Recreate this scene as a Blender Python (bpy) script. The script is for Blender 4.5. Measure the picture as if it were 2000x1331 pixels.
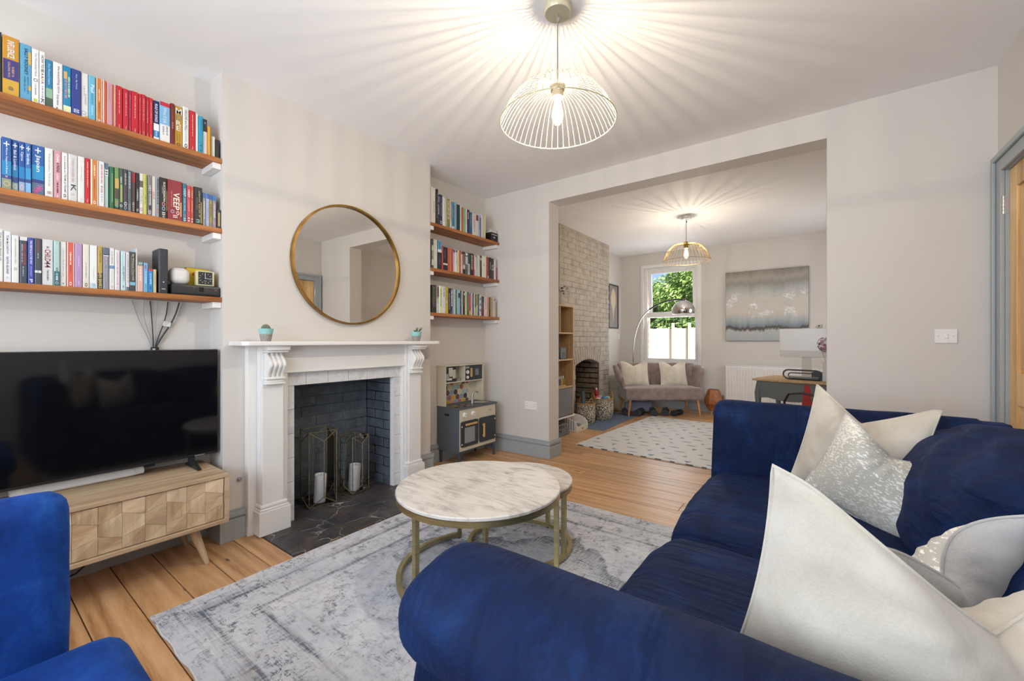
import bpy, bmesh, math, random
from mathutils import Vector, Matrix, noise
random.seed(7)
R = math.radians
SC = bpy.context.scene
COL = SC.collection
for o in list(bpy.data.objects):
    bpy.data.objects.remove(o, do_unlink=True)

# ------------------------------------------------------------------ camera
cam_d = bpy.data.cameras.new('camera'); cam = bpy.data.objects.new('camera', cam_d); COL.objects.link(cam)
cam_d.sensor_width = 36.0; cam_d.lens = 36.0 * 816.0 / 2000.0
cam_d.clip_start = 0.02; cam_d.clip_end = 200
cam.location = (0, 0, 1.17)
cam.rotation_euler = (R(90), 0, math.atan(600 / 816.0))
SC.camera = cam

# ------------------------------------------------------------------ world, sun, daylight through the windows, exposure
W = bpy.data.worlds.new('sky'); SC.world = W; W.use_nodes = True
_bg = W.node_tree.nodes['Background']
_sk = W.node_tree.nodes.new('ShaderNodeTexSky'); _sk.sky_type = 'HOSEK_WILKIE'
_sk.sun_direction = (0.55, -0.35, 0.76); _sk.turbidity = 4.0; _sk.ground_albedo = 0.4
W.node_tree.links.new(_sk.outputs[0], _bg.inputs[0])
_bg.inputs[1].default_value = 2.2

def light(name, kind, loc, rot, energy, color, **kw):
    d = bpy.data.lights.new(name, kind); d.energy = energy; d.color = color
    for k, v in kw.items():
        setattr(d, k, v)
    o = bpy.data.objects.new(name, d); COL.objects.link(o)
    o.location = loc; o.rotation_euler = rot
    return o
light('sun', 'SUN', (2, -2, 12), Vector((0.55, -0.35, 0.76)).to_track_quat('Z', 'Y').to_euler(), 11.0, (1.0, 0.96, 0.9), angle=R(1.0))
# daylight entering by the front bay window (behind the camera), the garden window and the side window of the back room
light('bay_window_daylight', 'AREA', (-0.95, -1.42, 1.62), (R(115), 0, 0), 59, (0.80, 0.90, 1.0), shape='RECTANGLE', size=2.7, size_y=1.7)
light('garden_window_daylight', 'AREA', (-2.10, 7.60, 1.62), (R(-108), 0, 0), 8, (0.90, 0.95, 1.0), shape='RECTANGLE', size=0.75, size_y=1.45)
light('side_window_daylight', 'AREA', (0.90, 6.3, 1.5), (0, R(108), 0), 8, (0.90, 0.95, 1.0), shape='RECTANGLE', size=1.5, size_y=1.2)
SC.view_settings.view_transform = 'Standard'
SC.view_settings.look = 'None'
SC.view_settings.gamma = 1.0
SC.view_settings.use_curve_mapping = False
SC.view_settings.exposure = 0.92
SC.cycles.diffuse_bounces = 6

# ------------------------------------------------------------------ materials
def lin(h):
    h = h.lstrip('#')
    c = [int(h[i:i + 2], 16) / 255.0 for i in (0, 2, 4)]
    return tuple((v / 12.92 if v <= 0.04045 else ((v + 0.055) / 1.055) ** 2.4) for v in c) + (1.0,)

class NT:
    """small wrapper around one material's node tree"""
    def __init__(s, name):
        s.m = bpy.data.materials.new(name); s.m.use_nodes = True
        s.t = s.m.node_tree; s.b = s.t.nodes['Principled BSDF']
    def n(s, kind, **kw):
        x = s.t.nodes.new(kind)
        for k, v in kw.items():
            if k in x.inputs: x.inputs[k].default_value = v
            else: setattr(x, k, v)
        return x
    def l(s, a, b): s.t.links.new(a, b)
    def set(s, **kw):
        for k, v in kw.items():
            s.b.inputs[k.replace('_', ' ')].default_value = v
        return s
    def coord(s, scale=(1, 1, 1), rot=(0, 0, 0), loc=(0, 0, 0), kind='Object', rnd=0.0):
        tc = s.n('ShaderNodeTexCoord'); mp = s.n('ShaderNodeMapping')
        mp.inputs['Scale'].default_value = scale; mp.inputs['Rotation'].default_value = rot
        mp.inputs['Location'].default_value = loc
        src = tc.outputs[kind]
        if rnd:
            oi = s.n('ShaderNodeObjectInfo'); mu = s.n('ShaderNodeMath', operation='MULTIPLY')
            mu.inputs[1].default_value = rnd; s.l(oi.outputs['Random'], mu.inputs[0])
            ad = s.n('ShaderNodeVectorMath', operation='ADD'); s.l(src, ad.inputs[0]); s.l(mu.outputs[0], ad.inputs[1])
            src = ad.outputs[0]
        s.l(src, mp.inputs[0])
        return mp.outputs[0]
    def noise(s, vec, scale, detail=4, rough=0.6, dist=0.0):
        x = s.n('ShaderNodeTexNoise'); x.inputs['Scale'].default_value = scale
        x.inputs['Detail'].default_value = detail; x.inputs['Roughness'].default_value = rough
        x.inputs['Distortion'].default_value = dist
        s.l(vec, x.inputs['Vector']); return x.outputs['Fac']
    def ramp(s, fac, stops, interp='LINEAR'):
        r = s.n('ShaderNodeValToRGB'); e = r.color_ramp; e.interpolation = interp
        while len(e.elements) < len(stops): e.elements.new(0.5)
        for el, (p, c) in zip(e.elements, stops):
            el.position = p; el.color = lin(c) if isinstance(c, str) else c
        s.l(fac, r.inputs[0]); return r.outputs[0]
    def mix(s, fac, a, b, mode='MIX'):
        x = s.n('ShaderNodeMix', data_type='RGBA', blend_type=mode)
        for sock, v in ((x.inputs[0], fac), (x.inputs[6], a), (x.inputs[7], b)):
            if isinstance(v, (int, float)): sock.default_value = v
            elif isinstance(v, str): sock.default_value = lin(v)
            elif isinstance(v, tuple): sock.default_value = v
            else: s.l(v, sock)
        return x.outputs[2]
    def math(s, op, a, b=0.0, clamp=False):
        x = s.n('ShaderNodeMath', operation=op, use_clamp=clamp)
        for i, v in enumerate((a, b)):
            if isinstance(v, (int, float)): x.inputs[i].default_value = v
            else: s.l(v, x.inputs[i])
        return x.outputs[0]
    def base(s, c): s.l(c, s.b.inputs['Base Color']); return s
    def bump(s, h, strength=0.3, dist=0.01):
        x = s.n('ShaderNodeBump'); x.inputs['Strength'].default_value = strength; x.inputs['Distance'].default_value = dist
        s.l(h, x.inputs['Height']); s.l(x.outputs[0], s.b.inputs['Normal']); return s

_plain = {}
def P(hexc, rough=0.55, metal=0.0, spec=0.5):
    k = (hexc, rough, metal, spec)
    if k not in _plain:
        t = NT('plain_' + hexc.lstrip('#')); t.set(Roughness=rough, Metallic=metal)
        t.b.inputs['Specular IOR Level'].default_value = spec
        v = t.coord((1, 1, 1)); f = t.noise(v, 35, 2)
        c = lin(hexc); d = tuple(min(1, x * 0.90) for x in c[:3]) + (1,)
        t.base(t.mix(t.math('MULTIPLY', f, 0.6), c, d))
        _plain[k] = t.m
    return _plain[k]

def m_paint(name, hexc, rough=0.7, bump=0.05, scale=60):
    t = NT(name); t.set(Roughness=rough)
    v = t.coord(); f = t.noise(v, 2.2, 3)
    c = lin(hexc); d = tuple(x * 0.95 for x in c[:3]) + (1,)
    t.base(t.mix(f, c, d)); t.bump(t.noise(v, scale, 3), bump, 0.004)
    return t.m

def m_wood(name, stops, axis='X', grain=14.0, rings=0.0, rough=0.5, bump=0.15, rnd=7.0, knots=False, gscale=1.0):
    t = NT(name); t.set(Roughness=rough)
    long_, cross = 0.9 * gscale, grain * gscale
    sc = {'X': (long_, cross, cross), 'Y': (cross, long_, cross), 'Z': (cross, cross, long_)}[axis]
    v = t.coord(sc, rnd=rnd)
    f = t.noise(v, 1.3, 5, 0.62, 0.9)
    v2 = t.coord(tuple(x * 5 for x in sc), rnd=rnd)
    g = t.noise(v2, 2.0, 3, 0.7)
    w = t.n('ShaderNodeTexWave', wave_type='BANDS', bands_direction={'X': 'Y', 'Y': 'X', 'Z': 'X'}[axis])
    w.inputs['Scale'].default_value = 0.55; w.inputs['Distortion'].default_value = 9.0; w.inputs['Detail'].default_value = 2.0
    w.inputs['Detail Scale'].default_value = 0.6
    t.l(v, w.inputs['Vector'])
    h = t.math('ADD', t.math('MULTIPLY', f, 0.62), t.math('ADD', t.math('MULTIPLY', g, 0.2), t.math('MULTIPLY', w.outputs['Fac'], rings)))
    col = t.ramp(h, stops)
    oi = t.n('ShaderNodeObjectInfo')
    br = t.n('ShaderNodeHueSaturation'); t.l(col, br.inputs['Color'])
    t.l(t.math('ADD', t.math('MULTIPLY', oi.outputs['Random'], 0.26), 0.87), br.inputs['Value'])
    c2 = br.outputs[0]
    if knots:
        vo = t.n('ShaderNodeTexVoronoi'); vo.inputs['Scale'].default_value = 2.6
        ks = {'X': (0.8, 2.2, 2.2), 'Y': (2.2, 0.8, 2.2), 'Z': (2.2, 2.2, 0.8)}[axis]
        t.l(t.coord(ks, rnd=11.0), vo.inputs['Vector'])
        kf = t.ramp(vo.outputs['Distance'], [(0.03, '#ffffff'), (0.075, '#000000')])
        c2 = t.mix(kf, c2, tuple(x * 0.32 for x in lin('#8a5a2c')[:3]) + (1,))
    t.base(c2); t.bump(t.math('ADD', g, t.math('MULTIPLY', f, 0.5)), bump, 0.002)
    return t.m

def m_velvet(name, dark, mid, light, wr=(3, 26, 3), wstr=0.5, sheen=0.5, wd=0.02):
    t = NT(name); t.set(Roughness=0.75)
    t.b.inputs['Sheen Weight'].default_value = sheen; t.b.inputs['Sheen Roughness'].default_value = 0.35
    t.b.inputs['Sheen Tint'].default_value = lin(light); t.b.inputs['Specular IOR Level'].default_value = 0.2
    v = t.coord(); n1 = t.noise(v, 5.5, 4, 0.65, 0.6)
    n2 = t.noise(v, 130, 2)
    f = t.math('ADD', t.math('MULTIPLY', n1, 0.85), t.math('MULTIPLY', n2, 0.15))
    t.base(t.ramp(f, [(0.32, dark), (0.52, mid), (0.72, light)]))
    vw = t.coord(wr); w = t.noise(vw, 1.6, 3, 0.55, 0.4)
    t.bump(t.math('ADD', w, t.math('MULTIPLY', n2, 0.05)), wstr, wd)
    return t.m

M = {}
M['wall'] = m_paint('wall_paint', '#d3cdc7')
M['ceiling'] = m_paint('ceiling_paint', '#f0eeee')
M['trim'] = m_paint('skirting_paint', '#a3a9ab', rough=0.4, bump=0.02)
M['white_paint'] = m_paint('white_gloss_paint', '#e9e6e3', rough=0.35, bump=0.02)
M['dado'] = m_paint('dado_paint', '#85857f', rough=0.5, bump=0.02)
M['floor'] = m_wood('pine_floorboard', [(0.28, '#916640'), (0.44, '#bc9064'), (0.58, '#cda47a'), (0.75, '#d9b78f')], 'X', 9, 0.10, 0.36, 0.2, knots=True)
M['shelf'] = m_wood('reclaimed_shelf_pine', [(0.30, '#6e3b16'), (0.45, '#9a5b28'), (0.6, '#b87840'), (0.8, '#c98f55')], 'Y', 9, 0.10, 0.5, 0.15)
M['door'] = m_wood('door_pine', [(0.3, '#b98d56'), (0.5, '#d0a76f'), (0.7, '#deba86')], 'Z', 16, 0.2, 0.45, 0.08, knots=True)
M['mango'] = m_wood('mango_wood', [(0.28, '#9d7f5f'), (0.45, '#c3a888'), (0.6, '#d3bc9d'), (0.8, '#e0cdb2')], 'Y', 11, 0.06, 0.55, 0.1, rnd=9.0)
M['mango_v'] = m_wood('mango_wood_upright', [(0.28, '#9d7f5f'), (0.45, '#bfa483'), (0.6, '#d3bc9d'), (0.8, '#e0cdb2')], 'Z', 14, 0.18, 0.55, 0.12, rnd=9.0)
M['oak'] = m_wood('pale_oak', [(0.3, '#a07f58'), (0.5, '#bd9b70'), (0.7, '#cbae85')], 'Z', 18, 0.1, 0.5, 0.08)
M['oak_y'] = m_wood('pale_oak_flat', [(0.3, '#a07f58'), (0.5, '#bd9b70'), (0.7, '#cbae85')], 'Y', 18, 0.1, 0.5, 0.08)
M['leg_oak'] = m_wood('leg_oak', [(0.3, '#a9703e'), (0.5, '#bf8650'), (0.7, '#cc9a66')], 'Z', 18, 0.1, 0.5, 0.05)
M['velvet'] = m_velvet('navy_velvet', '#041130', '#06193d', '#0f2d5a', (7, 2.2, 2.2), 0.5, 0.35, 0.06)
M['velvet_seat'] = m_velvet('navy_velvet_gathered', '#041130', '#061a3f', '#0f2c5a', (1.4, 16, 5), 1.0, 0.35, 0.05)
M['velvet_back'] = m_velvet('navy_velvet_back', '#041130', '#061a3f', '#0f2c5a', (4, 2.0, 9), 0.7, 0.35, 0.04)
M['velvet_chair'] = m_velvet('royal_velvet', '#0b2b6a', '#123d88', '#2459a8', (9, 9, 3), 0.25, 0.35)
M['black'] = P('#17181b', 0.45)
M['chrome'] = P('#d7d7d9', 0.12, 1.0)
M['steel'] = P('#b9b9ba', 0.3, 1.0)
M['white_plastic'] = P('#ece9e6', 0.4)

# ------------------------------------------------------------------ mesh helpers
class MB:
    def __init__(s): s.bm = bmesh.new()
    def _faces(s, vs, fs):
        v = [s.bm.verts.new(p) for p in vs]
        out = []
        for f in fs:
            try: out.append(s.bm.faces.new([v[i] for i in f]))
            except ValueError: pass
        return v, out
    def box(s, x0, x1, y0, y1, z0, z1, bev=0.0, seg=2):
        x0, x1 = min(x0, x1), max(x0, x1); y0, y1 = min(y0, y1), max(y0, y1); z0, z1 = min(z0, z1), max(z0, z1)
        v, f = s._faces([(x0, y0, z0), (x1, y0, z0), (x1, y1, z0), (x0, y1, z0), (x0, y0, z1), (x1, y0, z1), (x1, y1, z1), (x0, y1, z1)],
                        [(0, 3, 2, 1), (4, 5, 6, 7), (0, 1, 5, 4), (1, 2, 6, 5), (2, 3, 7, 6), (3, 0, 4, 7)])
        if bev > 0:
            es = list({e for q in f for e in q.edges})
            bmesh.ops.bevel(s.bm, geom=es, offset=bev, segments=seg, profile=0.5, affect='EDGES', clamp_overlap=True)
        return s
    def prism(s, pts, axis, a, b, bev=0.0):
        """polygon pts in the plane normal to axis, extruded from a to b"""
        def mk(p, h):
            return {'X': (h, p[0], p[1]), 'Y': (p[0], h, p[1]), 'Z': (p[0], p[1], h)}[axis]
        n = len(pts)
        vs = [mk(p, a) for p in pts] + [mk(p, b) for p in pts]
        fs = [tuple(range(n))[::-1], tuple(range(n, 2 * n))] + [(i, (i + 1) % n, n + (i + 1) % n, n + i) for i in range(n)]
        v, f = s._faces(vs, fs)
        bmesh.ops.recalc_face_normals(s.bm, faces=f)
        if bev > 0:
            es = list({e for q in f[:2] for e in q.edges})
            bmesh.ops.bevel(s.bm, geom=es, offset=bev, segments=2, profile=0.5, affect='EDGES', clamp_overlap=True)
        return s
    def cyl(s, p0, p1, r0, r1=None, seg=14, cap=True):
        r1 = r0 if r1 is None else r1
        p0, p1 = Vector(p0), Vector(p1); d = (p1 - p0).normalized()
        a = d.orthogonal().normalized(); b = d.cross(a)
        vs = []
        for p, r in ((p0, r0), (p1, r1)):
            for i in range(seg):
                t = 2 * math.pi * i / seg; vs.append(p + (a * math.cos(t) + b * math.sin(t)) * r)
        fs = [(i, (i + 1) % seg, seg + (i + 1) % seg, seg + i) for i in range(seg)]
        if cap: fs += [tuple(range(seg))[::-1], tuple(range(seg, 2 * seg))]
        s._faces(vs, fs); return s
    def tube(s, pts, r, seg=8, closed=False, flat=None):
        """sweep a circle (or a flat w x h rectangle) along pts"""
        pts = [Vector(p) for p in pts]; n = len(pts)
        def tan(i):
            a = pts[(i - 1) % n] if closed or i > 0 else pts[i]
            b = pts[(i + 1) % n] if closed or i < n - 1 else pts[i]
            return (b - a).normalized()
        up = Vector((0, 0, 1)); t0 = tan(0)
        if abs(t0.dot(up)) > 0.95: up = Vector((1, 0, 0))
        nrm = (up - t0 * up.dot(t0)).normalized()
        rings = []
        for i in range(n):
            t = tan(i); nrm = (nrm - t * nrm.dot(t)).normalized(); b = t.cross(nrm)
            rr = r[i] if isinstance(r, (list, tuple)) else r
            if flat:
                w, h = flat
                rings.append([pts[i] + b * x * w / 2 + nrm * y * h / 2 for x, y in ((-1, -1), (1, -1), (1, 1), (-1, 1))])
            else:
                rings.append([pts[i] + (nrm * math.cos(2 * math.pi * k / seg) + b * math.sin(2 * math.pi * k / seg)) * rr for k in range(seg)])
        m = len(rings[0])
        vs = [p for q in rings for p in q]; fs = []
        for i in range(n if closed else n - 1):
            j = (i + 1) % n
            for k in range(m):
                fs.append((i * m + k, i * m + (k + 1) % m, j * m + (k + 1) % m, j * m + k))
        if not closed: fs += [tuple(range(m))[::-1], tuple(range((n - 1) * m, n * m))]
        v, f = s._faces(vs, fs); bmesh.ops.recalc_face_normals(s.bm, faces=f); return s
    def lathe(s, prof, seg=24, c=(0, 0, 0), cap=True):
        vs = []; fs = []; n = len(prof)
        for i in range(seg):
            t = 2 * math.pi * i / seg
            for r, z in prof: vs.append((c[0] + r * math.cos(t), c[1] + r * math.sin(t), c[2] + z))
        for i in range(seg):
            j = (i + 1) % seg
            for k in range(n - 1): fs.append((i * n + k, j * n + k, j * n + k + 1, i * n + k + 1))
        if cap:
            if prof[0][0] > 1e-6: fs.append(tuple(i * n for i in range(seg))[::-1])
            if prof[-1][0] > 1e-6: fs.append(tuple(i * n + n - 1 for i in range(seg)))
        v, f = s._faces(vs, fs)
        bmesh.ops.remove_doubles(s.bm, verts=v, dist=1e-5); return s
    def sphere(s, c, r, seg=14, rings=8):
        rx, ry, rz = (r, r, r) if isinstance(r, (int, float)) else r
        vs = [(c[0], c[1], c[2] - rz)]
        for i in range(1, rings):
            a = -math.pi / 2 + math.pi * i / rings
            for k in range(seg):
                t = 2 * math.pi * k / seg
                vs.append((c[0] + rx * math.cos(a) * math.cos(t), c[1] + ry * math.cos(a) * math.sin(t), c[2] + rz * math.sin(a)))
        vs.append((c[0], c[1], c[2] + rz)); fs = []
        L = len(vs) - 1
        for k in range(seg):
            fs.append((0, 1 + (k + 1) % seg, 1 + k)); fs.append((L, L - seg + k, L - seg + (k + 1) % seg))
            for i in range(rings - 2):
                a = 1 + i * seg; fs.append((a + k, a + (k + 1) % seg, a + seg + (k + 1) % seg, a + seg + k))
        s._faces(vs, fs); return s
    def poly(s, pts): s._faces(pts, [tuple(range(len(pts)))]); return s
    def grid(s, fn, nu, nv, cu=False, cv=False):
        vs = [fn(i / (nu if cu else nu - 1), j / (nv if cv else nv - 1)) for i in range(nu) for j in range(nv)]
        fs = []
        for i in range(nu if cu else nu - 1):
            for j in range(nv if cv else nv - 1):
                a, b = (i + 1) % nu, (j + 1) % nv
                fs.append((i * nv + j, a * nv + j, a * nv + b, i * nv + b))
        s._faces(vs, fs); return s
    def soft(s, c, half, r, n=14, fn=None):
        """rounded box; fn(p, unit) may move each point"""
        hx, hy, hz = half; vd = {}; bm = s.bm
        def vert(u):
            k = tuple(round(x, 5) for x in u)
            if k in vd: return vd[k]
            p = Vector((u[0] * hx, u[1] * hy, u[2] * hz))
            q = Vector(tuple(max(-(h - min(r, h)), min(h - min(r, h), x)) for x, h in zip(p, half)))
            d = p - q
            if d.length > 1e-9: p = q + d.normalized() * min(r, hx, hy, hz)
            if fn: p = fn(Vector(p), u)
            vd[k] = bm.verts.new(Vector(c) + Vector(p)); return vd[k]
        g = [-1 + 2 * i / n for i in range(n + 1)]
        fc = []
        for ax in range(3):
            for sg in (-1, 1):
                for i in range(n):
                    for j in range(n):
                        quad = []
                        for a, b in ((g[i], g[j]), (g[i + 1], g[j]), (g[i + 1], g[j + 1]), (g[i], g[j + 1])):
                            u = [0, 0, 0]; u[ax] = sg; u[(ax + 1) % 3] = a; u[(ax + 2) % 3] = b; quad.append(vert(u))
                        if sg < 0: quad.reverse()
                        try: fc.append(bm.faces.new(quad))
                        except ValueError: pass
        return s
    def xf(s, mat):
        bmesh.ops.transform(s.bm, matrix=mat, verts=s.bm.verts); return s
    def build(s, name, mat=None, parent=None, smooth=False, loc=None, ang=40):
        me = bpy.data.meshes.new(name); s.bm.normal_update(); s.bm.to_mesh(me); s.bm.free()
        if smooth:
            me.polygons.foreach_set('use_smooth', [True] * len(me.polygons))
            me.set_sharp_from_angle(angle=R(ang))
        return link(name, me, mat, parent, loc)

def link(name, me, mat=None, parent=None, loc=None):
    o = bpy.data.objects.new(name, me); COL.objects.link(o)
    if mat is not None and not me.materials:
        me.materials.append(M[mat] if isinstance(mat, str) else mat)
    if parent: o.parent = parent
    if loc is not None: o.location = loc
    return o
def tag(o, label, cat, group=None, kind=None):
    o['label'] = label; o['category'] = cat
    if group: o['group'] = group
    if kind: o['kind'] = kind
    return o
def struct(o, label, cat):
    o['label'] = label; o['category'] = cat; o['kind'] = 'structure'; return o
def thing(name, label, cat, loc=(0, 0, 0), rz=0.0, group=None):
    o = bpy.data.objects.new(name, None); COL.objects.link(o); o.empty_display_size = 0.05
    o.location = loc; o.rotation_euler = (0, 0, rz)
    return tag(o, label, cat, group)
def copy_tree(o, parent=None):
    c = o.copy(); COL.objects.link(c)
    if parent: c.parent = parent
    for ch in list(o.children): copy_tree(ch, c)
    return c
def B(*a, **k): return MB().box(*a, **k)

_txt = {}
def letters(body, parent, mat, o, ux, uy, L, Hh, name='lettering', depth=0.0004, shear=0.0):
    """flat lettering fitted to a box L long and Hh tall; o its centre, ux reading direction, uy letter-up direction"""
    key = (body, shear)
    if key not in _txt:
        c = bpy.data.curves.new('lettering', 'FONT'); c.body = body; c.resolution_u = 3; c.shear = shear; c.offset = 0.014 if body.isupper() and len(body) > 2 else 0.004
        ob = bpy.data.objects.new('lettering', c)
        me = bpy.data.meshes.new_from_object(ob)
        bpy.data.objects.remove(ob); bpy.data.curves.remove(c)
        if not me.vertices: _txt[key] = None
        else:
            xs = [v.co.x for v in me.vertices]; ys = [v.co.y for v in me.vertices]
            _txt[key] = (me, min(xs), max(xs), min(ys), max(ys))
    if _txt[key] is None: return
    me, x0, x1, y0, y1 = _txt[key]
    me = me.copy(); me.name = name; ux, uy = Vector(ux), Vector(uy); nz = ux.cross(uy)
    o = Vector(o) + nz * depth
    for v in me.vertices:
        a = ((v.co.x - x0) / (x1 - x0) - 0.5) * L; b = ((v.co.y - y0) / (y1 - y0) - 0.5) * Hh
        v.co = o + ux * a + uy * b
    me.materials.clear()
    return link(name, me, mat, parent)
# ================================================================== SETTING
XL, XB, XR = -2.97, -2.78, 0.816          # alcove wall, chimney breast face, right wall
YB, YM0, YM1, YR = -1.40, 3.54, 3.73, 7.50  # wall behind the camera, dividing wall faces, garden wall
ZC = 2.73
BR0, BR1 = 0.955, 2.557                    # chimney breast sides
FB0, FB1, FBZ = 1.345, 2.13, 0.878         # fireplace opening
OP0, OP1, OPZ = -2.15, 0.042, 2.541        # opening in the dividing wall

# ---- floor: subfloor with every board its own child
floor = struct(B(-3.3, 0.95, YB - 0.1, YR + 0.1, -0.10, -0.021).build('floor', P('#2b1a0e', 0.9)), 'honey pine floorboards running across both rooms', 'floor')
rnd = random.Random(3)
y = YB; pitch = 0.165; off = (0.508 - YB) % pitch; y = YB - pitch + off
_bm_cache = {}
def board(x0, x1, y0, y1):
    MB().box(x0 + 0.0012, x1 - 0.0012, y0 + 0.0022, y1 - 0.0022, -0.02, 0.0, 0.0015, 1).build('floorboard', 'floor', floor)
while y < YR:
    y0, y1 = max(y, YB), min(y + pitch, YR)
    if y1 - y0 > 0.03:
        segs = [(-2.98, XR + 0.01)]
        if y1 > 1.12 and y0 < 2.39:
            segs = [(-2.285, XR + 0.01)]
            if y0 < 1.12: board(-2.98, -2.285, y0, 1.12)
            if y1 > 2.39: board(-2.98, -2.285, 2.39, y1)
        for a, b in segs:
            cuts = [a]; x = a + rnd.uniform(0.7, 2.8)
            while x < b - 0.4: cuts.append(x); x += rnd.uniform(1.2, 2.6)
            cuts.append(b)
            for p, q in zip(cuts, cuts[1:]): board(p, q, y0, y1)
    y += pitch

# ---- ceiling and walls
struct(B(-3.3, XR + 0.12, YB - 0.12, YR + 0.12, ZC, ZC + 0.12).build('ceiling', 'ceiling'), 'plain off white ceiling over both rooms', 'ceiling')
w = MB(); w.box(XL - 0.12, XL, YB, BR0, -0.02, ZC); w.box(XL - 0.12, XL, BR1, YM0, -0.02, ZC)
wall_left = struct(w.build('wall_left', 'wall'), 'greige alcove wall behind the bookshelves and television', 'wall')
w = MB(); w.box(-3.4, XB, BR0, FB0, -0.02, ZC); w.box(-3.4, XB, FB1, BR1, -0.02, ZC); w.box(-3.4, XB, FB0, FB1, FBZ, ZC)
struct(w.build('wall_chimney_breast', 'wall'), 'greige chimney breast behind mirror and white fireplace', 'wall')
w = MB(); w.box(XL, OP0, YM0, YM1, -0.02, ZC); w.box(OP1, XR, YM0, YM1, -0.02, ZC); w.box(OP0, OP1, YM0, YM1, OPZ, ZC)
struct(w.build('wall_far', 'wall'), 'cream dividing wall with wide opening into back room', 'wall')
DY0, DY1, DZ = 2.66, 3.425, 2.10          # doorway in the right wall
w = MB(); w.box(XR, XR + 0.12, YB, DY0, -0.02, ZC); w.box(XR, XR + 0.12, DY1, YM1, -0.02, ZC); w.box(XR, XR + 0.12, DY0, DY1, DZ, ZC)
struct(w.build('wall_right', 'wall'), 'cream wall behind the blue sofa with pine door', 'wall')
struct(B(XL - 0.12, XL, YM1, 4.845, -0.02, ZC).box(XL - 0.12, XL, 6.465, YR + 0.12, -0.02, ZC).build('wall_rear_left', 'wall'), 'pale wall beside the brick chimney in back room', 'wall')
SW0, SW1, SZ0, SZ1 = 5.65, 6.95, 0.7, 2.3   # side window of the back room
w = MB(); w.box(XR, XR + 0.12, YM1, SW0, -0.02, ZC); w.box(XR, XR + 0.12, SW1, YR, -0.02, ZC); w.box(XR, XR + 0.12, SW0, SW1, -0.02, SZ0); w.box(XR, XR + 0.12, SW0, SW1, SZ1, ZC)
wrr = struct(w.build('wall_rear_right', 'wall'), 'back room side wall with grey dado below the rail', 'wall')
MB().box(XR - 0.004, XR, YM1 + 0.02, SW0 - 0.08, 0.17, 1.18).build('dado_panel', 'dado', wrr)
dr = MB()
for z, d in ((1.18, 0.02), (1.205, 0.034), (1.235, 0.022)): dr.box(XR - d, XR, YM1 + 0.02, SW0 - 0.08, z, z + 0.03, 0.005)
dr.build('dado_rail', 'dado', wrr)
GW0, GW1, GZ0, GZ1 = -2.555, -1.645, 0.80, 2.47    # garden window
w = MB(); w.box(XL, GW0, YR, YR + 0.24, -0.02, ZC); w.box(GW1, XR + 0.12, YR, YR + 0.24, -0.02, ZC); w.box(GW0, GW1, YR, YR + 0.24, -0.02, GZ0); w.box(GW0, GW1, YR, YR + 0.24, GZ1, ZC)
struct(w.build('wall_rear', 'wall'), 'pale garden wall holding window painting and radiator', 'wall')
FW0, FW1, FZ0, FZ1 = -2.35, 0.45, 0.72, 2.5        # front bay window behind the camera
w = MB(); w.box(XL - 0.12, FW0, YB - 0.2, YB, -0.02, ZC); w.box(FW1, XR + 0.12, YB - 0.2, YB, -0.02, ZC); w.box(FW0, FW1, YB - 0.2, YB, -0.02, FZ0); w.box(FW0, FW1, YB - 0.2, YB, FZ1, ZC)
struct(w.build('wall_back', 'wall'), 'front wall with wide bay window behind the viewer', 'wall')

# ---- skirting boards
def skirt(n, segs, label):
    """segs: (x0,y0,x1,y1,nx,ny) runs with outward normal"""
    m = MB()
    for x0, y0, x1, y1, nx, ny in segs:
        for z0, z1, d in ((0, 0.125, 0.020), (0.125, 0.137, 0.013), (0.137, 0.165, 0.024), (0.165, 0.175, 0.012)):
            if nx: m.box(x0, x0 + nx * d, min(y0, y1), max(y0, y1), z0, z1, 0.001)
            else: m.box(min(x0, x1), max(x0, x1), y0, y0 + ny * d, z0, z1, 0.001)
    return struct(m.build('baseboard_' + n, 'trim'), label, 'skirting')
skirt('left', [(XL, YB, XL, BR0, 1, 0), (XL + 0.03, BR0, XB + 0.02, BR0, 0, -1), (XB, BR0, XB, 1.075, 1, 0)], 'grey skirting board behind television unit and beside fireplace')
skirt('alcove', [(XB, 2.42, XB, BR1, 1, 0), (XL + 0.03, BR1, XB + 0.02, BR1, 0, 1), (XL, BR1, XL, YM0 - 0.03, 1, 0)], 'grey skirting board in alcove behind toy kitchen')
skirt('far', [(XL, YM0, OP0 + 0.02, YM0, 0, -1), (OP0, YM0, OP0, YM1, 1, 0), (XL, YM1, OP0 + 0.02, YM1, 0, 1)], 'moulded grey skirting board wrapping the opening pier')
skirt('far_right', [(OP1 - 0.02, YM0, XR, YM0, 0, -1), (OP1, YM0, OP1, YM1, -1, 0)], 'grey skirting board on wall stub behind sofa')
skirt('right', [(XR, YB, XR, DY0 - 0.1, -1, 0)], 'grey skirting board behind the blue sofa')
skirt('rear', [(XL, YR, XR, YR, 0, -1)], 'grey skirting board under the garden window')
skirt('rear_left', [(XL, 6.47, XL, YR, 1, 0), (XL, YM1, XL, 4.84, 1, 0)], 'grey skirting board beside brick chimney')

# ---- glass
t = NT('window_glass'); tr = t.n('ShaderNodeBsdfTransparent'); gl = t.n('ShaderNodeBsdfGlossy'); gl.inputs['Roughness'].default_value = 0.02
fr = t.n('ShaderNodeFresnel'); fr.inputs['IOR'].default_value = 1.35; mx = t.n('ShaderNodeMixShader')
t.l(fr.outputs[0], mx.inputs[0]); t.l(tr.outputs[0], mx.inputs[1]); t.l(gl.outputs[0], mx.inputs[2])
t.l(mx.outputs[0], t.t.nodes['Material Output'].inputs[0]); M['glass'] = t.m

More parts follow.
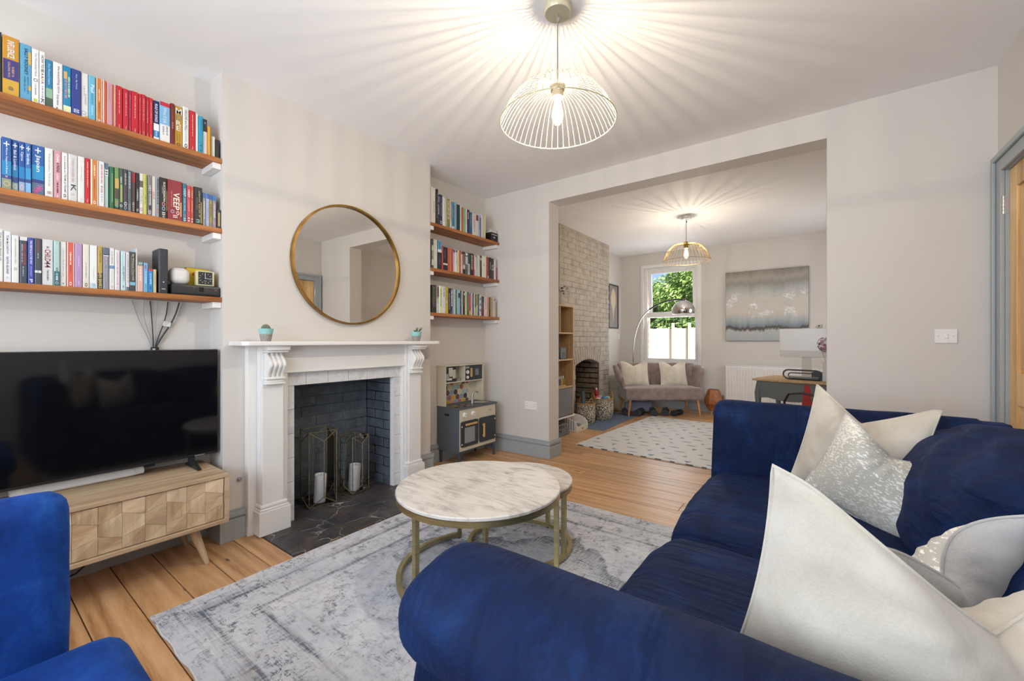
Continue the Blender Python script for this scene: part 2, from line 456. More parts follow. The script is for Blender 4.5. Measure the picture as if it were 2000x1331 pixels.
# ---- garden window: outer frame, top hung sash standing slightly open, fixed lower pane
win = thing('window_1', 'white framed garden window with opening top sash', 'window', (-2.10, YR + 0.06, GZ0)); win['kind'] = 'structure'
def ring(m, x0, x1, z0, z1, w, y0, y1):
    m.box(x0, x0 + w, y0, y1, z0, z1, 0.006); m.box(x1 - w, x1, y0, y1, z0, z1, 0.006)
    m.box(x0 + w, x1 - w, y0, y1, z0, z0 + w, 0.006); m.box(x0 + w, x1 - w, y0, y1, z1 - w, z1, 0.006); return m
gx, gz = GW0 + 2.10, GZ1 - GZ0
f = ring(MB(), -0.455, 0.455, 0.0, gz, 0.05, -0.02, 0.06); f.box(-0.41, 0.41, -0.02, 0.06, 0.78, 0.87, 0.006)
f.build('window_frame', 'white_paint', win)
s = ring(MB(), -0.405, 0.405, -0.80, 0.0, 0.055, -0.025, 0.025).build('opening_sash', 'white_paint', win, loc=(0, 0.04, gz - 0.045)); s.rotation_euler = (R(5), 0, 0)
MB().box(-0.35, 0.35, -0.003, 0.003, -0.745, -0.055).build('glass_pane', 'glass', s)
MB().box(-0.41, 0.41, 0.02, 0.026, 0.045, 0.785).build('glass_pane', 'glass', win)
a = MB(); ring(a, -0.51, 0.51, -0.05, gz + 0.05, 0.055, -0.072, -0.058); a.box(-0.56, 0.56, -0.10, -0.058, -0.10, -0.07, 0.004); a.build('window_casing', 'white_paint', win)
# ---- bay window behind the camera
bw = thing('window_2', 'wide white framed bay window behind the viewer', 'window', (-0.95, YB - 0.1, FZ0)); bw['kind'] = 'structure'
f = ring(MB(), -1.4, 1.4, 0, FZ1 - FZ0, 0.06, -0.04, 0.02)
for x in (-0.47, 0.47): f.box(x - 0.03, x + 0.03, -0.04, 0.02, 0.06, FZ1 - FZ0 - 0.06)
f.build('window_frame', 'white_paint', bw)
for x in (-0.93, 0, 0.93): MB().box(x - 0.44, x + 0.44, -0.035, -0.03, 0.06, FZ1 - FZ0 - 0.06).build('glass_pane', 'glass', bw)
sw = thing('window_3', 'white framed side window of the back room', 'window', (XR + 0.08, 6.3, SZ0)); sw['kind'] = 'structure'
f = MB()
for y0, y1, z0, z1 in ((-0.65, -0.6, 0, 1.6), (0.6, 0.65, 0, 1.6), (-0.6, 0.6, 0, 0.05), (-0.6, 0.6, 1.55, 1.6), (-0.025, 0.025, 0.05, 1.55)): f.box(0, 0.04, y0, y1, z0, z1, 0.004)
f.build('window_frame', 'white_paint', sw)
for y0 in (-0.6, 0.025): MB().box(0.03, 0.034, y0, y0 + 0.575, 0.05, 1.55).build('glass_pane', 'glass', sw)

# ---- pine door in the right wall
door = thing('door_1', 'four panel stripped pine door in grey architrave', 'door', (XR, DY0, 0)); door['kind'] = 'structure'
dw = DY1 - DY0; X0, X1 = 0.015, 0.055
def rail(name, y0, y1, z0, z1, par=door): return MB().box(X0, X1, y0, y1, z0, z1, 0.003).build(name, 'door', par)
rail('stile', 0.006, 0.105, 0.008, DZ - 0.006); rail('stile', dw - 0.105, dw - 0.006, 0.008, DZ - 0.006)
rail('muntin', dw / 2 - 0.05, dw / 2 + 0.05, 0.21, DZ - 0.12)
for z0, z1 in ((0.008, 0.21), (0.83, 1.0), (DZ - 0.12, DZ - 0.006)): rail('rail', 0.105, dw - 0.105, z0, z1)
for y0, y1 in ((0.105, dw / 2 - 0.05), (dw / 2 + 0.05, dw - 0.105)):
    for z0, z1 in ((0.21, 0.83), (1.0, DZ - 0.12)):
        m = MB(); m.box(X0 + 0.014, X1 - 0.01, y0, y1, z0, z1); m.box(X0 + 0.006, X0 + 0.016, y0 + 0.025, y1 - 0.025, z0 + 0.025, z1 - 0.025, 0.004)
        m.build('panel', 'door', door)
for z in (1.86, 0.24):
    m = MB()
    for k in range(5): m.cyl((-0.004, dw + 0.004, z + k * 0.02), (-0.004, dw + 0.004, z + k * 0.02 + 0.0185), 0.009, seg=12)
    m.box(-0.002, 0.014, dw - 0.006, dw + 0.012, z, z + 0.1); m.build('hinge', 'steel', door, smooth=True)
m = MB(); m.cyl((0.0, 0.075, 1.02), (0.015, 0.075, 1.02), 0.026, seg=18); m.sphere((-0.035, 0.075, 1.02), 0.027); m.cyl((-0.02, 0.075, 1.02), (0.0, 0.075, 1.02), 0.01); m.build('door_knob', P('#b59a5c', 0.3, 1.0), door, smooth=True)
ar = MB()
for y0, y1, z0, z1 in ((-0.095, 0.0, 0, DZ + 0.095), (dw, dw + 0.095, 0, DZ + 0.095), (0.0, dw, DZ, DZ + 0.095)):
    ar.box(-0.018, 0.0, y0, y1, z0, z1, 0.003)
for y0, y1, z0, z1 in ((-0.095, -0.065, 0, DZ + 0.095), (dw + 0.065, dw + 0.095, 0, DZ + 0.095), (-0.065, dw + 0.065, DZ + 0.065, DZ + 0.095)):
    ar.box(-0.034, -0.018, y0, y1, z0, z1, 0.005)
ar.box(0.0, 0.12, -0.001, 0.004, 0, DZ); ar.box(0.0, 0.12, dw - 0.004, dw + 0.001, 0, DZ); ar.box(0.0, 0.12, 0, dw, DZ - 0.004, DZ + 0.001)
ar.build('architrave', 'trim', door)

# ---- firebox lining, hearth slate
t = NT('charcoal_masonry'); t.set(Roughness=0.55); v = t.coord(); n1 = t.noise(v, 9, 5, 0.65); n2 = t.noise(v, 55, 4, 0.7)
t.base(t.ramp(n1, [(0.3, '#454c54'), (0.55, '#575f68'), (0.8, '#70787f')])); t.bump(t.math('ADD', t.math('MULTIPLY', n2, 0.35), n1), 0.7, 0.02); M['charcoal'] = t.m
fb = thing('wall_firebox', 'charcoal painted masonry lining of the fireplace', 'firebox', (-3.1, 1.74, 0)); fb['kind'] = 'structure'
FD = -3.10
m = MB(); m.box(FD - 0.05 + 3.1, FD + 3.1 + 0.0, FB0 - 1.74 - 0.05, FB1 - 1.74 + 0.05, -0.01, FBZ + 0.3)
m.box(0, 0.312, FB0 - 1.79, FB0 - 1.74 + 0.0, -0.01, FBZ + 0.3); m.box(0, 0.312, FB1 - 1.74, FB1 - 1.69, -0.01, FBZ + 0.3); m.box(0, 0.312, FB0 - 1.74, FB1 - 1.74, FBZ + 0.002, FBZ + 0.04)
m.build('mortar', 'charcoal', fb)
def bricks_plane(n_z, z0, ch, ylo, yhi, bl, place, rr):
    for k in range(n_z):
        za = z0 + k * ch; yy = ylo - (bl * 0.5 if k % 2 else 0)
        while yy < yhi:
            p, q = max(yy, ylo), min(yy + bl, yhi)
            if q - p > 0.02: place(p + 0.005, q - 0.005, za + 0.005, za + ch - 0.005, rr.uniform(0, 1))
            yy += bl
rr = random.Random(5)
def lumpy(m, x0, x1, y0, y1, z0, z1, amp, seed, cuts=3):
    """brick-like block with worn, uneven faces"""
    b0 = len(m.bm.verts)
    m.box(x0, x1, y0, y1, z0, z1, min(y1 - y0, z1 - z0, x1 - x0) * 0.18, 1)
    m.bm.verts.ensure_lookup_table()
    for v in list(m.bm.verts)[b0:]:
        v.co += noise.noise_vector(v.co * 9 + Vector((seed * 17, 0, 0))) * amp
bricks_plane(12, 0.0, 0.075, FB0 - 1.74, FB1 - 1.74, 0.225, lambda a, b, c, d, r: (lambda m: (lumpy(m, 0.0 - 0.01, 0.003 + 0.004 * r, a - 0.003, b + 0.003, c - 0.003, d + 0.003, 0.003, r), m.build('brick', 'charcoal', fb)))(MB()), rr)
bricks_plane(12, 0.0, 0.075, 0.005, 0.31, 0.225, lambda a, b, c, d, r: (lambda m: (lumpy(m, a, b, FB1 - 1.74 - 0.002 - 0.003 * r, FB1 - 1.73, c - 0.003, d + 0.003, 0.002, r), m.build('brick', 'charcoal', fb)))(MB()), rr)

t = NT('riven_slate'); t.set(Roughness=0.42); v = t.coord(); n1 = t.noise(v, 5, 5, 0.6, 0.8); n2 = t.noise(v, 26, 5, 0.7)
vo = t.n('ShaderNodeTexVoronoi', feature='DISTANCE_TO_EDGE'); vo.inputs['Scale'].default_value = 4.6
dv = t.n('ShaderNodeVectorMath', operation='ADD'); nz = t.n('ShaderNodeTexNoise'); nz.inputs['Scale'].default_value = 9; t.l(v, nz.inputs['Vector'])
sc_ = t.n('ShaderNodeVectorMath', operation='SCALE'); sc_.inputs['Scale'].default_value = 0.14; t.l(nz.outputs['Color'], sc_.inputs[0]); t.l(v, dv.inputs[0]); t.l(sc_.outputs[0], dv.inputs[1]); t.l(dv.outputs[0], vo.inputs['Vector'])
base = t.ramp(n1, [(0.3, '#28282d'), (0.45, '#3a393f'), (0.58, '#4b413b'), (0.72, '#55555c')])
crack = t.math('MULTIPLY', t.ramp(vo.outputs['Distance'], [(0.0, '#ffffff'), (0.016, '#000000')]), t.ramp(t.noise(v, 3.1, 2), [(0.44, '#000000'), (0.54, '#ffffff')]))
t.base(t.mix(crack, base, '#aeacb0')); t.bump(t.math('ADD', n2, t.math('MULTIPLY', n1, 0.8)), 0.6, 0.012); M['slate'] = t.m
hearth = thing('hearth', 'dark riven slate hearth in front of the fireplace', 'hearth', (-2.7, 1.755, 0)); hearth['kind'] = 'structure'
for x0, x1, y0, y1 in ((-2.285, -2.56, 1.12, 1.50), (-2.285, -2.56, 1.505, 2.06), (-2.285, -2.56, 2.065, 2.39), (-2.565, -2.95, 1.12, 1.78), (-2.565, -2.95, 1.785, 2.39), (-2.955, -3.10, 1.34, 2.14)):
    if x0 > -2.6 or x0 < -2.9: MB().box(x0 + 2.7, x1 + 2.7, y0 - 1.755, y1 - 1.755, -0.03, 0.006, 0.003).build('slab', 'slate', hearth)
    else:
        MB().box(x0 + 2.7, -2.78 + 2.7, y0 - 1.755, y1 - 1.755, -0.03, 0.006, 0.003).build('slab', 'slate', hearth)
        ya, yb = max(y0, FB0 + 0.002), min(y1, FB1 - 0.002)
        MB().box(-2.782 + 2.7, x1 + 2.7, ya - 1.755, yb - 1.755, -0.03, 0.0055, 0.003).build('slab', 'slate', hearth)
# ================================================================== FIREPLACE
t = NT('pale_marble_tile'); t.set(Roughness=0.3); v = t.coord(rnd=5.0); n1 = t.noise(v, 7, 5, 0.6, 1.6)
t.base(t.ramp(n1, [(0.35, '#c9cacd'), (0.5, '#dddcdc'), (0.58, '#cfd0d3'), (0.7, '#e4e2e1')])); M['tile'] = t.m
FX, FY = -2.78, 1.74
fp = thing('fireplace_surround', 'white painted fireplace surround with scrolled corbels and mantel shelf', 'fireplace', (FX, FY, 0))
def fbx(m, x0, x1, y0, y1, z0, z1, bev=0.003): return m.box(x0 - FX, x1 - FX, y0 - FY, y1 - FY, z0, z1, bev)
pts = [(0.002, -0.755), (0.165, -0.755)]
pts += [(0.205 - 0.04 + 0.04 * math.cos(a), -0.755 + 0.04 - 0.04 * math.sin(a)) for a in [R(90 - 15 * k) for k in range(1, 7)]]
pts += [(p[0], -p[1]) for p in reversed(pts)]
MB().prism(pts, 'Z', 1.139, 1.165, 0.006).build('mantel_shelf', 'white_paint', fp)
m = MB(); fbx(m, -2.779, -2.70, 1.26, 2.22, 0.966, 1.139); fbx(m, -2.70, -2.692, 1.272, 2.208, 0.966, 0.978)
m.build('frieze', 'white_paint', fp)
for sg in (-1, 1):
    def yy(a, b): return (FY + sg * a, FY + sg * b) if sg > 0 else (FY - b, FY - a)
    y0, y1 = yy(0.62, 0.67); m = MB(); fbx(m, -2.779, -2.735, y0, y1, 0.0, 1.139); y0, y1 = yy(0.47, 0.62); fbx(m, -2.779, -2.69, y0, y1, 0, 1.139)
    y0, y1 = yy(0.49, 0.617); fbx(m, -2.69, -2.675, y0, y1, 0.0, 1.139, 0.005)
    y0, y1 = yy(0.455, 0.472); fbx(m, -2.779, -2.70, y0, y1, 0, 0.966)
    m.build('pilaster', 'white_paint', fp)
    y0, y1 = yy(0.457, 0.64); m = MB(); fbx(m, -2.779, -2.652, y0, y1, 0.006, 0.15, 0.004); fbx(m, -2.779, -2.658, y0 + 0.006, y1 - 0.006, 0.15, 0.163, 0.006); fbx(m, -2.779, -2.666, y0 + 0.012, y1 - 0.012, 0.163, 0.185, 0.008)
    m.build('plinth_block', 'white_paint', fp)
    # corbel: cap, S-scroll with four ribs, foot moulding
    yc = FY + sg * 0.552
    m = MB(); fbx(m, -2.69, -2.600, yc - 0.066, yc + 0.066, 1.112, 1.139, 0.003); fbx(m, -2.69, -2.612, yc - 0.062, yc + 0.062, 1.098, 1.112, 0.006)
    fbx(m, -2.69, -2.640, yc - 0.058, yc + 0.058, 0.905, 0.918, 0.005); fbx(m, -2.69, -2.650, yc - 0.052, yc + 0.052, 0.918, 0.935, 0.006); fbx(m, -2.69, -2.638, yc - 0.058, yc + 0.058, 0.935, 0.950, 0.005)
    prof = []
    for k in range(17):
        q = k / 16.0; prof.append((-2.648 + 0.028 * math.sin(q * math.pi * 1.9 - 1.1) * (0.4 + 0.8 * q) + 0.012 * q, 0.95 + q * 0.15))
    def rib(m, ya, yb, d):
        pl = [(-2.69 - FX, 0.95)] + [(x + d - FX, z) for x, z in prof] + [(-2.69 - FX, 1.10)]
        m.prism(pl, 'Y', ya - FY, yb - FY, 0.003)
    rib(m, yc - 0.05, yc + 0.05, 0.0)
    for k in range(4): rib(m, yc - 0.047 + k * 0.0265, yc - 0.047 + k * 0.0265 + 0.0145, 0.011)
    m.build('corbel', 'white_paint', fp, smooth=True)
# marble slips, each tile a piece
slip = MB(); fbx(slip, -2.779, -2.745, 1.268, 1.345, 0.006, 0.966, 0); fbx(slip, -2.779, -2.745, 2.13, 2.212, 0.006, 0.966, 0); fbx(slip, -2.779, -2.745, 1.345, 2.13, FBZ, 0.966, 0)
slip = slip.build('tile_slip', P('#e9e7e4', 0.6), fp)
def tile(y0, y1, z0, z1): fbx(MB(), -2.745, -2.7365, y0 + 0.0012, y1 - 0.0012, z0 + 0.0012, z1 - 0.0012, 0.0012).build('tile', 'tile', slip)
ys = [1.268, 1.42, 1.575, 1.73, 1.885, 2.04, 2.212]
for p, q in zip(ys, ys[1:]): tile(p, q, FBZ, 0.966)
zs = [0.006, 0.105, 0.26, 0.415, 0.57, 0.725, FBZ]
for p, q in zip(zs, zs[1:]): tile(1.268, 1.345, p, q); tile(2.13, 2.212, p, q)

# ---- lanterns
t = NT('lantern_brass'); t.set(Roughness=0.4, Metallic=0.9); t.base(t.ramp(t.noise(t.coord(), 40, 3), [(0.3, '#85785c'), (0.7, '#b5a88a')])); M['lantern'] = t.m
def lantern(label, x, y, h, r, rz):
    L = thing('glass_lantern', label, 'lantern', (x, y, 0.0065), rz, 'geometric lanterns in the fireplace')
    P8 = [(r * (1.0 if k % 2 == 0 else 0.86) * math.cos(R(45 * k)), r * (1.0 if k % 2 == 0 else 0.86) * math.sin(R(45 * k))) for k in range(8)]
    lo = [(p[0], p[1], 0.006 if k % 2 == 0 else 0.13 * h) for k, p in enumerate(P8)]
    hi = [(p[0], p[1], h if k % 2 == 0 else 0.87 * h) for k, p in enumerate(P8)]
    def bar(a, b): MB().tube([a, b], 0.0032, 6).build('frame_bar', 'lantern', L)
    for k in range(8):
        bar(lo[k], hi[k]); bar(hi[k], hi[(k + 1) % 8]); bar(lo[k], lo[(k + 1) % 8])
    for k in range(0, 8, 2):
        bar(hi[k], hi[(k + 2) % 8]); bar(lo[k], lo[(k + 2) % 8])
    for k in range(8):
        MB().poly([lo[k], lo[(k + 1) % 8], hi[(k + 1) % 8], hi[k]]).build('glass_pane', 'glass', L)
    for k in range(0, 8, 2):
        a, b = (k + 1) % 8, (k + 2) % 8
        if k != 2: MB().poly([hi[k], hi[a], hi[b]]).build('glass_pane', 'glass', L)
        MB().poly([lo[k], lo[b], lo[a]]).build('glass_pane', 'glass', L)
    MB().poly([lo[k] for k in range(0, 8, 2)]).build('base_pane', 'glass', L)
    return L
lantern('taller geometric glass and brass lantern standing left in fireplace', -2.90, 1.595, 0.525, 0.132, R(35))
lantern('shorter geometric glass and brass lantern standing right in fireplace', -2.915, 1.89, 0.43, 0.108, R(52))
t = NT('candle_wax'); t.set(Roughness=0.5); t.b.inputs['Subsurface Weight'].default_value = 0.15; t.base(t.ramp(t.noise(t.coord(), 30, 2), [(0.3, '#e4e2e2'), (0.7, '#f1efee')])); M['wax'] = t.m
def candle(label, x, y, r, h, tilt):
    c = thing('pillar_candle', label, 'candle', (x, y, 0.0135), tilt, 'pillar candles inside the lanterns')
    c.rotation_euler = (0, R(3), tilt)
    MB().lathe([(r * 0.97, 0.0), (r, 0.004), (r, h), (r * 0.93, h + 0.002), (r * 0.82, h - 0.010), (0, h - 0.013)], 26).build('wax', 'wax', c, smooth=True)
    MB().tube([(0, 0, h - 0.013), (0.001, 0.001, h - 0.002), (0.003, 0.001, h + 0.006)], 0.0014, 5).build('wick', P('#3a332d', 0.9), c)
candle('white pillar candle inside the taller lantern', -2.895, 1.60, 0.040, 0.195, 0.4)
candle('white pillar candle inside the shorter lantern', -2.91, 1.885, 0.042, 0.195, 1.2)

# ---- mirror
MY, MZ, MR = 1.767, 1.718, 0.432
mir = thing('round_mirror', 'round brass rimmed mirror hanging above the mantel', 'mirror', (XB + 0.002, MY, MZ))
t = NT('aged_brass'); t.set(Roughness=0.32, Metallic=1.0); t.base(t.ramp(t.noise(t.coord(), 12, 3), [(0.3, '#8f6d34'), (0.7, '#b8924f')])); M['brass'] = t.m
def ringx(r0, r1, x0, x1, seg=96):
    m = MB(); prof = [(r0, x0), (r1, x0), (r1, x1), (r0, x1)]
    m.grid(lambda u, v: (prof[int(round(v * 4)) % 4][1], prof[int(round(v * 4)) % 4][0] * math.cos(2 * math.pi * u), prof[int(round(v * 4)) % 4][0] * math.sin(2 * math.pi * u)), seg, 4, True, True)
    bmesh.ops.recalc_face_normals(m.bm, faces=m.bm.faces); return m
ringx(MR - 0.013, MR, 0.0, 0.034).build('rim', 'brass', mir, smooth=True)
t = NT('mirror_silver'); t.set(Roughness=0.01, Metallic=1.0, Base_Color=(0.86, 0.85, 0.83, 1)); M['mirror'] = t.m
m = MB(); m.poly([(0.016, (MR - 0.012) * math.cos(2 * math.pi * k / 96), (MR - 0.012) * math.sin(2 * math.pi * k / 96)) for k in range(96)]); m.build('mirror_glass', 'mirror', mir)
m = MB(); m.cyl((0.001, 0, 0), (0.012, 0, 0), MR - 0.014, seg=64); m.build('backing', P('#2a2622', 0.8), mir)

# ---- cactus pots on the mantel
t = NT('banded_glaze'); t.set(Roughness=0.5); v = t.coord(); sx = t.n('ShaderNodeSeparateXYZ'); t.l(v, sx.inputs[0])
sp = t.noise(v, 260, 2); edge = t.math('ADD', sx.outputs[2], t.math('MULTIPLY', t.noise(v, 60, 2), 0.006))
t.base(t.mix(t.ramp(edge, [(0.0455, '#000000'), (0.0475, '#ffffff')], 'LINEAR'), t.ramp(sp, [(0.35, '#77706b'), (0.6, '#a9a19b')]), t.ramp(sp, [(0.3, '#7fb7b4'), (0.7, '#9fd0cb')]))); M['glaze'] = t.m
def pot(name, label, x, y, r):
    p = thing(name, label, 'potted plant', (x, y, 1.165), 0, 'little pots on the mantel')
    MB().lathe([(r * 0.62, 0), (r * 0.65, 0.002), (r, 0.075), (r * 0.93, 0.075), (r * 0.86, 0.060), (0, 0.060)], 28).build('pot', 'glaze', p, smooth=True)
    MB().lathe([(r * 0.87, 0.061), (0, 0.064)], 20, cap=False).build('soil', P('#4a3b2e', 0.95), p)
    return p
p = pot('potted_cactus', 'round grey green cactus in turquoise banded pot on mantel', -2.64, 1.13, 0.041)
def cf(u, vv):
    th = 2 * math.pi * u; ph = vv * math.pi * 0.56; rr_ = 0.026 * (1 + 0.10 * math.cos(14 * th))
    return (rr_ * math.sin(ph) * math.cos(th), rr_ * math.sin(ph) * math.sin(th), 0.062 + 0.040 * math.cos(ph) * 1.0)
MB().grid(cf, 70, 12, True, False).build('cactus', m_paint('cactus_skin', '#6f7668', 0.8, 0.3, 300), p, smooth=True)
sp_ = MB(); rr = random.Random(2)
for k in range(110):
    u, vv = rr.random(), rr.uniform(0.1, 0.95); q = Vector(cf(u, vv)); d = (q - Vector((0, 0, 0.06))).normalized(); sp_.cyl(q, q + d * 0.006, 0.0005, 0.0002, 4, False)
sp_.build('spines', P('#cfc8b6', 0.7), p)['kind'] = 'stuff'
p = pot('potted_succulent', 'spiky dark green succulent in turquoise banded pot on mantel', -2.64, 2.275, 0.046)
rr = random.Random(9); gm = m_paint('succulent_leaf', '#3d5038', 0.5, 0.1)
for az, ln, lean in ((100, 0.062, 62), (60, 0.066, 48), (85, 0.05, 28), (40, 0.055, 55), (130, 0.06, 42), (110, 0.048, 18), (250, 0.03, 45), (300, 0.035, 55), (180, 0.03, 40), (75, 0.058, 35)):
    d = Vector((math.cos(R(az)) * math.sin(R(lean)), math.sin(R(az)) * math.sin(R(lean)), math.cos(R(lean)))); o0 = Vector((rr.uniform(-.008, .008), rr.uniform(-.006, .014), 0.061))
    MB().tube([o0, o0 + d * ln * 0.35, o0 + d * ln * 0.75 + Vector((0, 0, 0.004)), o0 + d * ln + Vector((0, 0, 0.008))], [0.004, 0.0048, 0.0034, 0.0006], 6).build('leaf', gm, p, smooth=True)

# ---- little steel door stop on the breast
k_ = thing('gas_tap', 'small round steel fitting on the wall beside fireplace', 'wall fitting', (XB, 1.04, 0.345))
MB().cyl((0.0, 0, 0), (0.006, 0, 0), 0.013, seg=18).build('rosette', 'steel', k_, smooth=True)
MB().cyl((0.006, 0, 0), (0.022, 0, 0), 0.006, 0.007, 12).build('spindle', 'steel', k_, smooth=True)

# ================================================================== TELEVISION UNIT
TX, TY = -2.745, 0.16                       # unit base centre
tu = thing('television_unit', 'pale mango wood television unit with carved faceted front', 'cabinet', (TX, TY, 0))
xa, xb, ya, yb, za, zb = -0.215, 0.215, -0.74, 0.74, 0.205, 0.465
m = MB(); m.box(xa, xb, ya, yb, zb - 0.02, zb, 0.003); m.box(xa, xb, ya, yb, za, za + 0.02, 0.003)
m.box(xa, xb, ya, ya + 0.02, za + 0.02, zb - 0.02); m.box(xa, xb, yb - 0.02, yb, za + 0.02, zb - 0.02); m.box(xa, xa + 0.01, ya, yb, za + 0.02, zb - 0.02)
m.build('carcass', 'mango', tu)
fr_ = MB().box(xb - 0.045, xb - 0.022, ya + 0.022, yb - 0.022, za + 0.022, zb - 0.022).build('drawer_front', 'mango', tu)
cw = (1.48 - 0.048) / 18.0; rows = 3; zz0, zz1 = za + 0.0235, zb - 0.0235; rh = (zz1 - zz0) / 2.6
def zbound(k, i):
    if k == 0: return zz0
    if k == rows: return zz1
    return zz0 + rh * (k - 0.2) + (0.014 if (i + k) % 2 else -0.014)
for i in range(18):
    y0 = ya + 0.024 + i * cw; y1 = y0 + cw
    for k in range(rows):
        a0, a1, b0, b1 = zbound(k, i), zbound(k, i + 1), zbound(k + 1, i), zbound(k + 1, i + 1)
        xf = xb - 0.022; hi_l, hi_r = (0.004, 0.020) if (i + k) % 2 else (0.020, 0.004)
        # bottom edge stands proud, top edge tucked in under the piece above
        vs = [(xf, y0 + .0006, a0 + .0006), (xf, y1 - .0006, a1 + .0006), (xf, y1 - .0006, b1 - .0006), (xf, y0 + .0006, b0 - .0006),
              (xf + 0.010, y0 + .0006, a0 + .0006), (xf + 0.010, y1 - .0006, a1 + .0006), (xf + 0.010 * (hi_r > .01) + .008, y1 - .0006, b1 - .0006), (xf + 0.010 * (hi_l > .01) + .008, y0 + .0006, b0 - .0006)]
        mm = MB(); mm._faces(vs, [(0, 3, 2, 1), (4, 5, 6, 7), (0, 1, 5, 4), (1, 2, 6, 5), (2, 3, 7, 6), (3, 0, 4, 7)]); mm.build('wood_block', 'mango_v' if (i + k) % 3 else 'mango', fr_)
for sx_ in (-1, 1):
    for sy_ in (-1, 1):
        MB().cyl((sx_ * 0.135, sy_ * 0.60, za + 0.002), (sx_ * 0.155, sy_ * 0.66, 0.0), 0.024, 0.011, 18).build('leg', 'mango_v', tu, smooth=True)
# ---- television
t = NT('tv_screen_glass'); t.set(Roughness=0.06, Base_Color=(0.0035, 0.0036, 0.0045, 1)); t.b.inputs['Specular IOR Level'].default_value = 0.5; M['screen'] = t.m
tv = thing('television', 'large black flat television reflecting the room on mango unit', 'television', (-2.80, 0.41, 0.465))
MB().box(-0.045, -0.002, -0.53, 0.53, 0.057, 0.655, 0.006).build('casing', P('#1b1c20', 0.4), tv)
MB().box(-0.002, 0.0, -0.5255, 0.5255, 0.071, 0.651).build('screen', 'screen', tv)
for s_ in (-1, 1):
    m = MB(); m.prism([(-0.10, 0.0), (0.10, 0.0), (0.10, 0.008), (0.03, 0.034), (-0.03, 0.034), (-0.10, 0.008)], 'Y', s_ * 0.41 - 0.009, s_ * 0.41 + 0.009, 0.002); m.box(-0.04, -0.012, s_ * 0.41 - 0.012, s_ * 0.41 + 0.012, 0.02, 0.062)
    m.build('foot', P('#202226', 0.4), tv)
MB().box(-0.012, 0.001, 0.20, 0.245, 0.049, 0.058).build('sensor', P('#101114', 0.3), tv)
letters('SAMSUNG', tv, P('#b9bbc0', 0.4), (-0.001, 0.44, 0.0635), (0, 1, 0), (0, 0, 1), 0.045, 0.006, 'brand_lettering', 0.0015)
sb = thing('soundbar', 'slim white soundbar lying under the television', 'speaker', (-2.905, 0.40, 0.465))
MB().soft((0, 0, 0.0265), (0.045, 0.23, 0.0265), 0.018, 8).build('soundbar_body', 'white_plastic', sb, smooth=True)
MB().box(0.0445, 0.046, -0.19, 0.19, 0.010, 0.043, 0.0005).build('grille', P('#e0dedc', 0.8), sb)

# ---- cable under the unit
tag(MB().tube([(-2.93, -0.1, 0.16), (-2.93, 0.1, 0.05), (-2.92, 0.28, 0.012), (-2.925, 0.38, 0.03), (-2.93, 0.46, 0.09), (-2.935, 0.50, 0.19)], 0.004, 6).build('power_cable', 'black', smooth=True), 'black cable sagging under the television unit', 'cable')

# ================================================================== COFFEE TABLES
t = NT('carrara_marble'); t.set(Roughness=0.22); v = t.coord((1, 1, 1), (0, 0, 0.5)); v2 = t.coord((2.2, 9, 3), (0, 0, 0.6))
n1 = t.noise(v2, 1.5, 6, 0.68, 1.4); n2 = t.noise(v, 3.0, 4, 0.6, 1.0); n3 = t.noise(v2, 5, 4, 0.7)
f = t.math('ADD', t.math('MULTIPLY', n1, 0.55), t.math('ADD', t.math('MULTIPLY', n2, 0.3), t.math('MULTIPLY', n3, 0.18)))
t.base(t.ramp(f, [(0.36, '#9c968f'), (0.45, '#bdb7b0'), (0.52, '#d3cdc6'), (0.62, '#ddd7d0'), (0.75, '#cdc7c0')])); M['marble'] = t.m
t = NT('champagne_metal'); t.set(Roughness=0.36, Metallic=1.0); t.base(t.ramp(t.noise(t.coord((4, 4, 40)), 3, 3), [(0.3, '#a79c74'), (0.7, '#c2b88f')])); M['champ'] = t.m
def ctable(label, x, y, r, h, legs, arc):
    T = thing('coffee_table', label, 'coffee table', (x, y, 0.0115), 0, 'nesting marble coffee tables')
    h -= 0.0115
    MB().lathe([(0, h - 0.018), (r - 0.004, h - 0.018), (r, h - 0.014), (r, h - 0.004), (r - 0.004, h), (0, h)], 96).build('marble_top', 'marble', T, smooth=True)
    MB().lathe([(r - 0.022, h - 0.044), (r - 0.002, h - 0.044), (r - 0.002, h - 0.019), (r - 0.022, h - 0.019), (r - 0.022, h - 0.044)], 96, cap=False).build('metal_apron', 'champ', T, smooth=True)
    rb = r - 0.014
    for a in legs:
        m = MB().box(-0.0115, 0.0115, -0.0115, 0.0115, 0.006, h - 0.04, 0.0015); m.xf(Matrix.Translation((rb * math.cos(R(a)), rb * math.sin(R(a)), 0)) @ Matrix.Rotation(R(a), 4, 'Z')); m.build('leg', 'champ', T)
        MB().cyl((rb * math.cos(R(a)), rb * math.sin(R(a)), 0), (rb * math.cos(R(a)), rb * math.sin(R(a)), 0.007), 0.008, seg=12).build('foot', 'black', T)
    a0, a1 = arc; full = a1 - a0 >= 360; n = 72
    pts = [(rb * math.cos(R(a0 + (a1 - a0) * k / n)), rb * math.sin(R(a0 + (a1 - a0) * k / n)), 0.018) for k in range(n if full else n + 1)]
    MB().tube(pts, 0.01, closed=full, flat=(0.022, 0.022)).build('base_ring', 'champ', T)
    return T
ctable('larger round coffee table with mottled grey marble top', -1.372, 1.588, 0.405, 0.452, (267, 20, 148), (148, 380))
ctable('smaller round coffee table tucked under the larger marble one', -1.37, 1.935, 0.298, 0.395, (176, 87, 1, 267), (0, 360))

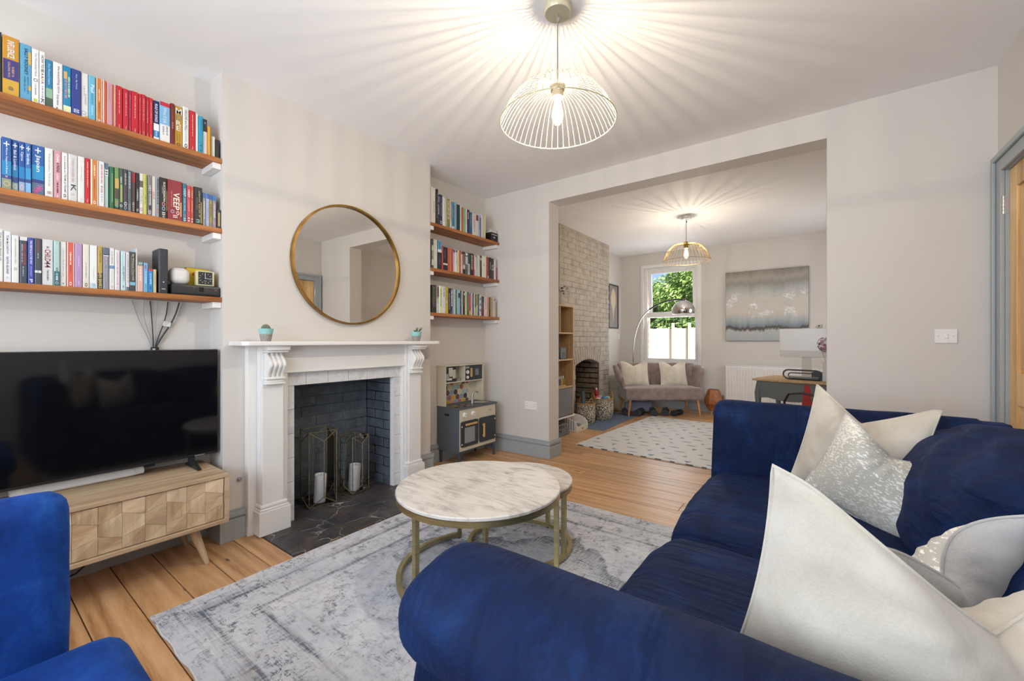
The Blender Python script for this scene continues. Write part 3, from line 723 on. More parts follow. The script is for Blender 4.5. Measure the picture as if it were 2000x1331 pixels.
# ================================================================== RUG
t = NT('distressed_rug'); t.set(Roughness=0.95); t.b.inputs['Specular IOR Level'].default_value = 0.1
v = t.coord(); sx = t.n('ShaderNodeSeparateXYZ'); t.l(v, sx.inputs[0]); X_, Y_ = sx.outputs[0], sx.outputs[1]
wob = t.math('MULTIPLY', t.math('SUBTRACT', t.noise(v, 14, 3), 0.5), 0.10)
wob2 = t.math('MULTIPLY', t.math('SUBTRACT', t.noise(t.coord(loc=(3, 1, 0)), 7, 3), 0.5), 0.22)
ax, ay = t.math('ABSOLUTE', X_), t.math('ABSOLUTE', Y_)
ex = t.math('SUBTRACT', 1.13, ax); ey = t.math('SUBTRACT', 1.08, ay)
edge = t.math('ADD', t.math('MINIMUM', ex, ey), t.math('MULTIPLY', wob, 0.12))
band = t.ramp(edge, [(0.0, '#000000'), (0.055, '#000000'), (0.062, '#bbbbbb'), (0.075, '#444444'), (0.10, '#aaaaaa'), (0.125, '#bbbbbb'), (0.135, '#ffffff'), (0.155, '#555555'), (0.28, '#777777'), (0.295, '#ffffff'), (0.32, '#555555'), (0.34, '#333333'), (0.38, '#222222')])
b2 = t.ramp(edge, [(0.375, '#555555'), (0.385, '#aaaaaa'), (0.40, '#333333'), (0.5, '#222222')])
med = t.math('ADD', t.math('ADD', t.math('MULTIPLY', ax, 0.75), ay), t.math('ADD', wob, t.math('MULTIPLY', t.math('SINE', t.math('MULTIPLY', ax, 26.0)), 0.035)))
mring = t.ramp(med, [(0.10, '#aaaaaa'), (0.16, '#555555'), (0.24, '#dddddd'), (0.30, '#888888'), (0.50, '#bbbbbb'), (0.61, '#ffffff'), (0.63, '#333333'), (0.78, '#222222'), (0.80, '#999999'), (0.83, '#222222')])
vo = t.n('ShaderNodeTexVoronoi', feature='DISTANCE_TO_EDGE'); vo.inputs['Scale'].default_value = 9.0
va = t.n('ShaderNodeVectorMath', operation='ADD'); cb = t.n('ShaderNodeCombineXYZ'); t.l(wob2, cb.inputs[0]); t.l(wob, cb.inputs[1]); t.l(v, va.inputs[0]); t.l(cb.outputs[0], va.inputs[1]); t.l(va.outputs[0], vo.inputs['Vector'])
vine = t.math('ABSOLUTE', t.math('SUBTRACT', t.noise(va.outputs[0], 11, 3, 0.55, 1.8), 0.5)); motif = t.math('MULTIPLY', t.ramp(vine, [(0.0, '#ffffff'), (0.012, '#cccccc'), (0.035, '#000000')]), t.ramp(t.noise(t.coord(loc=(5, 2, 0)), 5, 3), [(0.42, '#000000'), (0.58, '#ffffff')]))
vo2 = t.n('ShaderNodeTexVoronoi'); vo2.inputs['Scale'].default_value = 30.0; t.l(va.outputs[0], vo2.inputs['Vector'])
dots = t.ramp(vo2.outputs['Distance'], [(0.18, '#ffffff'), (0.3, '#000000')])
wear = t.ramp(t.noise(v, 2.6, 5, 0.7, 0.5), [(0.36, '#000000'), (0.62, '#ffffff')])
weft = t.noise(t.coord((170, 12, 1)), 1.0, 3, 0.7); warp = t.noise(t.coord((12, 150, 1)), 1.0, 3, 0.7)
thread = t.ramp(t.math('MULTIPLY', weft, warp), [(0.16, '#000000'), (0.36, '#ffffff')])
ink = t.math('MAXIMUM', t.math('MAXIMUM', band, b2), t.math('MAXIMUM', t.math('MULTIPLY', mring, 0.9), t.math('ADD', t.math('MULTIPLY', motif, 0.85), t.math('ADD', t.math('MULTIPLY', dots, 0.28), t.math('MULTIPLY', t.ramp(t.noise(v, 17, 5, 0.75), [(0.48, '#000000'), (0.66, '#ffffff')]), 0.7)))))
ink = t.math('MULTIPLY', ink, t.math('ADD', t.math('MULTIPLY', wear, 0.9), 0.45)); ink = t.math('MULTIPLY', ink, t.math('ADD', t.math('MULTIPLY', thread, 1.3), 0.3), True)
ground = t.ramp(t.noise(v, 3.4, 4, 0.6), [(0.3, '#b9bcc4'), (0.5, '#cbccd2'), (0.7, '#d6d6d6')])
inkc = t.ramp(t.noise(v, 4.5, 2), [(0.4, '#5f6570'), (0.55, '#6c7079'), (0.62, '#7c766e'), (0.7, '#5d656d')])
t.base(t.mix(ink, ground, inkc)); t.bump(t.math('ADD', t.noise(v, 300, 2), t.math('MULTIPLY', ink, 0.2)), 0.25, 0.004); M['rug'] = t.m
rug = thing('rug', 'distressed pale grey oriental rug under the coffee tables', 'rug', (-1.13, 1.595, 0.0))
rr = random.Random(4)
def rgrid(u, vv):
    x, y = -1.13 + 2.26 * u, -1.08 + 2.16 * vv
    e = min(u, 1 - u, vv, 1 - vv)
    return (x + 0.006 * noise.noise(Vector((y * 4, 3, 0))) * (e < 0.02), y + 0.008 * noise.noise(Vector((x * 4, 9, 0))) * (e < 0.02), 0.0085 + 0.0015 * noise.noise(Vector((x * 3, y * 3, 0))))
m = MB(); m.grid(rgrid, 60, 60); fs = list(m.bm.faces)
ret = bmesh.ops.extrude_face_region(m.bm, geom=fs)
for vtx in [g for g in ret['geom'] if isinstance(g, bmesh.types.BMVert)]: vtx.co.z = 0.0005
bmesh.ops.recalc_face_normals(m.bm, faces=m.bm.faces)
m.build('pile', 'rug', rug, smooth=True)
e_ = MB()
for y0 in (-1.08, 1.08):
    e_.tube([(-1.13 + 2.26 * k / 40, y0 + 0.004 * math.sin(k * 1.7), 0.005) for k in range(41)], 0.0045, 6)
for x0 in (-1.13, 1.13):
    e_.tube([(x0 + 0.003 * math.sin(k * 1.3), -1.08 + 2.16 * k / 40, 0.005) for k in range(41)], 0.0045, 6)
e_.build('bound_edge', P('#c9c9cb', 0.95), rug, smooth=True)

# ================================================================== ARMCHAIR (left foreground)
ch = thing('armless_chair', 'royal blue velvet armless chair in left foreground', 'armchair', (-1.15, -0.103, 0))
def wob_fn(amp, sc, seed): return lambda p, u: p + noise.noise_vector(p * sc + Vector((seed, 0, 0))) * amp
MB().soft((-0.335, -0.03, 0.555), (0.045, 0.315, 0.252), 0.04, 22, lambda p, u: p + Vector((0.012 * (1 - u[1] ** 2) * (1 - u[2] ** 2) * (1 if u[0] > 0 else -0.5), 0, 0.006 * (1 - u[1] ** 2) * (u[2] > 0.5))) + noise.noise_vector(p * 7) * 0.004).build('backrest', 'velvet_chair', ch, smooth=True)
MB().soft((0.06, 0.02, 0.365), (0.38, 0.365, 0.072), 0.06, 22, lambda p, u: p + Vector((0, 0, 0.016 * (1 - u[0] ** 2) * (1 - u[1] ** 2) * (u[2] > 0))) + noise.noise_vector(p * 6) * 0.004).build('seat_cushion', 'velvet_chair', ch, smooth=True)
MB().soft((0.04, 0.02, 0.255), (0.35, 0.335, 0.045), 0.02, 6).build('seat_base', 'velvet_chair', ch, smooth=True)
for sx_ in (-1, 1):
    for sy_ in (-1, 1):
        MB().cyl((0.04 + sx_ * 0.29, 0.02 + sy_ * 0.27, 0.22), (0.04 + sx_ * 0.32, 0.02 + sy_ * 0.30, 0.0), 0.02, 0.012, 14).build('leg', 'leg_oak', ch, smooth=True)

# ================================================================== PENDANT LAMPS
t = NT('bulb_glass'); t.set(Roughness=0.05); em = t.n('ShaderNodeEmission'); em.inputs[0].default_value = (1.0, 0.62, 0.28, 1); em.inputs[1].default_value = 14.0
t.l(em.outputs[0], t.t.nodes['Material Output'].inputs[0]); M['filament'] = t.m
t = NT('bulb_amber_glass'); tr = t.n('ShaderNodeBsdfTransparent'); tr.inputs[0].default_value = (1.0, 0.9, 0.72, 1); gl = t.n('ShaderNodeBsdfGlossy'); gl.inputs['Roughness'].default_value = 0.05
em = t.n('ShaderNodeEmission'); em.inputs[0].default_value = (1.0, 0.78, 0.45, 1); em.inputs[1].default_value = 1.3
mx = t.n('ShaderNodeMixShader'); ad = t.n('ShaderNodeAddShader'); mx.inputs[0].default_value = 0.04; t.l(tr.outputs[0], mx.inputs[1]); t.l(gl.outputs[0], mx.inputs[2]); t.l(mx.outputs[0], ad.inputs[0]); t.l(em.outputs[0], ad.inputs[1]); t.l(ad.outputs[0], t.t.nodes['Material Output'].inputs[0]); M['bulb'] = t.m
def pendant(label, x, y, zrim, R_, ztop, wires, wirem, rosem, zsock, energy, wr_=0.0014):
    Pn = thing('pendant_lamp', label, 'pendant lamp', (x, y, ZC), 0, 'wire dome pendant lamps')
    MB().lathe([(0.0, 0.0), (0.058, 0.0), (0.061, -0.003), (0.061, -0.038), (0.058, -0.042), (0, -0.042)], 40).build('ceiling_rose', rosem, Pn, smooth=True)
    MB().tube([(0, 0, -0.04), (0.0, 0, -0.06), (0.004, 0.002, -0.075), (0, 0, -0.09), (0, 0, zsock - ZC)], 0.0035, 8).build('flex', P('#8b8782', 0.8), Pn, smooth=True)
    MB().sphere((0.004, 0.0, -0.07), (0.009, 0.007, 0.013), 10, 7).build('flex_knot', P('#8b8782', 0.8), Pn, smooth=True)
    zs_ = zsock - ZC; zr = zrim - ZC; zt = ztop - ZC
    MB().lathe([(0.0, zs_ + 0.004), (0.020, zs_ + 0.004), (0.022, zs_), (0.022, zs_ - 0.045), (0.026, zs_ - 0.047), (0.026, zs_ - 0.075), (0.018, zs_ - 0.078), (0, zs_ - 0.078)], 24).build('lamp_holder', wirem, Pn, smooth=True)
    MB().lathe([(0.024, zs_ - 0.038), (0.033, zs_ - 0.038), (0.033, zs_ - 0.044), (0.024, zs_ - 0.044), (0.024, zs_ - 0.038)], 24, cap=False).build('collar', wirem, Pn, smooth=True)
    MB().tube([(R_ * math.cos(2 * math.pi * k / 80), R_ * math.sin(2 * math.pi * k / 80), zr) for k in range(80)], 0.0026, 6, True).build('rim_hoop', wirem, Pn, smooth=True)
    w0 = MB(); pts = []
    for k in range(13):
        q = k / 12.0
        if q < 0.25:
            a = q / 0.25; pts.append((0.030 + 0.018 * (1 - math.cos(a * math.pi / 2)) , 0, zs_ - 0.04 + (zt - zs_ + 0.04) * math.sin(a * math.pi / 2)))
        else:
            a = (q - 0.25) / 0.75; pts.append((0.048 + (R_ - 0.048) * a ** 0.9, 0, zr + (zt - zr) * (1 - a ** 2.6)))
    w0.tube(pts, wr_, 5); wire = w0.build('wire', wirem, Pn, smooth=True)
    for k in range(1, wires):
        c = wire.copy(); COL.objects.link(c); c.parent = Pn; c.rotation_euler = (0, 0, 2 * math.pi * k / wires)
    zb_ = zs_ - 0.078
    MB().lathe([(0.013, zb_), (0.014, zb_ - 0.015), (0.022, zb_ - 0.05), (0.027, zb_ - 0.08), (0.024, zb_ - 0.098), (0.012, zb_ - 0.122), (0, zb_ - 0.127)], 24, cap=False).build('bulb', 'bulb', Pn, smooth=True)
    fl = MB()
    for k in range(6): fl.tube([(0.006 * math.cos(k), 0.006 * math.sin(k), zb_ - 0.03), (0.011 * math.cos(k), 0.011 * math.sin(k), zb_ - 0.095)], 0.0016, 5)
    fl.build('filament', 'filament', Pn)
    d = bpy.data.lights.new('bulb_light', 'POINT'); d.energy = energy; d.color = (1.0, 0.945, 0.875); d.shadow_soft_size = 0.0082
    lo = bpy.data.objects.new('bulb_light', d); COL.objects.link(lo); lo.parent = Pn; lo.location = (0, 0, zb_ - 0.098)
    return Pn
cream = P('#b3a98f', 0.45, 0.2); gold = P('#8f7436', 0.4, 0.7)
pendant('cream wire dome pendant lamp over the coffee tables', -0.98, 1.69, 2.185, 0.266, 2.355, 54, cream, P('#cdc6a8', 0.4, 0.3), 2.375, 20)
pendant('gold wire dome pendant lamp in the back room', -1.345, 5.52, 2.165, 0.285, 2.385, 38, gold, P('#dcd9cf', 0.4, 0.2), 2.405, 14, 0.0017)
# ================================================================== SOFA
sofa = thing('sofa', 'deep navy velvet sofa with rolled arms and feather cushions', 'sofa', (0.15, 1.5, 0))
SX, SY = 0.15, 1.5
def fold(p, sc, seed, amp): return noise.noise_vector(Vector((p[0] * sc[0], p[1] * sc[1], p[2] * sc[2])) + Vector((seed, seed * 0.7, 0))) * amp
MB().soft((0.5 * (-0.40 + 0.74) - SX, 0, 0.20), (0.57, 1.02, 0.15), 0.03, 8).build('base', 'velvet', sofa, smooth=True)
def arm(yc, zc, r, x_front, x_back, sgn, seed, crease, under, bw, skew, alo):
    """rolled arm: section in y-z swept along x, front end rounded over. sgn +1: outer side faces -y"""
    sec = []
    for k in range(30):                                  # roll
        a = R(alo) + R(180 - 2 * alo if alo < 0 else 180) * k / 29.0
        sec.append((math.cos(a) * r * sgn, zc + math.sin(a) * r))
    sec += [(-bw * sgn, zc - r - 0.03), (-bw * sgn, zc - 0.3), (-bw * sgn, 0.10), (0.0, 0.10), (bw * sgn, 0.10), (bw * sgn, zc - 0.3), (bw * sgn, zc - r - 0.03)]
    n = len(sec); nx = 64; cz = zc - 0.06
    def fn(u, v):
        j = int(round(v * n)) % n; y, z = sec[j]
        t_ = u; x = x_front + (x_back - x_front) * t_ + skew * y * sgn * (1 - t_) ** 3
        d = (x_back - x_front) * t_
        e = 0.075; low = z < zc - r * 0.9
        if d < e and not low:
            q = 1 - d / e; sc = math.sqrt(max(0.0, 1 - q ** 2.4)); k = 0.80 + 0.20 * sc
            y *= k; z = zc - 0.01 + (z - zc + 0.01) * k
        if low: x = max(x, x_front + under + skew * y * sgn)
        if d > (x_back - x_front) - 0.08: z = min(z, zc + r - 0.012)
        p = Vector((x, yc + y, z))
        if z > 0.35:
            p += fold(p, (5, 5, 5), seed, 0.010)
            if crease:
                ph = (x - x_front) * 1.0 + (y * sgn) * 0.55
                p += Vector((0, -0.2 * sgn, 0.5)) * 0.012 * crease * (math.sin(ph * 34 + 2.2 * noise.noise(p * 3)) * max(0.0, noise.noise(p * 2.4 + Vector((9, 2, 1))) + 0.25))
        return (p.x - SX, p.y - SY, p.z)
    m = MB(); m.grid(fn, nx, n, False, True)
    m.bm.verts.ensure_lookup_table()
    # close the two ends
    for i in (0, nx - 1):
        m.bm.verts.ensure_lookup_table(); ring_ = [m.bm.verts[i * n + j] for j in range(n)]
        c = sum((v.co for v in ring_), Vector()) / n
        if i == 0: c = Vector((x_front - 0.014 - SX, yc - SY, zc))
        mid = []
        cv = m.bm.verts.new(c)
        for j in range(n): m.bm.faces.new((ring_[j], ring_[(j + 1) % n], cv))
    bmesh.ops.recalc_face_normals(m.bm, faces=m.bm.faces)
    return m
na = arm(0.525, 0.718, 0.105, -0.525, 0.62, 1, 1.0, 0.8, 0.022, 0.082, 0.35, -52).build('arm', 'velvet', sofa, smooth=True, ang=75)
MB().tube([(-0.532 + 0.06 * k / 24 - SX, 0.447 + 0.155 * k / 24 - SY, 0.15 + 0.43 * math.sin(k / 24 * math.pi) ** 0.3) for k in range(25)], 0.0035, 6).build('piping', 'velvet', na, smooth=True)
fa = arm(2.565, 0.732, 0.112, -0.465, 0.62, -1, 5.0, 0.25, 0.0, 0.112, 0.0, 0).build('arm', 'velvet', sofa, smooth=True, ang=75)
# back frame
MB().soft((0.66 - SX, 0.05, 0.47), (0.11, 1.12, 0.345), 0.09, 20, lambda p, u: p + fold(p, (4, 4, 4), 3, 0.008)).build('back_frame', 'velvet', sofa, smooth=True)
# seat cushions
def seat(y0, y1, seed):
    hy = (y1 - y0) / 2
    def fn(p, u):
        b = 0.045 * (1 - u[1] ** 4) * (1 - max(0, u[0]) ** 2) * (1 if u[2] > 0 else 0.1)
        q = p + Vector((0, 0, b))
        if u[0] < 0: q.x -= 0.02 * (1 - u[2] ** 2) * (1 - u[1] ** 4)
        wr = 0.007 * math.sin(p.y * 46 + 3.0 * noise.noise(Vector((p.x * 3, p.y * 2, seed))) + seed) * max(0, 0.35 + noise.noise(Vector((p.x * 2.0, p.y * 3.0, seed * 3)))) * (0.4 + 0.6 * abs(u[1]))
        q.z += wr * (1 if u[2] > 0 else 0)
        return q + fold(p, (4, 4, 4), seed, 0.006)
    MB().soft((-0.035 - SX, (y0 + y1) / 2 - SY, 0.395), (0.405, hy, 0.078), 0.07, 44, fn).build('seat_cushion', 'velvet_seat', sofa, smooth=True, ang=80)
seat(0.615, 1.55, 2.0); seat(1.555, 2.47, 7.0)
def backc(y0, y1, seed, top):
    hy = (y1 - y0) / 2; hz = (top - 0.44) / 2
    def fn(p, u):
        q = Vector(p)
        q.x -= 0.075 * (1 - u[1] ** 4) * (1 - u[2] ** 2) * (1 if u[0] < 0 else 0)
        q.z += 0.035 * (1 - abs(u[1]) ** 2.5) * (1 if u[2] > 0 else 0)
        q.x += 0.075 * (u[2] + 1)            # lean back
        wr = 0.007 * math.sin((p.z * 1.0 - p.y * 0.25) * 62 + 3.5 * noise.noise(Vector((p.y * 2.5, p.z * 2, seed)))) * max(0, 0.4 + noise.noise(Vector((p.y * 2, p.z * 3, seed * 2))))
        q.x -= wr * 1.2 * (u[0] < 0.5); q.z += wr * 0.6 * (u[2] > 0.3)
        return q + fold(p, (4, 4, 4), seed, 0.010)
    MB().soft((0.36 - SX, (y0 + y1) / 2 - SY, 0.44 + hz), (0.125, hy, hz), 0.10, 44, fn).build('back_cushion', 'velvet_back', sofa, smooth=True, ang=80)
backc(0.68, 1.52, 3.0, 0.815); backc(1.53, 2.44, 8.0, 0.835)
for x in (-0.33, 0.6):
    for yy_ in (0.55, 2.5):
        MB().cyl((x - SX, yy_ - SY, 0.10), (x - SX, yy_ - SY, 0.012), 0.028, 0.020, 14).build('foot', P('#2c2018', 0.5), sofa, smooth=True)

# ---- scatter cushions, each with a chopped top
def m_linen(name, a, b, c):
    t = NT(name); t.set(Roughness=0.85); t.b.inputs['Sheen Weight'].default_value = 0.3; t.b.inputs['Specular IOR Level'].default_value = 0.15
    v = t.coord(); n1 = t.noise(v, 4.5, 4, 0.6, 0.6); n2 = t.noise(v, 260, 2)
    t.base(t.ramp(t.math('ADD', t.math('MULTIPLY', n1, 0.85), t.math('MULTIPLY', n2, 0.15)), [(0.34, a), (0.5, b), (0.68, c)]))
    w = t.noise(t.coord((7, 22, 7)), 1.0, 3, 0.6, 0.8)
    t.bump(t.math('ADD', t.math('MULTIPLY', n2, 0.12), t.math('MULTIPLY', w, 0.8)), 0.35, 0.01); return t.m
M['linen'] = m_linen('ivory_velvet', '#b4aa9b', '#c4bbae', '#d2cabe')
M['greyvel'] = m_linen('stone_velvet', '#8f8b87', '#a9a5a1', '#bdbab7')
t = NT('silver_fleck_velvet'); t.set(Roughness=0.6); v = t.coord(); fl = t.noise(t.coord((80, 80, 200), (0, 0.5, 0)), 1.0, 2, 0.5)
zone = t.noise(v, 4.5, 3, 0.5); m_ = t.ramp(t.math('ADD', t.math('MULTIPLY', fl, 1.0), t.math('MULTIPLY', t.math('SUBTRACT', zone, 0.5), 0.8)), [(0.50, '#000000'), (0.56, '#ffffff')])
t.base(t.mix(m_, t.ramp(zone, [(0.35, '#aaa69d'), (0.6, '#c2bdb2')]), '#e6e3dd')); t.l(t.math('MULTIPLY', m_, 0.35), t.b.inputs['Metallic']); t.bump(t.noise(v, 220, 2), 0.2, 0.004); M['fleck'] = t.m
def pillow(label, loc, w, h, th, rot, mat_front, mat_back, seed, dent=0.22, twist=0.05, cat='cushion', group='scatter cushions on the sofa', n=46, ears=0.05, name='scatter_cushion', bulge=2.0):
    """stands on its lower edge; front face looks along local -y. rot = (tilt about x, roll about y, yaw about z)"""
    root = thing(name, label, cat, loc, 0, group); root.rotation_euler = rot
    def edge_pt(u, v):
        x = u * (w / 2) * (1 - ears * (1 - v * v)); z = v * (h / 2) * (1 - ears * 1.0 * (1 - u * u))
        top = max(0.0, (v + 1) / 2) ** 2.2
        chop = dent * max(0.0, 1 - abs(u + 0.06) / 0.95) ** 1.25
        z -= h * chop * top
        yo = twist * math.sin(math.pi * u) * top
        return x, yo, z
    def face(sg):
        m = MB()
        def fn(a, b):
            u, v = -1 + 2 * a, -1 + 2 * b
            x, yo, z = edge_pt(u, v)
            prof = ((1 - abs(u) ** bulge) ** 0.62) * ((1 - abs(v) ** bulge) ** 0.62)
            y = yo + sg * th / 2 * prof
            p = Vector((x, y, z))
            nz_ = noise.noise_vector(p * 6 + Vector((seed, sg * 3, 0))) * 0.014 * prof ** 0.9
            cr = 0.006 * math.sin(8 * math.atan2(v - 1.2, u) * 3 + seed) * max(0, v) * prof
            return (p.x + nz_.x, p.y + nz_.y + cr, p.z + nz_.z + h / 2)
        m.grid(fn, n, n)
        if sg > 0: bmesh.ops.reverse_faces(m.bm, faces=m.bm.faces)
        return m
    face(-1).build('front_panel', mat_front, root, smooth=True, ang=80)
    face(1).build('back_panel', mat_back, root, smooth=True, ang=80)
    pts = []
    q = 40
    for k in range(q): pts.append((-1 + 2 * k / q, -1))
    for k in range(q): pts.append((1, -1 + 2 * k / q))
    for k in range(q): pts.append((1 - 2 * k / q, 1))
    for k in range(q): pts.append((-1, 1 - 2 * k / q))
    e = MB().tube([(lambda a: (a[0], a[1], a[2] + h / 2))(edge_pt(u, v)) for u, v in pts], 0.0028, 6, True)
    e.build('seam_piping', mat_back, root, smooth=True)
    return root
pillow('large ivory cushion leaning on the far sofa arm', (0.085, 2.27, 0.50), 0.42, 0.45, 0.19, (R(-14), R(9), R(-20)), 'linen', 'linen', 1.0, 0.26, 0.05)
pillow('silver flecked cushion in front of the far ivory one', (0.12, 2.00, 0.50), 0.42, 0.345, 0.16, (R(-18), R(20), R(-24)), 'fleck', 'greyvel', 4.0, 0.22, 0.05)
pillow('stone velvet cushion behind the near ivory one', (0.135, 1.06, 0.50), 0.40, 0.36, 0.15, (R(-12), R(0), R(232)), 'fleck', 'greyvel', 6.0, 0.30, 0.05)
pillow('large ivory cushion leaning on the near sofa arm', (0.095, 0.80, 0.505), 0.56, 0.46, 0.19, (R(-10), R(-11), R(202)), 'linen', 'linen', 9.0, 0.30, 0.06, ears=0.09)
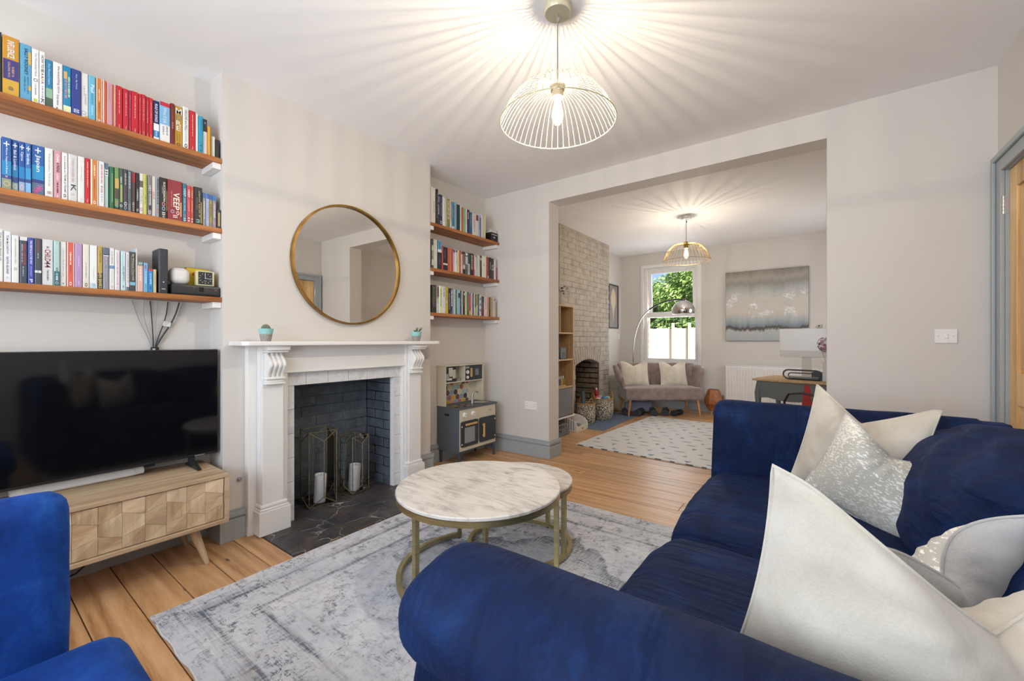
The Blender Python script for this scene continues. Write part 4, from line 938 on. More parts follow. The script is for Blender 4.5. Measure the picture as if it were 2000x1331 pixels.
# (y0 mm, y1 mm, height mm, cover colour, label, colour bands on the spine, print on the spine)
SHELF_BOOKS = {
'L1': (2.222, [
(141.0, 146.0, 259, '#1c2624', 'dark green book at the left end of the top left shelf', [], []),
(147.5, 195.0, 254, '#c98f2c', 'thick gold and purple book lettered INFLUENCE on the top left shelf', [(0.27, 0.61, '#453a78'), (0, 0.27, '#d0a23a')], [('INFLUENCE', 0.93, 0.64, 0.42, '#e9e7e2', 0.5), ('ROBERT B.', 0.5, 0.33, 0.15, '#c9a98a', 0.62), ('CIALDINI, PH.D.', 0.57, 0.3, 0.15, '#c9a98a', 0.38), ('@', 0.16, 0.09, 0.3, '#2c2f58', 0.5)]),
(195.5, 230.0, 247, '#5fa3c4', 'thick sky blue hardback with yellow patches on the top left shelf', [(0.66, 0.88, '#d9a94c', 0.72, 1.0), (0.2, 0.28, '#d9a94c', 0.7, 1.0)], [('SALLY ROONEY', 0.93, 0.46, 0.3, '#15233c', 0.55), ('BEAUTIFUL WORLD,', 0.43, 0.12, 0.14, '#2d5674', 0.68), ('WHERE ARE YOU', 0.43, 0.16, 0.14, '#2d5674', 0.42)]),
(230.5, 252.0, 241, '#e9e7e2', 'white paperback with script title and yellow square on the top left shelf', [(0.03, 0.09, '#c9cf45', 0.25, 0.7)], [('The Wednesday Nova', 0.93, 0.5, 0.35, '#84868c', 0.5), ('O', 0.46, 0.4, 0.6, '#55585e', 0.5), ('~', 0.36, 0.14, 0.2, '#7b7d82', 0.5)]),
(253.0, 270.0, 240, '#e9e7e2', 'slim white paperback lettered HOW TO BE A on the top left shelf', [], [('HOW TO BE A', 0.93, 0.56, 0.45, '#2c2d30', 0.5), ('A', 0.55, 0.5, 0.5, '#8c2436', 0.5), ('A', 0.5, 0.45, 0.5, '#c9a33c', 0.5), ('A', 0.45, 0.4, 0.5, '#31457e', 0.5), ('~', 0.36, 0.14, 0.25, '#77808c', 0.5), ('K', 0.12, 0.03, 0.6, '#2c2d30', 0.5)]),
(271.0, 293.0, 215, '#2f7ca6', 'teal paperback with sea photo foot on the top left shelf', [(0, 0.2, '#4c5f4e'), (0.2, 0.4, '#8fb08f')], [('Our Planned Future', 0.92, 0.48, 0.3, '#bcd9e6', 0.5)]),
(293.5, 324.0, 215, '#e4e2df', 'white paperback titled the everything store on the top left shelf', [], [('the everything store', 0.93, 0.36, 0.3, '#56505a', 0.55), ('brad stone', 0.32, 0.1, 0.26, '#3a3a40', 0.5), ('4', 0.06, 0.02, 0.2, '#222222', 0.4)]),
(324.5, 351.0, 215, '#1f7fab', 'bright teal paperback with pale green foot on the top left shelf', [(0, 0.15, '#dfe6b4'), (0.72, 0.88, '#d8a75c', 0.1, 0.5)], [('~', 0.78, 0.35, 0.25, '#bfe3a0', 0.72), ('~', 0.7, 0.3, 0.3, '#d78d80', 0.35)]),
(351.5, 383.0, 214, '#2f3f86', 'plain royal blue paperback on the top left shelf', [], [('Pepe  My Friend', 0.9, 0.58, 0.2, '#cfd5ea', 0.5), ('oo', 0.14, 0.06, 0.6, '#dfe3f1', 0.5)]),
(383.5, 408.0, 214, '#e0ded9', 'white paperback with small seaside drawing on the top left shelf', [(0, 0.07, '#d9b35e', 0.5, 1.0)], [('~', 0.72, 0.5, 0.2, '#a9a7a4', 0.4), ('SUNSET', 0.55, 0.3, 0.22, '#9a9894', 0.6), ('O', 0.16, 0.08, 0.7, '#8fa0b0', 0.35)]),
(408.5, 433.0, 214, '#6db3cd', 'light blue paperback with white script name on the top left shelf', [], [('Paul', 0.8, 0.63, 0.5, '#eef6f8', 0.55), ('~', 0.6, 0.36, 0.3, '#4c92ad', 0.5), ('~', 0.34, 0.12, 0.3, '#a9d3e2', 0.5)]),
(434.0, 455.0, 213, '#cf7a35', 'orange paperback with white edges and bird mark on the top left shelf', [(0, 1, '#e9e2d8', 0, 0.16), (0, 1, '#e9e2d8', 0.86, 1)], [('~', 0.75, 0.48, 0.2, '#f1d9bd', 0.5), ('~', 0.45, 0.25, 0.2, '#8a4a1c', 0.5), ('A', 0.08, 0.02, 0.4, '#f3efe8', 0.5)]),
(456.0, 469.0, 213, '#d9693a', 'slim orange spine with white left edge on the top left shelf', [(0, 1, '#ebe7e0', 0, 0.3)], []),
(469.5, 493.0, 210, '#c9959d', 'dusty pink paperback on the top left shelf', [], [('~', 0.93, 0.55, 0.12, '#b47f86', 0.5), ('.', 0.05, 0.03, 0.1, '#f0e8e8', 0.5)]),
(493.5, 503.0, 210, '#d2794f', 'very slim terracotta spine beside the red run on the top left shelf', [(0, 1, '#ece6df', 0.7, 1.0)], []),
(504.0, 530.0, 214, '#bf1f2b', 'red paperback, first from left in the red run on the top left shelf', [], [('~', 0.9, 0.35, 0.14, '#e9b9b4', 0.5), ('vintage', 0.12, 0.03, 0.22, '#f1d6d2', 0.5)]),
(531.0, 552.0, 210, '#bc2733', 'red paperback, second from left in the red run on the top left shelf', [], [('~', 0.9, 0.35, 0.14, '#e9b9b4', 0.5), ('vintage', 0.12, 0.03, 0.22, '#f1d6d2', 0.5)]),
(553.0, 561.0, 210, '#a92e48', 'red paperback, thin third from left in the red run on the top left shelf', [], [('~', 0.9, 0.35, 0.14, '#e9b9b4', 0.5), ('vintage', 0.12, 0.03, 0.22, '#f1d6d2', 0.5)]),
(562.0, 589.0, 211, '#c1202c', 'red paperback, fourth from left in the red run on the top left shelf', [], [('~', 0.9, 0.35, 0.14, '#e9b9b4', 0.5), ('vintage', 0.12, 0.03, 0.22, '#f1d6d2', 0.5)]),
(590.0, 600.0, 210, '#bd2836', 'red paperback, fifth from left in the red run on the top left shelf', [], [('~', 0.9, 0.35, 0.14, '#e9b9b4', 0.5), ('vintage', 0.12, 0.03, 0.22, '#f1d6d2', 0.5)]),
(601.0, 618.0, 213, '#be2330', 'red paperback, sixth from left in the red run on the top left shelf', [], [('~', 0.9, 0.35, 0.14, '#e9b9b4', 0.5), ('vintage', 0.12, 0.03, 0.22, '#f1d6d2', 0.5)]),
(619.0, 632.0, 211, '#bb2936', 'red paperback, seventh from left in the red run on the top left shelf', [], [('~', 0.9, 0.35, 0.14, '#e9b9b4', 0.5), ('vintage', 0.12, 0.03, 0.22, '#f1d6d2', 0.5)]),
(632.5, 648.0, 211, '#c0232f', 'red paperback, last from left in the red run on the top left shelf', [], [('~', 0.9, 0.35, 0.14, '#e9b9b4', 0.5), ('vintage', 0.12, 0.03, 0.22, '#f1d6d2', 0.5)]),
(649.0, 673.0, 206, '#1d2250', 'navy and white paperback with swoosh on the top left shelf', [(0, 0.08, '#e8e8e8'), (0.08, 0.24, '#2f7fb5'), (0.24, 0.42, '#e8e8e8')], [('RULE OF KINGS', 0.92, 0.46, 0.45, '#e9eaf0', 0.5), ('~', 0.22, 0.1, 0.25, '#cfe1ee', 0.5)]),
(674.0, 719.0, 213, '#7fb2d6', 'thick pale blue and white book with red top on the top left shelf', [(0.9, 1, '#c2283a'), (0, 0.44, '#e8e6e3')], [('What If Life', 0.86, 0.48, 0.3, '#dfeaf2', 0.5), ('~', 0.42, 0.18, 0.2, '#8f8d94', 0.7), ('~', 0.4, 0.18, 0.2, '#8f8d94', 0.35)]),
(720.0, 737.0, 222, '#74262a', 'slim dark red book beside the MORE book on the top left shelf', [], [('~', 0.9, 0.6, 0.3, '#96533f', 0.5), ('~', 0.55, 0.38, 0.3, '#c7a29c', 0.5)]),
(738.0, 774.0, 220, '#bf922f', 'mustard paperback lettered MORE on the top left shelf', [], [('M', 0.95, 0.8, 0.75, '#e9e7e2', 0.5, 'h'), ('O', 0.79, 0.66, 0.7, '#7b8b96', 0.5, 'h'), ('R', 0.64, 0.53, 0.6, '#e9e7e2', 0.5, 'h'), ('E', 0.51, 0.4, 0.55, '#e9e7e2', 0.5, 'h'), ('~', 0.34, 0.14, 0.14, '#8a6a25', 0.35), ('~', 0.34, 0.14, 0.14, '#8a6a25', 0.65), ('o', 0.09, 0.03, 0.5, '#6e2018', 0.5)]),
(774.5, 801.0, 229, '#e9e7e2', 'white paperback titled decline and fall on the top left shelf', [], [('DECLINE and FALL', 0.93, 0.44, 0.4, '#3f4448', 0.5), ('~', 0.42, 0.16, 0.25, '#b5b6b8', 0.5), ('0', 0.12, 0.03, 0.5, '#3f4448', 0.5)]),
(803.0, 832.0, 221, '#c02730', 'red paperback standing apart near right end of the top left shelf', [], [('~', 0.9, 0.36, 0.14, '#e9b9b4', 0.5), ('vintage', 0.12, 0.03, 0.22, '#f1d6d2', 0.5)]),
(833.0, 843.0, 216, '#e5e2db', 'very slim white spine beside teal book on the top left shelf', [], []),
(845.0, 866.0, 208, '#2b9abf', 'turquoise paperback near right end of the top left shelf', [(0.27, 0.275, '#0f4c6e')], [('~', 0.92, 0.62, 0.2, '#136a8c', 0.6), ('Y', 0.26, 0.14, 0.6, '#0f4c6e', 0.5), ('=', 0.1, 0.05, 0.4, '#123a66', 0.5)]),
(867.0, 888.0, 203, '#dcdad6', 'black topped white book near right end of the top left shelf', [(0.65, 1, '#2d2e33')], [('x', 0.92, 0.86, 0.3, '#d8d8d8', 0.5), ('~', 0.55, 0.12, 0.2, '#b3b1ae', 0.4)]),
(889.0, 903.0, 168, '#dd9f35', 'orange yellow book near right end of the top left shelf', [], []),
(906.0, 926.0, 120, '#d9d3c8', 'short cream notebook near right end of the top left shelf', [(0, 1, '#8d7a5e', 0, 0.3)], []),
(928.0, 948.0, 108, '#2a2c31', 'short black notebook at right end of the top left shelf', [], []),
]),
'L2': (1.818, [
(135.0, 144.0, 216, '#e4e2da', 'white book at the left end of the middle left shelf', [], []),
(145.0, 173.0, 220, '#2c5c9e', 'blue travel guide lettered Malaysia on the middle left shelf', [(0, 0.2, '#8b9a7a'), (0.2, 0.27, '#3c4a86'), (0.27, 0.55, '#2f86b9')], [('+', 0.93, 0.82, 0.6, '#eef2f7', 0.5), ('Malaysia, Singapore & Brunei', 0.8, 0.3, 0.22, '#eef2f7', 0.5), ('~', 0.26, 0.22, 0.3, '#c9a6c6', 0.5), ('o', 0.16, 0.05, 0.7, '#b9a58e', 0.5)]),
(173.5, 192.0, 220, '#2a5395', 'blue travel guide lettered Bali & Lombok on the middle left shelf', [(0, 0.16, '#7fa59b'), (0.16, 0.27, '#3c4a86'), (0.27, 0.5, '#2b7fb5')], [('+', 0.94, 0.84, 0.7, '#eef2f7', 0.5), ('Bali & Lombok', 0.8, 0.4, 0.42, '#eef2f7', 0.5), ('o', 0.13, 0.04, 0.6, '#d9a9b4', 0.5)]),
(193.0, 211.0, 219, '#2a5395', 'blue travel guide lettered Cyprus on the middle left shelf', [(0, 0.2, '#9aa6c2'), (0.2, 0.27, '#3c4a86'), (0.27, 0.5, '#2b7fb5')], [('+', 0.94, 0.84, 0.7, '#eef2f7', 0.5), ('Cyprus', 0.8, 0.62, 0.5, '#eef2f7', 0.5), ('o', 0.15, 0.04, 0.6, '#cbc0b4', 0.5)]),
(211.5, 228.0, 218, '#3d6cae', 'blue travel guide lettered Sardinia on the middle left shelf', [(0, 0.2, '#7fb0dc'), (0.2, 0.27, '#3c4a86'), (0.27, 0.5, '#3f93c9')], [('+', 0.94, 0.84, 0.7, '#eef2f7', 0.5), ('Sardinia', 0.79, 0.57, 0.5, '#eef2f7', 0.5)]),
(229.0, 268.0, 220, '#2f5fa0', 'thick blue travel guide lettered Japan on the middle left shelf', [(0, 0.24, '#5d6f86'), (0.24, 0.31, '#37417c'), (0.31, 0.6, '#2f8cbd')], [('+', 0.96, 0.84, 0.45, '#eef2f7', 0.5), ('Japan', 0.81, 0.47, 0.42, '#f5f7fa', 0.5), ('*', 0.2, 0.08, 0.5, '#d9559a', 0.62), ('*', 0.13, 0.02, 0.5, '#cf4a8e', 0.35)]),
(269.0, 295.0, 219, '#dfdfd6', 'off white book with small sprig mark on the middle left shelf', [], [('Trail of London, Trail of Life', 0.9, 0.22, 0.22, '#9b97a0', 0.5), ('ww', 0.12, 0.06, 0.6, '#a06a6a', 0.45)]),
(296.0, 320.0, 218, '#cf97a0', 'pink book titled in white and black on the middle left shelf', [], [('CHIN', 0.93, 0.76, 0.35, '#f3e9ea', 0.5), ('& FRIEND', 0.75, 0.55, 0.38, '#33282c', 0.55), ('~', 0.52, 0.38, 0.3, '#ecd0d4', 0.5), ('~', 0.34, 0.12, 0.24, '#4b3338', 0.5), ('o', 0.07, 0.03, 0.2, '#f3e9ea', 0.5)]),
(320.5, 341.0, 218, '#e6e4e0', 'white book lettered TEAM of TEAMS on the middle left shelf', [], [('~', 0.93, 0.55, 0.25, '#8b8d92', 0.5), ('TEAM of TEAMS', 0.55, 0.16, 0.3, '#55575e', 0.55), ('o', 0.13, 0.06, 0.4, '#5b3340', 0.5)]),
(342.0, 372.0, 219, '#d3cfcd', 'pale grey book with dark dancing figure on the middle left shelf', [], [('~', 0.92, 0.42, 0.3, '#bfa9a8', 0.5), ('K', 0.36, 0.22, 0.55, '#32353c', 0.55), ('~', 0.18, 0.12, 0.4, '#a8a9b2', 0.5)]),
(373.0, 396.0, 218, '#dfddd8', 'plain off white paperback left of a red one on the middle left shelf', [], [('~', 0.8, 0.45, 0.14, '#bdbcb8', 0.5), ('o', 0.1, 0.06, 0.4, '#cfc9c6', 0.5)]),
(397.0, 413.0, 218, '#c32531', 'red paperback between white ones on the middle left shelf', [], [('~', 0.92, 0.36, 0.2, '#efc3bd', 0.5), ('vintage', 0.13, 0.04, 0.3, '#f1d6d2', 0.5)]),
(414.0, 442.0, 218, '#cf7e40', 'orange paperback with white edges and penguin oval on the middle left shelf', [(0, 1, '#e9e2d8', 0, 0.22), (0, 1, '#e9e2d8', 0.86, 1)], [('~', 0.88, 0.62, 0.2, '#f3dfc6', 0.5), ('~', 0.58, 0.16, 0.14, '#8b5a26', 0.5), ('0', 0.1, 0.03, 0.3, '#f7f3ec', 0.5)]),
(443.0, 463.0, 218, '#e2e0dd', 'white paperback with faint red lettering on the middle left shelf', [], [('~', 0.94, 0.5, 0.35, '#c9888a', 0.5), ('~', 0.46, 0.3, 0.4, '#b5566b', 0.5), ('~', 0.28, 0.1, 0.3, '#a7a9ad', 0.5)]),
(464.0, 478.0, 218, '#b3c9c6', 'pale teal spine with blue top on the middle left shelf', [(0.88, 1, '#5d7089'), (0.72, 0.88, '#dfe3e4')], [('lll', 0.88, 0.74, 0.6, '#3a4654', 0.5)]),
(481.0, 499.0, 206, '#2f6b45', 'green film case with gold stripe on the middle left shelf', [(0, 1, '#14261b', 0.75, 1), (0.15, 0.85, '#8fae6a', 0.45, 0.6)], []),
(499.5, 515.0, 208, '#6d8f58', 'olive and sand film case on the middle left shelf', [(0.5, 0.74, '#c7a55c'), (0.25, 0.5, '#5a4a40'), (0, 0.08, '#2e3030')], [('o', 0.2, 0.13, 0.6, '#cf7d7d', 0.5), ('o', 0.11, 0.05, 0.6, '#8fb6bd', 0.5)]),
(515.5, 531.0, 209, '#46584f', 'dark sage film case on the middle left shelf', [(0.2, 0.62, '#9aa86a', 0.3, 0.8)], [('~', 0.8, 0.62, 0.4, '#bcc4bb', 0.5), ('o', 0.14, 0.08, 0.6, '#cfd5d6', 0.5)]),
(531.5, 547.0, 210, '#4a4548', 'charcoal and mauve film case on the middle left shelf', [], [('~', 0.9, 0.6, 0.3, '#c9b9bc', 0.5), ('o', 0.22, 0.13, 0.7, '#d9cdd0', 0.5), ('o', 0.12, 0.04, 0.7, '#9aa0b5', 0.5)]),
(548.0, 562.0, 210, '#59666b', 'slate grey film case on the middle left shelf', [], [('~', 0.95, 0.55, 0.5, '#aeb7bb', 0.5), ('~', 0.2, 0.05, 0.5, '#8c9698', 0.5)]),
(563.0, 578.0, 208, '#5a4645', 'brown film case with red top on the middle left shelf', [(0.74, 0.98, '#9c2b38')], [('o', 0.26, 0.18, 0.5, '#d9cfcf', 0.5), ('~', 0.16, 0.04, 0.5, '#b7a9a8', 0.5)]),
(579.0, 592.0, 207, '#2a2829', 'black film case with a white title on the middle left shelf', [], [('~', 0.6, 0.3, 0.35, '#c9c7c6', 0.5), ('o', 0.12, 0.05, 0.5, '#d9d7d6', 0.5)]),
(593.0, 608.0, 210, '#dddbd8', 'white film case with a small photo on the middle left shelf', [(0.66, 0.82, '#6b5a52')], [('~', 0.6, 0.25, 0.4, '#aaa8a8', 0.5), ('O', 0.16, 0.08, 0.6, '#b55b62', 0.5)]),
(608.5, 623.0, 210, '#c2c162', 'lime yellow film case on the middle left shelf', [], [('~', 0.95, 0.55, 0.3, '#a3a148', 0.5), ('~', 0.5, 0.25, 0.3, '#7f7d3a', 0.5)]),
(625.0, 641.0, 210, '#7e7c7b', 'black and grey photo film case on the middle left shelf', [(0.15, 0.62, '#3b3a3b', 0.2, 1)], [('~', 0.75, 0.25, 0.5, '#c9c7c5', 0.6), ('0', 0.12, 0.04, 0.6, '#d7d5d3', 0.5)]),
(642.0, 658.0, 210, '#dccfcf', 'pale pink film case on the middle left shelf', [(0, 0.015, '#b4343c')], [('~', 0.62, 0.42, 0.5, '#c58f95', 0.5)]),
(658.5, 673.0, 213, '#8f979c', 'silver grey film case on the middle left shelf', [], [('~', 0.95, 0.3, 0.5, '#3c4146', 0.55), ('O', 0.2, 0.1, 0.7, '#b0606a', 0.5)]),
(674.0, 707.0, 215, '#24201f', 'wide black box set with gold edge on the middle left shelf', [(0.2, 0.7, '#b99a52', 0.9, 0.96)], [('SUCCESSION', 0.9, 0.42, 0.26, '#e4dfd6', 0.6), ('~', 0.8, 0.6, 0.1, '#a89f94', 0.35), ('o', 0.4, 0.3, 0.4, '#d98f98', 0.5), ('o', 0.29, 0.19, 0.4, '#8fb3cc', 0.5), ('ll', 0.15, 0.09, 0.4, '#e8e6e2', 0.5), ('o', 0.07, 0.02, 0.25, '#e8e6e2', 0.5)]),
(707.5, 772.0, 215, '#8c2a34', 'very wide maroon box set with large cream letters on the middle left shelf', [(0.12, 0.48, '#d8b877', 0.86, 0.93)], [('VEEP', 0.7, 0.27, 0.42, '#f0e6d6', 0.58), ('~', 0.72, 0.3, 0.06, '#c98a5a', 0.26), ('o', 0.26, 0.17, 0.24, '#9aa9b5', 0.32), ('o', 0.24, 0.15, 0.22, '#e9d2cd', 0.68), ('ll', 0.13, 0.07, 0.3, '#ecd9d4', 0.5)]),
(773.0, 791.0, 212, '#2f6f86', 'teal film case beside the maroon box set on the middle left shelf', [], [('VEEP', 0.88, 0.66, 0.5, '#d3dfe3', 0.5), ('~', 0.62, 0.28, 0.25, '#bcd0d6', 0.5), ('o', 0.2, 0.14, 0.5, '#d98f98', 0.5), ('ll', 0.11, 0.04, 0.5, '#dfe6e8', 0.5)]),
(791.5, 808.0, 206, '#c2434c', 'first of two coral red film cases on the middle left shelf', [], [('VEEP', 0.9, 0.68, 0.5, '#f2d9d6', 0.5), ('~', 0.62, 0.3, 0.2, '#e6aaa6', 0.5), ('ll', 0.14, 0.04, 0.5, '#f2d9d6', 0.5)]),
(808.5, 824.0, 206, '#c65a4e', 'second of two coral red film cases on the middle left shelf', [], [('VEEP', 0.9, 0.68, 0.5, '#e7a79c', 0.5), ('~', 0.62, 0.3, 0.2, '#f0c0a0', 0.5), ('ll', 0.14, 0.04, 0.5, '#f2d9d6', 0.5)]),
(825.0, 864.0, 210, '#221f1d', 'wide black nature box set with golden edge on the middle left shelf', [(0.06, 0.62, '#a8813a', 0.78, 0.94)], [('planet earth II', 0.9, 0.22, 0.22, '#c9c3b6', 0.62), ('~', 0.72, 0.4, 0.08, '#8f8a80', 0.35), ('n', 0.14, 0.06, 0.4, '#8fd0c8', 0.45)]),
(866.0, 881.0, 188, '#8a8f8c', 'first short blue topped disc case on the middle left shelf', [(0.84, 1, '#3f6aa8')], [('~', 0.75, 0.2, 0.4, '#d7d3b9', 0.5)]),
(882.0, 897.0, 187, '#a8aecb', 'second short blue topped disc case on the middle left shelf', [(0.84, 1, '#3a66ab')], [('~', 0.75, 0.2, 0.3, '#7f86ad', 0.5)]),
(898.0, 912.0, 185, '#b0a23e', 'third short blue topped disc case on the middle left shelf', [(0.84, 1, '#2f6fb5'), (0, 0.15, '#8c8a72')], [('~', 0.7, 0.3, 0.4, '#6c6222', 0.5)]),
(913.0, 930.0, 183, '#8e858f', 'fourth short blue topped disc case on the middle left shelf', [(0.84, 1, '#2f6fb5')], [('~', 0.75, 0.3, 0.4, '#d9d0d3', 0.5), ('o', 0.18, 0.1, 0.6, '#cf8f98', 0.5)]),
(932.0, 954.0, 108, '#2f2d2f', 'small dark box with gold print at right end of the middle left shelf', [(0.12, 0.85, '#a8935f', 0.3, 0.75)], []),
]),
'L3': (1.42, [
(133.0, 150.0, 222, '#dfdedb', 'white paperback at the left end of the lower left shelf', [], [('The Little Book of', 0.95, 0.4, 0.25, '#66686c', 0.6)]),
(150.5, 173.0, 218, '#dcdcdd', 'tall white hardback lettered SATIN ISLAND on the lower left shelf', [], [('TOM McCARTHY', 0.93, 0.55, 0.26, '#3a3b40', 0.5), ('SATIN ISLAND', 0.5, 0.16, 0.26, '#3a3b40', 0.5), ('o', 0.11, 0.07, 0.2, '#9a9aa0', 0.5)]),
(173.5, 194.0, 204, '#dddbd8', 'white paperback with small ring mark beside satin hardback on the lower left shelf', [], [('~', 0.93, 0.4, 0.16, '#a9a5a4', 0.5), ('O', 0.32, 0.26, 0.4, '#8f8986', 0.5)]),
(195.0, 218.0, 203, '#414b56', 'dark slate paperback with red capitals on the lower left shelf', [(0.92, 1, '#d9d6d4')], [('RED NOTICE', 0.84, 0.4, 0.32, '#b8404e', 0.6), ('~', 0.84, 0.42, 0.14, '#b9c0c6', 0.32), ('~', 0.36, 0.15, 0.16, '#aab2b8', 0.45)]),
(219.0, 237.0, 203, '#4149a0', 'violet blue paperback lettered the obstacle is the way on the lower left shelf', [], [('THE OBSTACLE IS THE WAY', 0.94, 0.42, 0.36, '#eceef6', 0.5), ('RYAN HOLIDAY', 0.38, 0.16, 0.2, '#c3c8e6', 0.5), ('P', 0.1, 0.03, 0.5, '#eceef6', 0.5)]),
(238.0, 259.0, 204, '#454c55', 'charcoal paperback with white band on the lower left shelf', [(0.25, 0.3, '#e2e1df')], [('~', 0.95, 0.7, 0.18, '#a94450', 0.5), ('~', 0.68, 0.56, 0.14, '#c4c8cc', 0.5), ('O', 0.295, 0.255, 0.28, '#333333', 0.5)]),
(260.0, 295.0, 205, '#d2d0ce', 'thick pale paperback with big dark red capitals on the lower left shelf', [], [('CHILD', 0.78, 0.52, 0.52, '#8e1c26', 0.5), ('44', 0.52, 0.38, 0.52, '#5a1a20', 0.5), ('TOM ROB SMITH', 0.34, 0.1, 0.16, '#4a4a4e', 0.5), ('x', 0.86, 0.8, 0.2, '#4a4a4e', 0.5)]),
(296.0, 315.0, 204, '#aac4c2', 'pale teal paperback with dark teal foot on the lower left shelf', [(0, 0.32, '#31636a')], [('~', 0.9, 0.5, 0.2, '#cbd8d5', 0.5), ('o', 0.4, 0.33, 0.3, '#2c3238', 0.5), ('~', 0.28, 0.12, 0.4, '#d5e0df', 0.5), ('O', 0.09, 0.03, 0.5, '#d8d4c2', 0.5)]),
(316.0, 336.0, 204, '#e0dedb', 'white paperback with pale script left of the coral one on the lower left shelf', [], [('~', 0.85, 0.2, 0.25, '#b9b6b3', 0.5), ('a', 0.08, 0.04, 0.25, '#444444', 0.5)]),
(336.5, 362.0, 206, '#cf6250', 'coral paperback with white edges on the lower left shelf', [(0, 1, '#ece6e0', 0, 0.16), (0, 1, '#ece6e0', 0.88, 1)], [('~', 0.78, 0.5, 0.2, '#f6e2dc', 0.5), ('~', 0.48, 0.28, 0.14, '#8c3b30', 0.5), ('0', 0.11, 0.03, 0.3, '#f7f3ec', 0.5)]),
(363.0, 388.0, 205, '#b48fb8', 'lilac paperback on the lower left shelf', [], [('~', 0.72, 0.48, 0.16, '#d8c2da', 0.5), ('~', 0.14, 0.05, 0.2, '#d8c2da', 0.5)]),
(388.5, 412.0, 206, '#ddd6c6', 'cream paperback with penguin outline on the lower left shelf', [], [('The Heartfix Matter', 0.58, 0.22, 0.14, '#6e6658', 0.5), ('0', 0.11, 0.03, 0.4, '#3a3a3a', 0.5)]),
(413.0, 439.0, 206, '#e3e2e0', 'white paperback with blue ring mark on the lower left shelf', [(0, 0.12, '#bcd0dd')], [('~', 0.5, 0.2, 0.12, '#d3b6b3', 0.5), ('O', 0.1, 0.05, 0.3, '#4a6f96', 0.5)]),
(440.0, 457.0, 206, '#b79a52', 'tan paperback with black foot and tall capitals on the lower left shelf', [(0, 0.38, '#26221c')], [('IAIN BANKS', 0.38, 0.02, 0.7, '#d9c58a', 0.5), ('~', 0.9, 0.6, 0.3, '#8a7440', 0.5)]),
(458.0, 479.0, 202, '#8f8d96', 'grey paperback with photo top on the lower left shelf', [(0.82, 1, '#5f6c80'), (0.8, 0.84, '#dcdadd')], [('~', 0.78, 0.58, 0.3, '#c3a9bb', 0.5), ('~', 0.5, 0.2, 0.14, '#b6b4bc', 0.5)]),
(480.0, 499.0, 204, '#dedcd8', 'white paperback with blue car drawing on the lower left shelf', [(0.5, 0.58, '#6f8fbb')], [('~', 0.92, 0.62, 0.25, '#8a8b8e', 0.5), ('~', 0.46, 0.15, 0.15, '#b7b5b2', 0.5), ('O', 0.09, 0.04, 0.4, '#555555', 0.5)]),
(500.0, 519.0, 198, '#e0dddb', 'white paperback lettered in pink LONDON secret places on the lower left shelf', [], [("LONDON'S SECRET PLACES", 0.94, 0.12, 0.32, '#c0828e', 0.5), ('O', 0.09, 0.03, 0.4, '#c0828e', 0.5)]),
(522.0, 541.0, 196, '#bcd3d5', 'pale aqua paperback titled art markets on the lower left shelf', [], [('ART / MARKETS', 0.62, 0.25, 0.25, '#3c5a6e', 0.6), ('~', 0.9, 0.4, 0.12, '#86a7ae', 0.35), ('..', 0.12, 0.08, 0.3, '#2c4458', 0.5)]),
(542.0, 554.0, 192, '#d9d2d3', 'slim white and pink paperback on the lower left shelf', [(0, 0.1, '#5f6a7c')], [('~', 0.95, 0.2, 0.35, '#b07a86', 0.5)]),
(555.0, 578.0, 198, '#4c4644', 'charcoal hardback with pale blue band on the lower left shelf', [(0.15, 0.23, '#7fb3cf')], [('Sir Winston Churchill', 0.95, 0.28, 0.3, '#d9d3c3', 0.6), ('~', 0.9, 0.4, 0.1, '#96908a', 0.3)]),
(578.5, 585.0, 219, '#b9cad8', 'tall thin pale blue magazine on the lower left shelf', [(0, 1, '#d8d2c4', 0.5, 1)], []),
(586.0, 609.0, 156, '#d6aea2', 'short peach paperback with green top on the lower left shelf', [(0.86, 1, '#3f6a5c')], [('~', 0.8, 0.35, 0.3, '#f0dcd5', 0.5), ('oo', 0.97, 0.89, 0.7, '#dfe6e0', 0.5)]),
(610.0, 627.0, 151, '#6ba6cf', 'short sky blue paperback with red dot on the lower left shelf', [], [('o', 0.92, 0.8, 0.4, '#c2404e', 0.4), ('~', 0.7, 0.3, 0.3, '#cfe3f0', 0.5)]),
(628.0, 648.0, 123, '#2f86c2', 'shorter bright blue paperback with red top on the lower left shelf', [(0.9, 1, '#c23e4c')], [('~', 0.8, 0.35, 0.3, '#bcdcf0', 0.5), ('~', 0.25, 0.1, 0.4, '#123a5c', 0.5)]),
(649.0, 661.0, 122, '#cbb98c', 'short slim beige paperback beside black router on the lower left shelf', [], [('~', 0.8, 0.3, 0.2, '#8c7d55', 0.5)]),
]),
'R1': (2.222, [
(2573.3, 2629.9, 322, '#dcd3c6', 'tall thick cream book at left end of the top alcove shelf', [], [('~', 0.62, 0.3, 0.12, '#4a443e', 0.65)]),
(2631.7, 2656.4, 318, '#1f1c1c', 'tall black book next to the cream one on the top alcove shelf', [], [('~', 0.9, 0.15, 0.4, '#7d756c', 0.5)]),
(2656.8, 2677.4, 273, '#3c4048', 'dark book lettered CHEESE on the top alcove shelf', [(0.75, 0.95, '#8a8d92')], [('CHEESE', 0.68, 0.35, 0.6, '#e6e2dc', 0.5)]),
(2678.3, 2712.1, 281, '#2a2c44', 'navy book with white diamond on the top alcove shelf', [(0.8, 0.92, '#4a4d5e')], [('~', 0.75, 0.3, 0.25, '#8f8fa6', 0.5), ('o', 0.16, 0.05, 0.5, '#d9d4d4', 0.4)]),
(2713.0, 2748.6, 264, '#d9d5cf', 'white book with faint grey title on the top alcove shelf', [], [('~', 0.92, 0.15, 0.2, '#a29ea0', 0.5)]),
